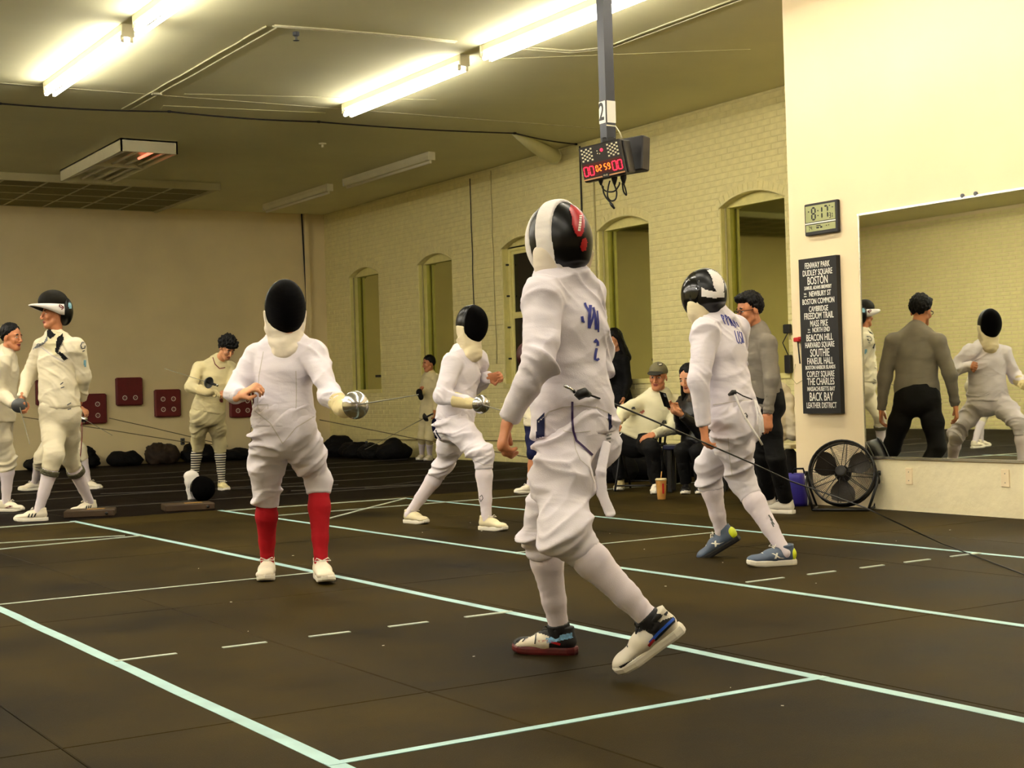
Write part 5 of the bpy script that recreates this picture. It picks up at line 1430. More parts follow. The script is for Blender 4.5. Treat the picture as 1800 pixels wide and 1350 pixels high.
# back lettering
for pix in ([(1267, 553), (1275, 570)], [(1267, 553), (1272, 556), (1272, 561)], [(1274, 553), (1281, 572)], [(1275, 554), (1279, 558), (1277, 563)], [(1280, 556), (1287, 573)], [(1283, 560), (1290, 573)], [(1284, 566), (1288, 567)], [(1290, 564), (1296, 576)], [(1288, 562), (1293, 576)], [(1294, 566), (1299, 575)]):
    ribbon(pix, 1.7, T(ja), M_BLUEP, ja, 'back_lettering')
for pix in ([(1291, 581), (1296, 600), (1299, 604), (1300, 600), (1296, 582)], [(1302, 585), (1299, 583), (1300, 590), (1304, 597), (1304, 604), (1301, 602)], [(1303, 584), (1306, 603)], [(1303, 584), (1308, 603)], [(1304, 596), (1307, 596)]):
    ribbon(pix, 1.6, T(ja), M_BLUEP, ja, 'back_lettering')
ribbon([(1253, 712), (1290, 706), (1326, 702)], 1.3, T(ja, br), M_SEAM, br, 'hem_seam')
for pix in ([(1308, 728), (1311, 726), (1314, 731), (1312, 737), (1309, 736), (1308, 729)], [(1309, 732), (1313, 732)]): ribbon(pix, 1.5, T(br), M_BLACK, br, 'round_logo')
ribbon([(1280, 770), (1282, 800), (1287, 835)], 1.2, T(br), M_SEAM, br, 'side_seam')
for a, b in (((1351, 905), (1358, 915)), ((1354, 912), (1361, 922)), ((1356, 918), (1360, 926))): ribbon([a, b], 2.2, T(*so), M_GREY, so[1], 'sock_lettering')
M_SHB = mat('slate_blue_shoe', (84, 98, 120), .55, var=.1); M_YEL = mat('neon_yellow', (214, 226, 40), .45, var=.05)
for a, f_, u_ in ((J['aL'], fL, Z), (J['aR'], fR, uR)):
    sh = shoe(R4, a, f_, u_, s * 1.08, M_SHB, M_SOLE if a is J['aL'] else M_SOLEB, M_LACE, res=.0055, sbase=s, trims=((-1, .03, .04, .075, .075, .006, M_WHITEP), (-1, .06, .04, .045, .075, .006, M_WHITEP), (-1, .01, .035, .05, .05, .005, M_WHITEP)))
    L_ = lambda x, y, z: a + (np.cross(f_, u_) * x + f_ * y + u_ * (z - .09)) * s
    sdf_obj('heel_counter', [ell(L_(0, -.05, .06), V(.042, .03, .042) * s, (np.cross(f_, u_), f_, u_), .01)], .006, M_YEL, sh, 'neon yellow heel')
# dangling white body straps and plug
stp = lambda pts, nm: MB().tube([at(*p) for p in pts], .006, 6).build(nm, M_BIBW, R4, True)
stp([(1290, 690, 8.0), (1300, 715, 7.98), (1312, 738, 7.96), (1332, 768, 7.95), (1340, 782, 7.96)], 'hanging_strap'); stp([(1326, 702, 8.1), (1333, 735, 8.05), (1338, 765, 8.03)], 'hanging_strap'); stp([(1328, 705, 8.1), (1340, 735, 8.05), (1342, 760, 8.03)], 'hanging_strap')
MB().tube([at(1281, 694, 8.02), at(1288, 690, 8.0), at(1294, 689, 8.0)], [.008, .016, .012], 8).build('body_cord_plug', M_BLACK, R4, True)
MB().tube([at(1294, 689, 8.0), at(1306, 696, 8.02), at(1322, 702, 8.05)], .004, 5).build('body_cord', M_CABLE, R4, True)
epee(J['wR'] + dv(-.08, .12, 0), at(1268, 700, 9.65), 'epee held in front of the fencer with blue back lettering', rg=.06)
# ------------------------------------------------------------------ man in grey sweater
s = 1.0
def simple_shoes(root, J, s, fR, fL, up=M_SHOEW, so=M_SOLE, la=M_LACE, res=.008, **kw):
    return [shoe(root, J['aR'], fR, Z, s, up, so, la, res=res, **kw), shoe(root, J['aL'], fL, Z, s, up, so, la, res=res, **kw)]
J = dict(pv=at(1346, 704, 11.25), nk=at(1333, 580, 11.25), hd=at(1318, 546, 11.22), sL=at(1350, 604, 11.07), sR=at(1338, 602, 11.43), eL=(1356, 668, -.05), wL=at(1350, 728, 10.95), eR=(1338, 668, .05), wR=at(1332, 730, 11.55), hipdir=dv(.25, .97, 0))
J['aL'], fL = foot_on_floor(1394, 903, 1345, 901, s); J['aR'], fR = foot_on_floor(1362, 896, 1314, 894, s)
J['kL'] = (1364, 805, 0); J['kR'] = (1342, 802, 0)
finish_joints(J, s); report('M', J, s)
RM = root_at(J, 'man in grey sweater and glasses standing by the pillar')
fd = dv(-.93, -.3, -.18)
body_mesh(RM, J, s, M_SKIN2, (fd, Z, 1.02), (hand_prims(J['wL'], dv(-.1, -.1, -1), dv(0, 1, 0), s, .4, -1), hand_prims(J['wR'], dv(-.1, .1, -1), dv(0, -1, 0), s, .4, 1)), hres=.005)
sdf_obj('sweater', jacket_prims(J, s, hem=-.08, fold=.002, collar=.03, wid=.98, dep=.92, sl=.95), .008, M_GREYK, RM, None, 1, False, (.012, (.4, .3), 7, 5))
sdf_obj('sweater_hem', [seg(J['pv'] + (J['nk'] - J['pv']) * -.1, J['pv'] + (J['nk'] - J['pv']) * .0, (.178, .132), (.184, .136), J['hipdir'], .01, (1, 1), (.001, 40))], .008, M_GREYK, RM)
sdf_obj('trousers', breeches_prims(J, s, fold=.002, long=True, leg=.95, top=.1), .009, M_BLK, RM, None, 1, False, (.008, (.3, .3), 6, 7))
simple_shoes(RM, J, s, fR, fL, mat('pale_grey_sneaker', (206, 198, 182), .55, var=.1), M_SOLE)
hair_cap(RM, J['hd'], fd, Z, 1.02, front=.05, low=-.035, thick=.018, rough=.008, extra=[lambda L, A, s: ell(L(0, .05, .1), V(.07, .05, .035) * s, A, .02)])
f = nrm(fd); u = nrm(Z - f * (Z @ f)); r = np.cross(f, u); c = J['hd']
gm = MB()
for sx in (-1, 1):
    cc = c + r * sx * .033 + f * .104 + u * .005
    ring = [cc + r * .024 * math.cos(a) * 1.05 + u * .015 * math.sin(a) for a in np.linspace(0, 6.2832, 15)]
    gm.tube(ring, .0028, 6); gm.tube([cc + r * sx * .026 + u * .006, c + r * sx * .078 + f * .06 + u * .008, c + r * sx * .08 - f * .012 + u * .006], .0024, 5)
gm.tube([c + r * -.01 + f * .108 + u * .006, c + r * .01 + f * .108 + u * .006], .0025, 5)
gm.build('glasses', M_BLACK, RM, True)

# ------------------------------------------------------------------ P2: tall fencer with the mask pushed up like a visor
s = 1.06
J = dict(pv=at(105, 722, 12.95), nk=at(98, 592, 12.95), hd=at(95, 553, 12.92), sR=at(74, 610, 13.06), sL=at(134, 611, 12.86), eR=(50, 662, -.05), wR=at(38, 700, 12.86), eL=(148, 662, .05), wL=at(143, 700, 13.1), hipdir=dv(-.86, .5, 0))
J['aR'], fR = foot_on_floor(82, 915, 38, 917, s); J['aL'], fL = foot_on_floor(168, 900, 120, 905, s)
J['kR'] = (96, 800, -.05); J['kL'] = (122, 804, 0)
finish_joints(J, s); report('P2', J, s)
RV = root_at(J, 'tall fencer with mask pushed up like a white visor and jacket unzipped')
fd = dv(-.86, -.5, .0)
body_mesh(RV, J, s, M_SKIN2, (fd, Z, .98), (hand_prims(J['wR'], dv(-.1, -.2, -1), dv(.8, .2, -.1), s, .9, 1), hand_prims(J['wL'], dv(-.3, .3, -.9), dv(-.7, -.2, 0), s, .6, -1)), hres=.005)
ja, br, so = dress_fencer(RV, J, s, .009, jm=M_WH2, bm=M_WH2, fold=.006, b_end=.12, j_hem=.06, j_collar=.02, j_flare=.97, seed=9)
tj = T(ja, br)
M_SHIRT = cloth('cream_undershirt', (224, 214, 176))
patch([(82, 584), (97, 580), (107, 588), (104, 612), (98, 627), (88, 615), (78, 612)], tj, M_SHIRT, ja, 'undershirt', .004)
patch([(81, 577), (86, 573), (92, 584), (98, 588), (89, 596), (83, 590)], tj + [], M_BLK, ja, 'black_collar', .007)
patch([(100, 594), (110, 586), (112, 596), (106, 608), (101, 622), (105, 618), (112, 622), (120, 630), (112, 634), (106, 626), (97, 618)], tj, M_BLK, ja, 'open_flap_lining', .007)
patch([(83, 590), (77, 602), (66, 604), (58, 614), (68, 610), (76, 606), (84, 598)], tj, M_GREY, ja, 'open_flap_lining', .007)
ribbon([(62, 612), (72, 610), (90, 624), (112, 636)], 1.6, tj, M_SEAM, ja, 'flap_edge', .006)
for pix in ([(145, 601), (142, 607), (144, 613), (149, 612), (150, 605), (146, 601)], [(145, 618), (149, 616)], [(106, 676), (111, 672)], [(107, 682), (113, 680)], [(118, 712), (125, 708)], [(119, 720), (125, 718)]): ribbon(pix, 1.8, tj, M_GREY, ja, 'print', .005)
patch([(147, 633), (151, 633), (151, 645), (148, 645)], tj, mat('pale_blue_print', (120, 170, 190), .5, var=.1), ja, 'blue_print', .005)
for q in 'RL':
    d = J['a' + q] - J['k' + q]
    sdf_obj('sock_band', [seg(J['k' + q] + d * .27, J['k' + q] + d * .36, .078 * s, .078 * s, None, .01, (1, 1))], .008, mat('olive_band', (76, 72, 48), .7, var=.1), RV)
for sh in simple_shoes(RV, J, s, fR, fL, M_SHOEW, M_SOLE, M_LACE, trims=[(sd, y, .035, y - .012, .07, .006, M_BLACK) for y in (.03, .055, .08) for sd in (1, -1)]): pass
# mask worn up on the crown
f0 = nrm(fd); u0 = Z; r0 = np.cross(f0, u0); c = J['hd']
fm = nrm(f0 * .75 + u0 * .66); um = nrm(np.cross(np.cross(f0, u0), fm)); A = (r0, nrm(f0), u0)
mk = bpy.data.objects.new('raised_mask', None); COL.objects.link(mk); mk.parent = RV
sdf_obj('mask_mesh', [ell(c + u0 * .115 + f0 * .005, V(.108, .13, .105), A, .01, cut=[(c + u0 * .085, u0)])], .006, mat('dark_grey_mask_mesh', (26, 23, 16), .6, spec=.1, var=.2, vscale=40), mk, 'dark mesh dome', 1, True)
sdf_obj('mask_back', [ell(c + u0 * .03 - f0 * .09, V(.1, .075, .13), A, .01, cut=[(c - f0 * .045, -f0)])], .006, M_PADB, mk, 'black back of the mask', 1, True)
def visor_grid(rows, n=33, amax=2.2):
    P = []; F = []
    for fn in rows:
        for i in range(n):
            th = -amax + 2 * amax * i / (n - 1); g = max(0., math.cos(th * .82)) ** 1.5
            rad, z = fn(g); P.append(c + (f0 * math.cos(th) + r0 * math.sin(th) * .98) * rad + u0 * z)
    for k in range(len(rows) - 1):
        for i in range(n - 1): F.append((k * n + i, k * n + i + 1, (k + 1) * n + i + 1, (k + 1) * n + i))
    return P, F
top = lambda g: (.116 + .085 * g, .088 + .004 * g); low = lambda g: (.118 + .092 * g, -.008 + .084 * g); mid = lambda g: (.122 + .094 * g, .04 + .046 * g)
low2 = lambda g: (.112 + .09 * g, -.004 + .083 * g); top2 = lambda g: (.108 + .08 * g, .084 + .004 * g)
P_, F_ = visor_grid([top2, top, mid, low, low2, top2])
vz = mesh_obj('mask_visor', P_, F_, M_BIBW, mk, True); vz['label'] = 'white bib turned up as a visor'
BV[vz.name] = BVHTree.FromPolygons([tuple(v) for v in P_], F_)
P_, F_ = visor_grid([low2, lambda g: (.1 + .05 * g, .03 + .046 * g), lambda g: (.085 + .01 * g, .06 + .02 * g), lambda g: (.085 + .01 * g, .082 + .004 * g), top2])
mesh_obj('visor_underside', P_, F_, M_BLK, mk, True)
tv = T(vz, bpy.data.objects[vz.name])[:1]
M_DKRED = mat('dark_red_print', (110, 20, 26), .5, var=.1)
for pix in ([(104, 538), (107, 533), (112, 534), (113, 538), (108, 541), (104, 538)], [(107, 536), (112, 541), (108, 544)], [(110, 531), (113, 530)]): ribbon(pix, 1.8, tv, M_DKRED, mk, 'round_logo', .004, 1.0)
patch([(120, 532), (126, 533), (126, 542), (121, 542)], [BV[o.name] for o in mk.children if o.name.startswith('mask_back')], bpy.data.materials['pale_blue_print'], mk, 'blue_tab', .005)
epee(at(35, 716, 12.78), at(52, 780, 12.0), 'epee held low by the tall visor fencer', m_guard=M_GREY)

# ------------------------------------------------------------------ P1: fencer cut by the left edge
s = 1.02
J = dict(pv=at(-2, 728, 14.0), nk=at(10, 621, 14.0), hd=at(20, 594, 13.98), sR=at(4, 638, 13.83), sL=at(6, 636, 14.17), eR=(2, 690, 0), wR=at(24, 712, 13.72), eL=(8, 688, .05), wL=at(30, 706, 14.2), hipdir=dv(-.1, -.99, 0))
J['aR'], fR = foot_on_floor(2, 899, 52, 899, s); J['aL'], fL = foot_on_floor(-30, 893, 10, 893, s)
J['kR'] = (14, 806, 0); J['kL'] = (4, 806, 0)
finish_joints(J, s); report('P1', J, s)
RA = root_at(J, 'dark haired fencer in white cut off by the left edge')
fd = dv(.95, -.28, -.05)
body_mesh(RA, J, s, M_SKIN2, (fd, Z, 1.), (hand_prims(J['wR'], dv(.9, -.1, -.2), dv(0, .3, -.9), s, .9, -1), hand_prims(J['wL'], dv(.9, .1, -.2), dv(0, -.3, -.9), s, .9, 1)), hres=.0055)
dress_fencer(RA, J, s, .01, jm=M_WH2, bm=M_WH2, fold=.005, j_collar=.06, seed=21)
for sh in simple_shoes(RA, J, s, fR, fL, M_SHOEW, M_SOLE, M_LACE, trims=[(sd, .03, .03, .1, .06, .02, M_DKRED) for sd in (1, -1)]): pass
hair_cap(RA, J['hd'], fd, Z, 1., front=.052, low=-.03, thick=.016, rough=.006)
# ------------------------------------------------------------------ P2b: fencer mostly hidden behind the tall one
s = 1.02
J = dict(pv=at(102, 738, 17.35), nk=at(100, 650, 17.35), hd=at(104, 622, 17.35), sR=at(92, 664, 17.20), sL=at(110, 662, 17.55), eR=(112, 706, -.1), wR=at(140, 716, 17.00), eL=(128, 700, .1), wL=at(142, 728, 17.05), hipdir=dv(-.5, -.86, 0))
J['aR'], fR = foot_on_floor(148, 860, 172, 860, s); J['aL'], fL = foot_on_floor(70, 861, 40, 863, s)
J['kR'] = (140, 790, 0); J['kL'] = (72, 806, 0)
finish_joints(J, s); report('P2b', J, s)
RB = root_at(J, 'fencer hidden behind the tall visor fencer, hands and shoes showing')
fd = dv(.9, -.4, -.2)
body_mesh(RB, J, s, M_SKIN, (fd, Z, 1.), (hand_prims(J['wR'], dv(.8, -.2, -.5), dv(0, .3, -.9), s, .6, -1), hand_prims(J['wL'], dv(.4, -.3, -.9), dv(-.9, 0, -.2), s, .8, 1)), hres=.008)
dress_fencer(RB, J, s, .011, jm=M_WH2, bm=M_WH2, fold=.005, seed=31)
simple_shoes(RB, J, s, fR, fL, M_SHOEW, M_SOLE, M_LACE, res=.01)
hair_cap(RB, J['hd'], fd, Z, 1., res=.009)
epee(at(150, 738, 16.95), at(197, 765, 16.35), 'epee pointing down right beside the tall visor fencer', rg=.045)
bc = empty('red_body_cord', gnd(140, 840), 'red body cord with black plug hanging behind the tall visor fencer', 'cord')
MB().tube([at(144, 742, 16.95), at(144, 770, 16.97), at(142, 795, 16.95), at(140, 812, 16.95)], .006, 5).build('cord', M_DKRED, bc, True)
MB().tube([at(140, 806, 16.95), at(140, 818, 16.95), at(140, 830, 16.95)], [.012, .03, .014], 8).build('plug', M_BLACK, bc, True)

# ------------------------------------------------------------------ P3: boy in striped socks
s = .96
J = dict(pv=at(366, 722, 16.0), nk=at(384, 634, 16.0), hd=at(399, 612, 15.88), sR=at(350, 646, 15.92), sL=at(402, 647, 16.1), eR=(335, 680, -.05), wR=at(366, 690, 15.68), eL=(409, 680, -.05), wL=at(404, 688, 15.74), hipdir=dv(-.9, -.42, 0))
J['aL'], fL = foot_on_floor(387, 861, 420, 865, s); J['aR'], fR = foot_on_floor(340, 862, 350, 872, s)
J['kR'] = (348, 778, -.1); J['kL'] = (386, 780, -.1)
finish_joints(J, s); report('P3', J, s)
RS = root_at(J, 'boy fencer in black and white striped socks looking down at his hands')
fd = dv(.55, -.55, -.62)
body_mesh(RS, J, s, M_SKIN, (fd, dv(.35, -.35, .87), 1.), (hand_prims(J['wL'], dv(-.6, -.5, -.1), dv(-.2, .4, -.8), s, .7, 1),), hres=.0055)
ja, br, so = dress_fencer(RS, J, s, .01, jm=M_WH3, bm=M_WH3, fold=.006, b_end=.1, j_hem=-.02, j_collar=.05, seed=41)
M_STRIPE = mat('striped_sock_knit', (222, 214, 196), .8, var=0); wave_bump(M_STRIPE, 11.5, .0, 'Z', (24, 20, 22))
for o in so: o.data.materials[0] = M_STRIPE
sdf_obj('glove', hand_prims(J['wR'], dv(.95, -.2, .05), dv(.2, -.5, -.8), s, .5, 1, infl=.005) + [seg(J['wR'] - nrm(J['wR'] - J['eR']) * .12, J['wR'], .06, .045, None, .02, (1, 0))], .007, M_GLOVE, RS)
simple_shoes(RS, J, s, fR, fL, mat('cream_trainer', (220, 206, 150), .55, var=.06), M_SOLE, M_LACE, res=.009)
hair_cap(RS, J['hd'], fd, dv(.35, -.35, .87), 1., front=.06, low=-.04, thick=.026, rough=.016, extra=[lambda L, A, s: ell(L(0, .06, .085), V(.075, .05, .045) * s, A, .03)])
tj = T(ja)
ribbon([(374, 628), (378, 640), (386, 648), (396, 646)], 1.6, tj, M_DKRED, ja, 'collar_trim', .005)
patch([(386, 702), (391, 700), (392, 707), (387, 708)], T(ja, br), M_DKRED, br, 'red_patch', .005)
epee(at(362, 671, 15.6), at(290, 648, 15.95), 'epee tucked under the arm of the striped sock boy', m_guard=M_GREY, rg=.062)

# ------------------------------------------------------------------ P5: girl by the brick wall
s = .92
J = dict(pv=at(754, 729, 22.20), nk=at(756, 656, 22.20), hd=at(754, 640, 22.16), sR=at(749, 664, 22.30), sL=at(765, 664, 22.10), eR=(742, 690, -.1), wR=at(739, 692, 21.95), eL=(769, 697, 0), wL=at(764, 722, 22.00), hipdir=dv(-.6, .8, 0))
J['aR'], fR = foot_on_floor(744, 808, 730, 810, s); J['aL'], fL = foot_on_floor(758, 809, 744, 811, s)
J['kR'] = (742, 768, 0); J['kL'] = (755, 769, 0)
finish_joints(J, s); report('P5', J, s)
RG = root_at(J, 'girl fencer with dark hair standing against the brick wall')
fd = dv(-.85, -.5, -.1)
body_mesh(RG, J, s, M_SKIN2, (fd, Z, 1.05), (hand_prims(J['wR'], dv(0, -.3, .9), dv(1, 0, 0), s, .9, 1), hand_prims(J['wL'], dv(0, -.2, -.9), dv(-1, 0, 0), s, .5, -1)), hres=.007)
dress_fencer(RG, J, s, .011, jm=M_WH3, bm=M_WH3, fold=.004, seed=51, wr=.006)
simple_shoes(RG, J, s, fR, fL, M_SHOEW, M_SOLE, None, res=.01)
hair_cap(RG, J['hd'], fd, Z, .95, front=.05, low=-.09, thick=.02, rough=.004, res=.008)
epee(at(744, 736, 21.75), at(642, 790, 21.40), 'epee held by the girl at the brick wall, tip down left', m_guard=M_BLACK, rb=.006)
sdf_obj('held_dark_glove', [ell(at(737, 690, 21.88), V(.05, .05, .06), None, .01), ell(at(740, 698, 21.88), V(.04, .04, .05), None, .02)], .012, M_BLK, RG)
tag(sdf_obj('mask_bag', [ell(at(769, 752, 22.00), V(.1, .12, .17), None, .01), seg(at(769, 735, 22.00), at(767, 722, 22.00), .03, .012, None, .02)], .015, M_NAVY, None), 'navy bag hanging beside the girl at the brick wall', 'bag')

# ------------------------------------------------------------------ P7: masked youngster in shorts behind the foreground fencer
s = .84
J = dict(pv=at(944, 742, 14.55), nk=at(950, 664, 14.55), hd=at(931, 630, 14.53), sR=at(940, 678, 14.66), sL=at(962, 678, 14.42), eR=(938, 712, 0), wR=at(945, 730, 14.4), eL=(966, 715, 0), wL=at(958, 740, 14.3), hipdir=dv(-.5, .86, 0))
J['aR'], fR = foot_on_floor(940, 866, 905, 868, s); J['aL'], fL = foot_on_floor(968, 862, 940, 866, s)
J['kR'] = (938, 798, 0); J['kL'] = (955, 800, 0)
finish_joints(J, s); report('P7', J, s)
RY = root_at(J, 'bare legged youngster in dark shorts behind the foreground fencer')
body_mesh(RY, J, s, M_SKIN2, (dv(-.9, -.4, -.05), Z, 1.), (hand_prims(J['wR'], dv(-.1, -.3, -.9), dv(1, 0, 0), s, .6, 1), hand_prims(J['wL'], dv(0, -.3, -.9), dv(-1, 0, 0), s, .6, -1)), hres=.008)
sdf_obj('jacket', jacket_prims(J, s, fold=.002), .011, M_WH2, RY, None, 1, False, (.008, (.5, .3), 8, 3))
sdf_obj('shorts', breeches_prims(J, s, fold=.002, end=-.08), .011, M_NAVY, RY)
for q in 'RL':
    d = J['a' + q] - J['k' + q]
    sdf_obj('sock', [seg(J['k' + q] + d * .82, J['a' + q] + d * .05, .04 * s, .04 * s, None, .01, (1, 0))], .008, M_SOCKW, RY)
simple_shoes(RY, J, s, fR, fL, M_SHOEW, M_SOLE, M_LACE, res=.009)
mask_parts(RY, J['hd'] + dv(0, 0, .02), dv(-.85, -.5, -.05), Z, s * 1.05, mesh=mat('red_black_mask', (60, 16, 16), .5, var=.5, vscale=8), trim=M_BIBW, bib=M_BIBW, res=.009)

# ------------------------------------------------------------------ W9: woman in black by the mirrored recess
s = .94
J = dict(pv=at(1090, 702, 18.32), nk=at(1087, 622, 18.32), hd=at(1080, 598, 18.27), sR=at(1079, 633, 18.42), sL=at(1097, 634, 18.20), eR=(1077, 668, -.05), wR=at(1069, 646, 18.07), eL=(1103, 672, 0), wL=at(1096, 700, 18.07), hipdir=dv(-.6, .8, 0))
fR = fL = V(-1., .1, 0); J['aR'] = V(*(J['pv'] + V(-.02, -.08, 0))[:2], .09); J['aL'] = V(*(J['pv'] + V(-.02, .08, 0))[:2], .09)
J['kR'] = J['aR'] + V(-.03, 0, .4); J['kL'] = J['aL'] + V(-.03, 0, .4)
finish_joints(J, s); report('W9', J, s)
RW = root_at(J, 'long haired woman in black standing by the mirrored recess')
fd = dv(-.85, -.42, -.32)
body_mesh(RW, J, s, M_SKIN, (fd, Z, 1.02), (hand_prims(J['wR'], dv(-.3, -.3, .8), dv(.5, -.5, 0), s, .6, 1), hand_prims(J['wL'], dv(-.2, -.2, -.9), dv(-1, 0, 0), s, .5, -1)), hres=.0055)
sdf_obj('sweater', jacket_prims(J, s, fold=.002, sl=1.0, wid=.85, dep=.95), .01, M_BLK, RW, None, 1, False, (.008, (.4, .3), 7, 2))
up = nrm(J['nk'] - J['pv'])
sdf_obj('long_skirt', [seg(J['pv'] + up * .14, J['pv'] - Z * .05, (.14, .115), (.17, .14), J['hipdir'], .02, (1, 0)), seg(J['pv'] - Z * .05, V(*(J['pv'][:2]), .1), (.17, .14), (.2, .18), J['hipdir'], .05, (0, 1), (.006, 2))], .012, M_BLK, RW, None, 1, False, (.01, (.1, .1), 3, 2))
simple_shoes(RW, J, s, fR, fL, M_BLACK, M_SOLEB, None, res=.011)
hair_cap(RW, J['hd'], fd, Z, 1.02, front=.05, low=-.06, thick=.02, rough=.003, extra=[lambda L, A, s: seg(L(0, -.05, .02), L(-.02, -.075, -.24), (.085 * s, .06 * s), (.09 * s, .05 * s), A[0], .03), lambda L, A, s: seg(L(.07, -.03, .03), L(.085, -.03, -.2), (.02 * s, .035 * s), (.03 * s, .035 * s), A[0], .02), lambda L, A, s: seg(L(-.07, -.03, .03), L(-.085, -.03, -.2), (.02 * s, .035 * s), (.03 * s, .035 * s), A[0], .02)])

# ------------------------------------------------------------------ P10: seated man in a cap
s = 1.03
J = dict(pv=at(1118, 772, 14.25), nk=at(1163, 694, 14.35), hd=at(1157, 664, 14.28), sR=at(1136, 706, 14.3), sL=at(1186, 708, 14.42), eR=(1097, 722, .0), wR=at(1082, 744, 13.9), eL=(1184, 752, .0), wL=at(1148, 764, 13.95), hipdir=dv(-.92, .2, .1))
J['aR'], fR = foot_on_floor(1092, 860, 1078, 868, s); J['aL'], fL = foot_on_floor(1155, 866, 1144, 878, s)
J['kR'] = (1084, 786, -.2); J['kL'] = (1146, 788, -.25)
finish_joints(J, s); report('P10', J, s)
RC = root_at(J, 'man in grey cap and white sweatshirt lounging on a chair')
fd = dv(-.38, -.92, -.04)
body_mesh(RC, J, s, M_SKIN2, (fd, dv(.06, 0, 1), 1.02), (hand_prims(J['wR'], dv(-.2, -.6, -.6), dv(.4, .2, -.8), s, .5, 1), hand_prims(J['wL'], dv(-.8, -.4, -.3), dv(.0, .5, -.8), s, .5, -1)), hres=.005)
ja = sdf_obj('sweatshirt', jacket_prims(J, s, fold=.002, hem=-.05, sl=1.06, collar=.03), .009, cloth('cream_sweatshirt', (232, 226, 192), var=.04), RC, None, 1, True, (.012, (.5, .4), 8, 12))
patch([(1124, 725), (1131, 720), (1134, 723), (1128, 728)], T(ja), mat('faded_red_print', (186, 110, 90), .6, var=.1), ja, 'chest_print', .005)
patch([(1110, 716), (1116, 715), (1117, 719), (1111, 720)], T(ja), M_GREY, ja, 'chest_print', .005)
tr2 = sdf_obj('trousers', breeches_prims(J, s, fold=.002, long=True, leg=1.0, top=.08), .01, M_BLK, RC, None, 1, True, (.008, (.3, .3), 6, 7))
for pix in ([(1082, 766), (1095, 752), (1104, 747)], [(1085, 770), (1098, 755), (1106, 750)]): ribbon(pix, 1.2, T(tr2), M_WHITEP, tr2, 'side_stripe', .004)
shoe(RC, J['aR'], fR, Z, s, mat('tan_sneaker', (196, 178, 130), .55, var=.15), M_SOLE, M_BLACK, res=.008); shoe(RC, J['aL'], fL, Z, s, M_SHOEW, M_SOLE, M_BLACK, res=.008, trims=[(1, .02, .03, .07, .06, .012, M_BLACK), (-1, .02, .03, .07, .06, .012, M_BLACK)])
hair_cap(RC, J['hd'], fd, Z, 1.0, front=.03, low=-.03, thick=.008, rough=.003)
f = nrm(fd); u = nrm(dv(.06, 0, 1) - f * (dv(.06, 0, 1) @ f)); r = np.cross(f, u); A = (r, f, u); c = J['hd']
cap = sdf_obj('cap', [ell(c + u * .058 - f * .004, V(.092, .112, .098), A, .01, cut=[(c + u * .045 + f * .0, nrm(u + f * .08))])], .006, cloth('grey_olive_cap', (112, 106, 80), var=.06), RC, None, 1, True)
sdf_obj('cap_peak', [ell(c + u * .052 + f * .105, V(.078, .08, .014), (r, nrm(f - u * .25), nrm(u + f * .25)), .005, cut=[(c + f * .07, f)])], .005, mat('dark_cap_peak', (40, 38, 28), .7, var=.1), cap)
for pix in ([(1156, 640), (1157, 637), (1161, 636), (1164, 638), (1164, 642), (1160, 643), (1156, 640)], [(1158, 641), (1163, 640)]): ribbon(pix, 1.3, T(cap), M_BLACK if pix[0][0] == 1156 else M_WHITEP, cap, 'cap_badge', .004, 1.0)

# ------------------------------------------------------------------ P11: seated woman with phone
s = .96
J = dict(pv=at(1228, 785, 14.00), nk=at(1222, 695, 14.05), hd=at(1211, 666, 13.97), sR=at(1202, 710, 14.17), sL=at(1242, 712, 13.90), eR=(1200, 752, -.1), wR=at(1191, 722, 13.73), eL=(1236, 762, -.1), wL=at(1199, 730, 13.65), hipdir=dv(-.8, .5, 0))
J['aR'], fR = foot_on_floor(1208, 866, 1198, 874, s); J['aL'], fL = foot_on_floor(1234, 866, 1224, 874, s)
J['kR'] = (1198, 792, -.3); J['kL'] = (1226, 794, -.3)
finish_joints(J, s); report('P11', J, s)
RP = root_at(J, 'seated woman with long dark hair looking at her phone')
fd = dv(-.62, -.72, -.28)
body_mesh(RP, J, s, M_SKIN, (fd, Z, 1.06), (hand_prims(J['wR'], dv(-.7, -.2, .5), dv(-.2, -.8, .3), s, .45, 1), hand_prims(J['wL'], dv(-.85, -.2, .35), dv(.2, .4, .8), s, .5, -1)), hres=.005)
M_FUR = mat('camouflage_fur_vest', (84, 72, 60), .9, var=.85, vscale=16, bump=.6, bscale=60)
sdf_obj('jacket', jacket_prims(J, s, fold=.002, wid=.95, sl=1.1), .009, mat('glossy_black_jacket', (18, 17, 17), .35, var=.2, vscale=12), RP, None, 1, False, (.014, (.4, .4), 9, 17))
sdf_obj('fur_collar', [seg(J['nk'] + dv(-.02, -.05, -.02), J['sR'] + dv(.02, -.09, -.12), .06, .065, None, .04), seg(J['nk'] + dv(.02, -.05, -.02), J['sL'] + dv(-.04, -.08, -.12), .06, .065, None, .04)], .008, M_FUR, RP, None, 1, False, (.02, (.4, .4), 22, 4))
sdf_obj('trousers', breeches_prims(J, s, fold=.002, long=True, leg=.95, top=.08), .011, M_BLK, RP)
simple_shoes(RP, J, s, fR, fL, M_BLACK, M_SOLE, None, res=.01)
sdf_obj('cuff', [seg(J['wR'] - nrm(J['wR'] - J['eR']) * .05, J['wR'], .036, .036, None, .01, (1, 1))], .006, M_SHIRT, RP)
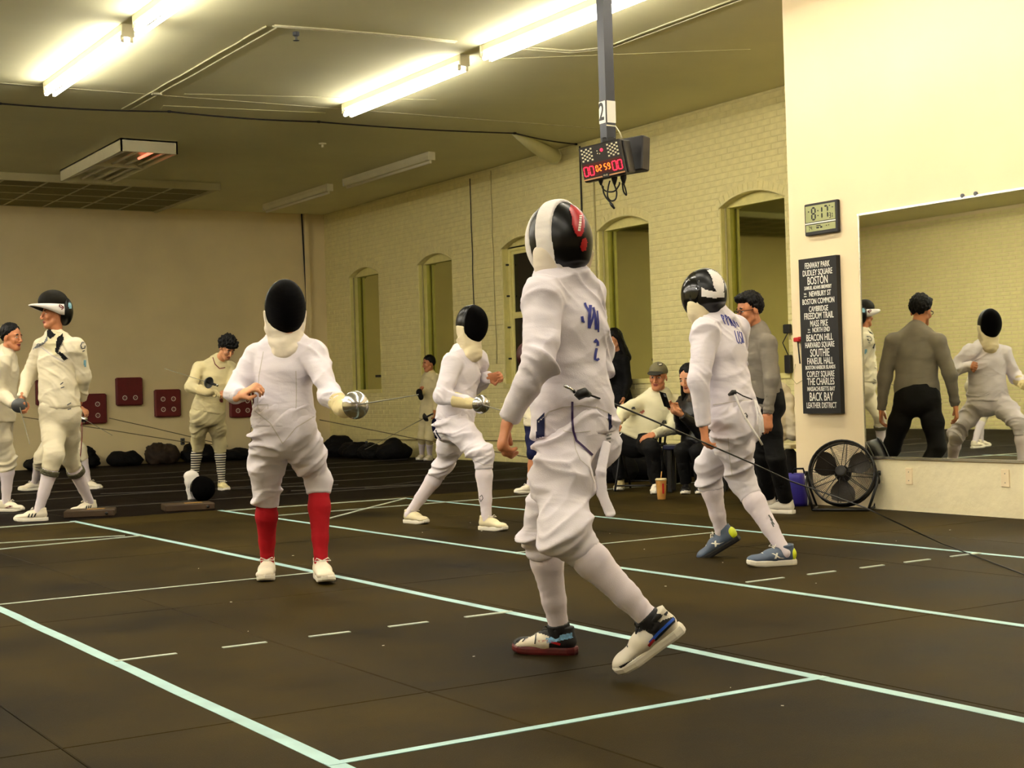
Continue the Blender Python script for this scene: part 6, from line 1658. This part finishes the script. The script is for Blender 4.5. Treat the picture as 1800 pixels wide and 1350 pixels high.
hair_cap(RP, J['hd'], fd, Z, 1.0, front=.045, low=-.06, thick=.02, rough=.004, extra=[lambda L, A, s: seg(L(0, -.05, .02), L(-.0, -.07, -.2), (.09 * s, .06 * s), (.1 * s, .05 * s), A[0], .03), lambda L, A, s: seg(L(.075, -.02, .04), L(.1, -.01, -.2), (.02 * s, .04 * s), (.03 * s, .04 * s), A[0], .02), lambda L, A, s: seg(L(-.075, -.02, .04), L(-.09, -.01, -.2), (.02 * s, .04 * s), (.03 * s, .04 * s), A[0], .02)])
ph = empty('smartphone', at(1169, 703, 13.60), 'dark smartphone in the seated woman\'s hand', 'phone')
pc = at(1169, 703, 13.62); px_ = nrm(dv(.8, -.45, -.3)); pn = nrm(dv(.4, .8, .2)); py_ = np.cross(pn, px_)
MB().obox(pc, px_, pn, nrm(dv(-.3, 0, 1)), .036, .004, .075, .003).build('case', M_BLACKG, ph)
MB().obox(pc - pn * .0045 + nrm(dv(-.3, 0, 1)) * .05 + px_ * .018, px_, pn, nrm(dv(-.3, 0, 1)), .012, .001, .014).build('camera_bump', M_GREY, ph)

# ------------------------------------------------------------------ P14: fencer seen only in the mirror
s = .98
B0 = V(.1, 14.2, 0)
fw_ = V(-1., 0, 0); rt_ = V(0, 1., 0)
w_ = lambda r, f, z: B0 + rt_ * r + fw_ * f + Z * z
J = dict(pv=w_(0, 0, .9), nk=w_(0, .12, 1.42), hd=w_(0, .2, 1.58), sR=w_(.17, .1, 1.36), sL=w_(-.17, .1, 1.36), eR=w_(.22, .18, 1.12), wR=w_(.12, .4, 1.1), eL=w_(-.22, .18, 1.12), wL=w_(-.12, .38, 1.08), hipdir=rt_,
         aR=w_(.1, .15, .09), aL=w_(-.1, -.22, .09), kR=w_(.1, .14, .48), kL=w_(-.1, -.02, .48))
finish_joints(J, s)
RX = root_at(J, 'fencer with dark hair bending forward, reflected small at the mirror\'s right')
body_mesh(RX, J, s, M_SKIN, (V(-.8, 0, -.6), V(-.5, 0, .86), 1.), (hand_prims(J['wR'], V(-.9, -.4, 0), V(0, 0, -1.), s, .8, -1), hand_prims(J['wL'], V(-.9, .4, 0), V(0, 0, -1.), s, .8, 1)), hres=.009)
dress_fencer(RX, J, s, .012, jm=M_WH2, bm=M_WH2, fold=.004, seed=61)
simple_shoes(RX, J, s, fw_, fw_, M_SHOEW, M_SOLE, None, res=.011)
hair_cap(RX, J['hd'], V(-.8, 0, -.6), V(-.5, 0, .86), 1., thick=.022, rough=.01, res=.009)
# ================================================================== things on the floor and seats
# ------------------------------------------------------------------ drum fan by the pillar
fc_ = onx(1481, 832, 8.28)
fan = empty('floor_fan', (fc_[0], fc_[1], 0), 'black round floor fan leaning back beside the mirror', 'fan')
fn_ = nrm(dv(-.35, -.9, .25)); fr_ = nrm(np.cross(fn_, Z)); fu_ = np.cross(fr_, fn_); RF = .252
M_FANB = mat('fan_black_steel', (22, 19, 15), .4, metal=.3, var=.1)
def circ(c, r, n=36): return [c + (fr_ * math.cos(a) + fu_ * math.sin(a)) * r for a in np.linspace(0, 2 * math.pi, n + 1)]
for off in (-.055, .055): MB().tube(circ(fc_ + fn_ * off, RF), .0085, 6, False).build('rim', M_FANB, fan, True)
MB().lathe(fc_, fn_, [(RF - .004, -.05), (RF, -.05), (RF, .05), (RF - .004, .05)], 40, close=True).build('drum_band', M_FANB, fan, True)
g1 = MB()
for sgn in (1, -1):
    for k in range(1, 17):
        r_ = .05 + (RF - .055) * k / 17; dome = .055 + .035 * (1 - (r_ / RF) ** 2)
        g1.tube(circ(fc_ + fn_ * dome * sgn, r_, 28), .0015, 4, False)
    (g1).build('guard_rings' , M_FANB, fan, True); g1 = MB()
    for k in range(12):
        a = 2 * math.pi * k / 12 + .1; d = fr_ * math.cos(a) + fu_ * math.sin(a)
        g1.tube([fc_ + d * r_ + fn_ * sgn * (.056 + .036 * (1 - (r_ / RF) ** 2)) for r_ in np.linspace(.03, RF, 6)], .003, 5)
    g1.build('guard_spokes', M_FANB, fan, True); g1 = MB()
MB().lathe(fc_ + fn_ * .09, fn_, [(0, 0), (.045, 0), (.045, .008), (.036, .012), (0, .013)], 20).build('hub_cap', M_FANB, fan, True)
M_BLADE = mat('fan_blade', (46, 36, 24), .4, var=.1)
for k in range(3):
    a0 = 2 * math.pi * k / 3 + .5; P = []; F = []
    for i in range(7):
        r_ = .04 + (RF - .065) * i / 6; wd = .35 + .25 * math.sin(math.pi * i / 6)
        for j in range(5):
            a = a0 + wd * (j / 4 - .5) * 2; P.append(fc_ + (fr_ * math.cos(a) + fu_ * math.sin(a)) * r_ + fn_ * (.035 * (j / 4 - .5) * 2))
    n0 = len(P)
    P += [p - fn_ * .003 for p in P]
    for i in range(6):
        for j in range(4):
            q = i * 5 + j; F += [(q, q + 1, q + 6, q + 5), (n0 + q + 5, n0 + q + 6, n0 + q + 1, n0 + q)]
    MB().add(P, F).build('fan_blade', M_BLADE, fan, True)
MB().lathe(fc_ - fn_ * .06, fn_, [(0, -.03), (.055, -.03), (.06, 0), (.06, .07), (0, .07)], 18).build('motor', M_FANB, fan, True)
bt = [fc_ + fr_ * RF * 1.07, fc_ - fr_ * RF * 1.07]
st_ = MB()
for sgn in (1, -1):
    p = fc_ + fr_ * sgn * (RF + .02)
    st_.tube([p, V(*(p + fr_ * sgn * .0 + fn_ * .1)[:2], .2), V(*(p - fr_ * sgn * .06 + fn_ * .17)[:2], .014)], .011, 8)
    st_.tube([p, V(*(p - fn_ * .1)[:2], .16), V(*(p - fr_ * sgn * .05 - fn_ * .1)[:2], .014)], .009, 8)
    st_.tube([V(*(p - fr_ * sgn * .06 + fn_ * .17)[:2], .014), V(*(p - fr_ * sgn * .05 - fn_ * .1)[:2], .014)], .011, 8)
    st_.lathe(p, fr_ * sgn, [(0, 0), (.02, 0), (.02, .02), (0, .022)], 10)
e1, e2 = fc_ + fr_ * (RF - .04) + fn_ * .17, fc_ - fr_ * (RF - .04) + fn_ * .17
st_.tube([V(e1[0], e1[1], .014), V(e2[0], e2[1], .014)], .011, 8)
st_.build('stand', M_FANB, fan, True)

# ------------------------------------------------------------------ purple bag and things near the pillar
def soft_box(c, ax, ay, h, hx, hy, name, m, parent=None, bulge=.12, lean=(0, 0, 0)):
    """rounded cloth bag standing at c"""
    ax, ay = nrm(ax), nrm(ay); P = []; F = []; nu, nv = 20, 9
    for j in range(nv):
        t = j / (nv - 1); sc = 1 + bulge * math.sin(math.pi * t) - .12 * t
        for i in range(nu):
            a = 2 * math.pi * i / nu; ca, sa = math.cos(a), math.sin(a); e = .45
            x = math.copysign(abs(ca) ** e, ca) * hx * sc; y = math.copysign(abs(sa) ** e, sa) * hy * sc
            P.append(np.asarray(c) + ax * x + ay * y + Z * (h * t) + np.asarray(lean) * t)
    for j in range(nv - 1):
        for i in range(nu): F.append((j * nu + i, j * nu + (i + 1) % nu, (j + 1) * nu + (i + 1) % nu, (j + 1) * nu + i))
    F.append(tuple(range(nu))[::-1]); F.append(tuple((nv - 1) * nu + i for i in range(nu)))
    return MB().add(P, F).build(name, m, parent, True)
bgp = gnd(1403, 888); bgp[2] = 0
bag = empty('sports_bag', bgp, 'blue purple sports bag with white piping beside the fan', 'bag')
M_PUR = mat('blue_purple_nylon', (34, 20, 130), .5, var=.12, vscale=8)
ba = nrm(dv(1, -.35, 0)); bb_ = nrm(dv(.35, 1, 0))
soft_box(bgp, ba, bb_, .26, .088, .13, 'bag_body', M_PUR, bag, .1, lean=dv(-.02, 0, 0))
for k in (-1, 1): MB().tube([bgp + ba * .098 + bb_ * -.12 * 1 + Z * .01, bgp + ba * .104 - bb_ * .125 + Z * .13, bgp + ba * .08 - bb_ * .115 + Z * .26] if k < 0 else [bgp - ba * .04 + Z * .26, bgp - ba * .02 + Z * .3, bgp + ba * .05 + Z * .3, bgp + ba * .06 + Z * .26], .006 if k < 0 else .009, 6).build('white_piping' if k < 0 else 'handle', M_WHITEP if k < 0 else M_BLK, bag, True)
pb_ = gnd(1428, 882); pb_[2] = 0
bp2 = empty('backpack', pb_, 'dark backpack between the purple bag and the fan', 'bag')
soft_box(pb_, dv(1, 0, 0), dv(0, 1, 0), .2, .07, .1, 'pack_body', M_NAVY, bp2, .2); MB().tube([pb_ + Z * .18, pb_ + Z * .25 + dv(.02, -.05, 0), pb_ + Z * .12 + dv(.04, -.11, 0)], .01, 6).build('strap', M_BLK, bp2, True)
# lettered black kit bag behind the right-hand fencer
kb = gnd(1336, 884); kb[2] = 0
kit = empty('kit_bag', kb, 'black kit bag with pale letters behind the right hand fencer', 'bag')
soft_box(kb, dv(1, 0, 0), dv(0, 1, 0), .42, .16, .13, 'bag_body', M_BLK, kit, .1)
text_obj('NE', .1, M_GREY, kit, at(1331, 836, depth(kb) - .17), dv(1, 0, 0), dv(0, 0, 1), name='bag_lettering', sx=.8)
# purple and white trainers lying by it
for (hx, hy, tx_, ty_, lb) in ((1352, 893, 1330, 882, 'purple and white trainer lying beside the grey sweater man'),):
    a_, f_ = foot_on_floor(hx, hy, tx_, ty_, 1.0)
    tsh = empty('trainer_shoe', V(a_[0], a_[1], 0), lb, 'shoe'); shoe(tsh, a_, f_, Z, 1., mat('purple_shoe', (70, 40, 120), .5, var=.2, vscale=20), M_SOLE, M_LACE, res=.008)

# ------------------------------------------------------------------ chairs and bench
def chair(p, fwd, label, seatm, framem, back=True, w=.22, arm=False):
    """tubular folding chair; p = floor centre"""
    f = nrm(V(fwd[0], fwd[1], 0)); r_ = np.cross(f, Z); o = empty('folding_chair', (p[0], p[1], 0), label, 'chair', 'spectator seats')
    Q = lambda x, y, z: V(p[0], p[1], 0) + r_ * x + f * y + Z * z
    MB().obox(Q(0, 0, .44), r_, f, Z, w * .92, .2, .018, .008).build('seat', seatm, o)
    for sx in (-1, 1):
        MB().tube([Q(sx * w, .23, .01), Q(sx * w, .0, .38), Q(sx * w * .95, -.17, .62), Q(sx * w * .95, -.23, .86)], .012, 8).build('leg', framem, o, True)
        MB().tube([Q(sx * w * .9, -.24, .01), Q(sx * w * .9, .05, .42)], .012, 8).build('leg', framem, o, True)
        if arm: MB().tube([Q(sx * w * 1.05, -.18, .66), Q(sx * w * 1.1, .05, .67), Q(sx * w * 1.1, .17, .62), Q(sx * w * 1.05, .18, .46)], .014, 8).build('armrest', framem, o, True)
    MB().tube([Q(-w, .2, .06), Q(w, .2, .06)], .009, 6).build('stretcher', framem, o, True)
    MB().tube([Q(-w * .9, -.2, .08), Q(w * .9, -.2, .08)], .009, 6).build('stretcher', framem, o, True)
    # curved backrest
    P = []; n = 7
    for j, z in enumerate((.58, .86)):
        for i in range(n):
            x = -1 + 2 * i / (n - 1); P.append(Q(x * w * .95, -.16 - .07 * j - .025 * (1 - x * x), z + (.02 * (1 - x * x) if j else 0)))
    F = [(i, i + 1, n + i + 1, n + i) for i in range(n - 1)]
    P2 = P + [q - f * .012 for q in P]; m_ = 2 * n
    F2 = F + [tuple(m_ + k for k in q[::-1]) for q in F] + [(i, m_ + i, m_ + i + 1, i + 1) for i in range(n - 1)] + [(n + i, n + i + 1, m_ + n + i + 1, m_ + n + i) for i in range(n - 1)] + [(0, n, m_ + n, m_), (n - 1, m_ + n - 1, m_ + 2 * n - 1, 2 * n - 1)]
    MB().add(P2, F2).build('backrest', seatm, o, True)
    return o
M_CHB = mat('black_chair', (16, 15, 15), .45, var=.1); M_CHW = mat('cream_chair_plastic', (226, 214, 170), .5, var=.04); M_CHF = mat('cream_chair_frame', (206, 196, 160), .45, var=.04)
q_ = RC.location
chair(V(q_[0], q_[1], 0) + dv(.06, .06, 0), dv(-.35, -.93, 0), 'black tubular chair under the man in the cap', M_CHB, M_CHB, arm=True)
cw = at(1388, 760, 13.2)
chair(V(cw[0], cw[1], 0), dv(-.75, -.5, 0), 'cream folding chair half hidden behind the pillar', M_CHW, M_CHF)
q_ = RP.location
bn = empty('bench', (q_[0], q_[1], 0), 'navy bench under the woman with the phone', 'bench')
bx = nrm(dv(1, -.25, 0)); by = nrm(np.cross(Z, bx)); bc_ = V(q_[0], q_[1], 0) + dv(-.02, -.02, 0)
MB().obox(bc_ + Z * .43, bx, by, Z, .3, .19, .022, .008).build('seat', mat('navy_vinyl', (16, 18, 58), .4, var=.1), bn)
for sx in (-1, 1):
    for sy in (-1, 1): MB().obox(bc_ + bx * sx * .25 + by * sy * .14 + Z * .205, bx, by, Z, .022, .022, .205, .004).build('leg', M_BLACK, bn)
# jacket and bag hung over the cream chair
jk = at(1370, 722, 12.85)
tag(sdf_obj('draped_jacket', [seg(jk + Z * .16, jk - Z * .2, (.13, .06), (.1, .05), dv(.8, .6, 0), .03), seg(jk + Z * .1 + dv(.08, 0, 0), jk - Z * .22 + dv(.1, -.02, 0), .05, .045, None, .03)], .01, M_WH2, None, None, 1, False, (.02, (.3, .3), 12, 8)), 'white jacket draped over the cream chair', 'jacket')
# dark heap of bags and coats under the seats
for k, (px_1, py_1, d_, rx, rz, lb) in enumerate(((1128, 845, 15.9, .2, .34, 'dark coat heaped under the chair of the man in the cap'), (1172, 850, 15.2, .18, .34, 'dark bag heaped behind the navy bench'), (1290, 850, 14.8, .22, .5, 'black bag stacked behind the right hand fencer'), (1235, 840, 16.2, .2, .5, 'large black bag in the shade between the benches'), (1085, 835, 15.6, .2, .4, 'black holdall behind the seated man'), (1380, 860, 13.0, .16, .4, 'black bag standing against the pillar side'), (1340, 845, 15.2, .22, .46, 'black bag behind the cream chair'))):
    p = at(px_1, py_1, d_); p[2] = 0
    tag(sdf_obj('kit_bag', [seg(p + Z * rz * .35 - dv(rx * .5, 0, 0), p + Z * rz * .35 + dv(rx * .5, 0, 0), (rx * .5, rz * .36), (rx * .5, rz * .36), dv(0, 1, 0), .05), ell(p + Z * rz * .6 + dv(.05 * (k % 3 - 1), 0, 0), V(rx * .6, rx * .5, rz * .5), None, .08)], .022, M_BLK, None, None, 1, False, (.02, (.4, .4), 7, k)), lb, 'bag', 'dark bags along the walls')

# ------------------------------------------------------------------ iced coffee cup
cp_ = gnd(1163, 878); cp_[2] = 0
cup = empty('iced_coffee_cup', cp_, 'tall clear cup of iced coffee with straw on the floor', 'cup')
M_CUP = mat('milky_coffee', (192, 140, 72), .3, var=.15, vscale=20); M_LID = mat('clear_lid', (214, 196, 150), .2, var=0)
MB().lathe(cp_, Z, [(0, .001), (.036, .001), (.036, .006), (.05, .17), (.05, .172), (0, .172)], 20).build('cup_body', M_CUP, cup, True)
MB().lathe(cp_, Z, [(.0, .17), (.053, .17), (.053, .182), (.046, .19), (.012, .192), (0, .192)], 20).build('lid', M_LID, cup, True)
MB().tube([cp_ + Z * .15, cp_ + Z * .19, cp_ + Z * .25 + dv(.008, 0, 0)], .005, 6).build('straw', M_CUP, cup, True)
MB().obox(cp_ + dv(.012, -.046, .1), dv(1, 0, 0), dv(0, 1, 0), Z, .008, .003, .045, .001).build('side_print', M_REDV, cup)

# ------------------------------------------------------------------ mask on the floor by the striped socks, reel boxes
fm_ = gnd(355, 880); 
m0 = empty('fencing_mask', V(fm_[0], fm_[1], 0), 'black fencing mask with white bib lying on the floor', 'fencing mask')
cM = V(fm_[0], fm_[1], .12); f = nrm(dv(.8, -.55, .1)); u = nrm(Z - f * (Z @ f)); r = np.cross(f, u); A = (r, f, u)
sdf_obj('mask_mesh', [ell(cM, V(.125, .15, .13), A, .01, cut=[(cM - f * .02, f)])], .008, M_MESH, m0)
sdf_obj('mask_back', [ell(cM - f * .01, V(.118, .1, .125), A, .01, cut=[(cM - f * .0, -f), (cM - u * .02, u)])], .008, M_PADB, m0)
sdf_obj('mask_bib', [seg(cM - f * .08 - u * .1 + dv(-.02, 0, 0), cM - f * .1 + u * .13 + dv(-.02, 0, 0), (.09, .035), (.1, .04), r, .02, (1, 0), (.004, 12))], .007, M_BIBW, m0)
M_WOODB = mat('dark_reel_box', (62, 44, 24), .5, var=.25, vscale=10)
for (a, b, lb) in (((112, 911), (201, 907), 'low dark reel box at the foot of the tall visor fencer'), ((291, 900), (378, 895), 'low dark reel box in front of the floor mask')):
    p, q = gnd(*a), gnd(*b); c = (p + q) / 2; t = nrm(q - p)
    rb_ = empty('reel_box', V(c[0], c[1], 0), lb, 'reel box', 'reel boxes')
    hl_ = np.linalg.norm(q - p) / 2; n_ = np.cross(Z, t)
    MB().obox(c + n_ * .14 + Z * .03, t, n_, Z, hl_, .15, .03, .006).build('case', M_WOODB, rb_)
    MB().obox(c + n_ * .14 + Z * .062 + t * .05, t, n_, Z, hl_ * .35, .04, .003, .001).build('label_plate', mat('amber_plate_%d' % a[0], (150, 110, 50), .4, var=.2), rb_)
    MB().tube([c + n_ * -.012 + Z * .03 + t * hl_ * .7, c + n_ * -.03 + Z * .03 + t * hl_ * .7], .014, 8).build('socket', M_BLACK, rb_, True)

# ------------------------------------------------------------------ bags and coats along the far wall and the brick wall
def heap(x, y, w, h, m, lb, seed, name='kit_bag', cat='bag', d=.22):
    p = V(x, y, 0); rn = random.Random(seed)
    pr = [seg(p + V(-w * .3, 0, h * .36), p + V(w * .3, 0, h * .36), (d, h * .37), (d, h * .37), V(0, 1., 0), .06)]
    for i in range(3): pr.append(ell(p + V(rn.uniform(-w * .35, w * .35), rn.uniform(-.05, .05), h * rn.uniform(.45, .68)), V(w * rn.uniform(.2, .3), d * .8, h * rn.uniform(.28, .36)), None, .08))
    o = sdf_obj(name, pr, 0.024, m, None, None, 1, False, (.05, (.5, .4), 8, seed))
    return tag(o, lb, cat, 'dark bags along the walls')
M_BRN = mat('dark_brown_coat', (46, 32, 18), .8, var=.5, vscale=10)
far = [(7.3, .4, .26, M_BLK, 'black bag by the far wall left of the brown coat'), (7.95, .36, .36, M_BRN, 'brown coat heaped on the bags by the far wall'), (8.6, .5, .3, M_BLK, 'wide black bag right of the brown coat by the far wall'), (9.25, .42, .2, M_BLK, 'black bag behind the striped sock boy'), (9.8, .34, .5, M_BLK, 'tall black bag behind the red socked fencer'), (10.45, .34, .5, M_BLK, 'tallest black bag by the hall corner'),
       (6.6, .42, .32, M_BLK, 'black bag by the far wall behind the tall visor fencer'), (6.0, .4, .24, M_BLK, 'low black bag by the far wall at the left edge')]
for k, (x, w, h, m, lb) in enumerate(far): heap(x, FY - .3, w, h, m, lb, 70 + k)
for k, (y_, h, lb) in enumerate(((22.6, .34, 'dark rucksack right of the red socked fencer\'s hip'), (21.9, .26, 'long black bag along the brick wall right of the corner'), (21.2, .22, 'low black bag along the brick wall'))):
    o = heap(0, 0, .4, h, M_BLK, lb, 90 + k); o.location = (WX - .42, y_, 0); o.rotation_euler = (0, 0, 1.57)
gb = gnd(706, 805); heap(gb[0] - .3, gb[1] - .35, .32, .34, M_BLK, 'small black bag at the feet of the girl by the brick wall', 99)
wb_ = gnd(645, 806); wb_[2] = 0
bt_ = empty('water_bottle', wb_, 'tall dark water bottle by the brick wall', 'bottle')
MB().lathe(wb_, Z, [(0, 0), (.04, 0), (.042, .02), (.042, .2), (.03, .23), (.018, .25), (0, .25)], 14).build('flask', M_BLACK, bt_, True); MB().lathe(wb_ + Z * .25, Z, [(0, 0), (.022, 0), (.022, .03), (0, .032)], 12).build('cap', M_GREY, bt_, True)
# bags seen only in the mirror along the opposite wall
for k, y in enumerate((13.2, 14.6, 15.4, 16.3)): heap(X0 + .4, y, .5, .4, M_BLK, ['black bag by the opposite wall, reflected leftmost', 'black bag by the opposite wall, reflected second', 'black bag by the opposite wall, reflected third', 'black bag by the opposite wall, reflected fourth'][k], 110 + k)
# dark phone charger and lead on the side of the pillar recess
ch = empty('wall_charger', onx(1384, 578, WX - .03), 'black wall charger with lead on the brick wall beside the pillar', 'charger')
c1, c2 = onx(1384, 578, WX - .04), onx(1386, 640, WX - .04)
MB().obox(c1, V(0, 1, 0), V(1, 0, 0), Z, .05, .025, .05, .008).build('adapter', M_BLACK, ch)
MB().obox(c2, V(0, 1, 0), V(1, 0, 0), Z, .045, .025, .1, .008).build('socket_box', M_BLACK, ch)
MB().tube([c1 - Z * .05, c1 - Z * .15 + V(0, .08, 0), c2 + Z * .2 + V(0, .06, 0), c2 + Z * .1], .006, 5).build('lead', M_CABLE, ch, True)
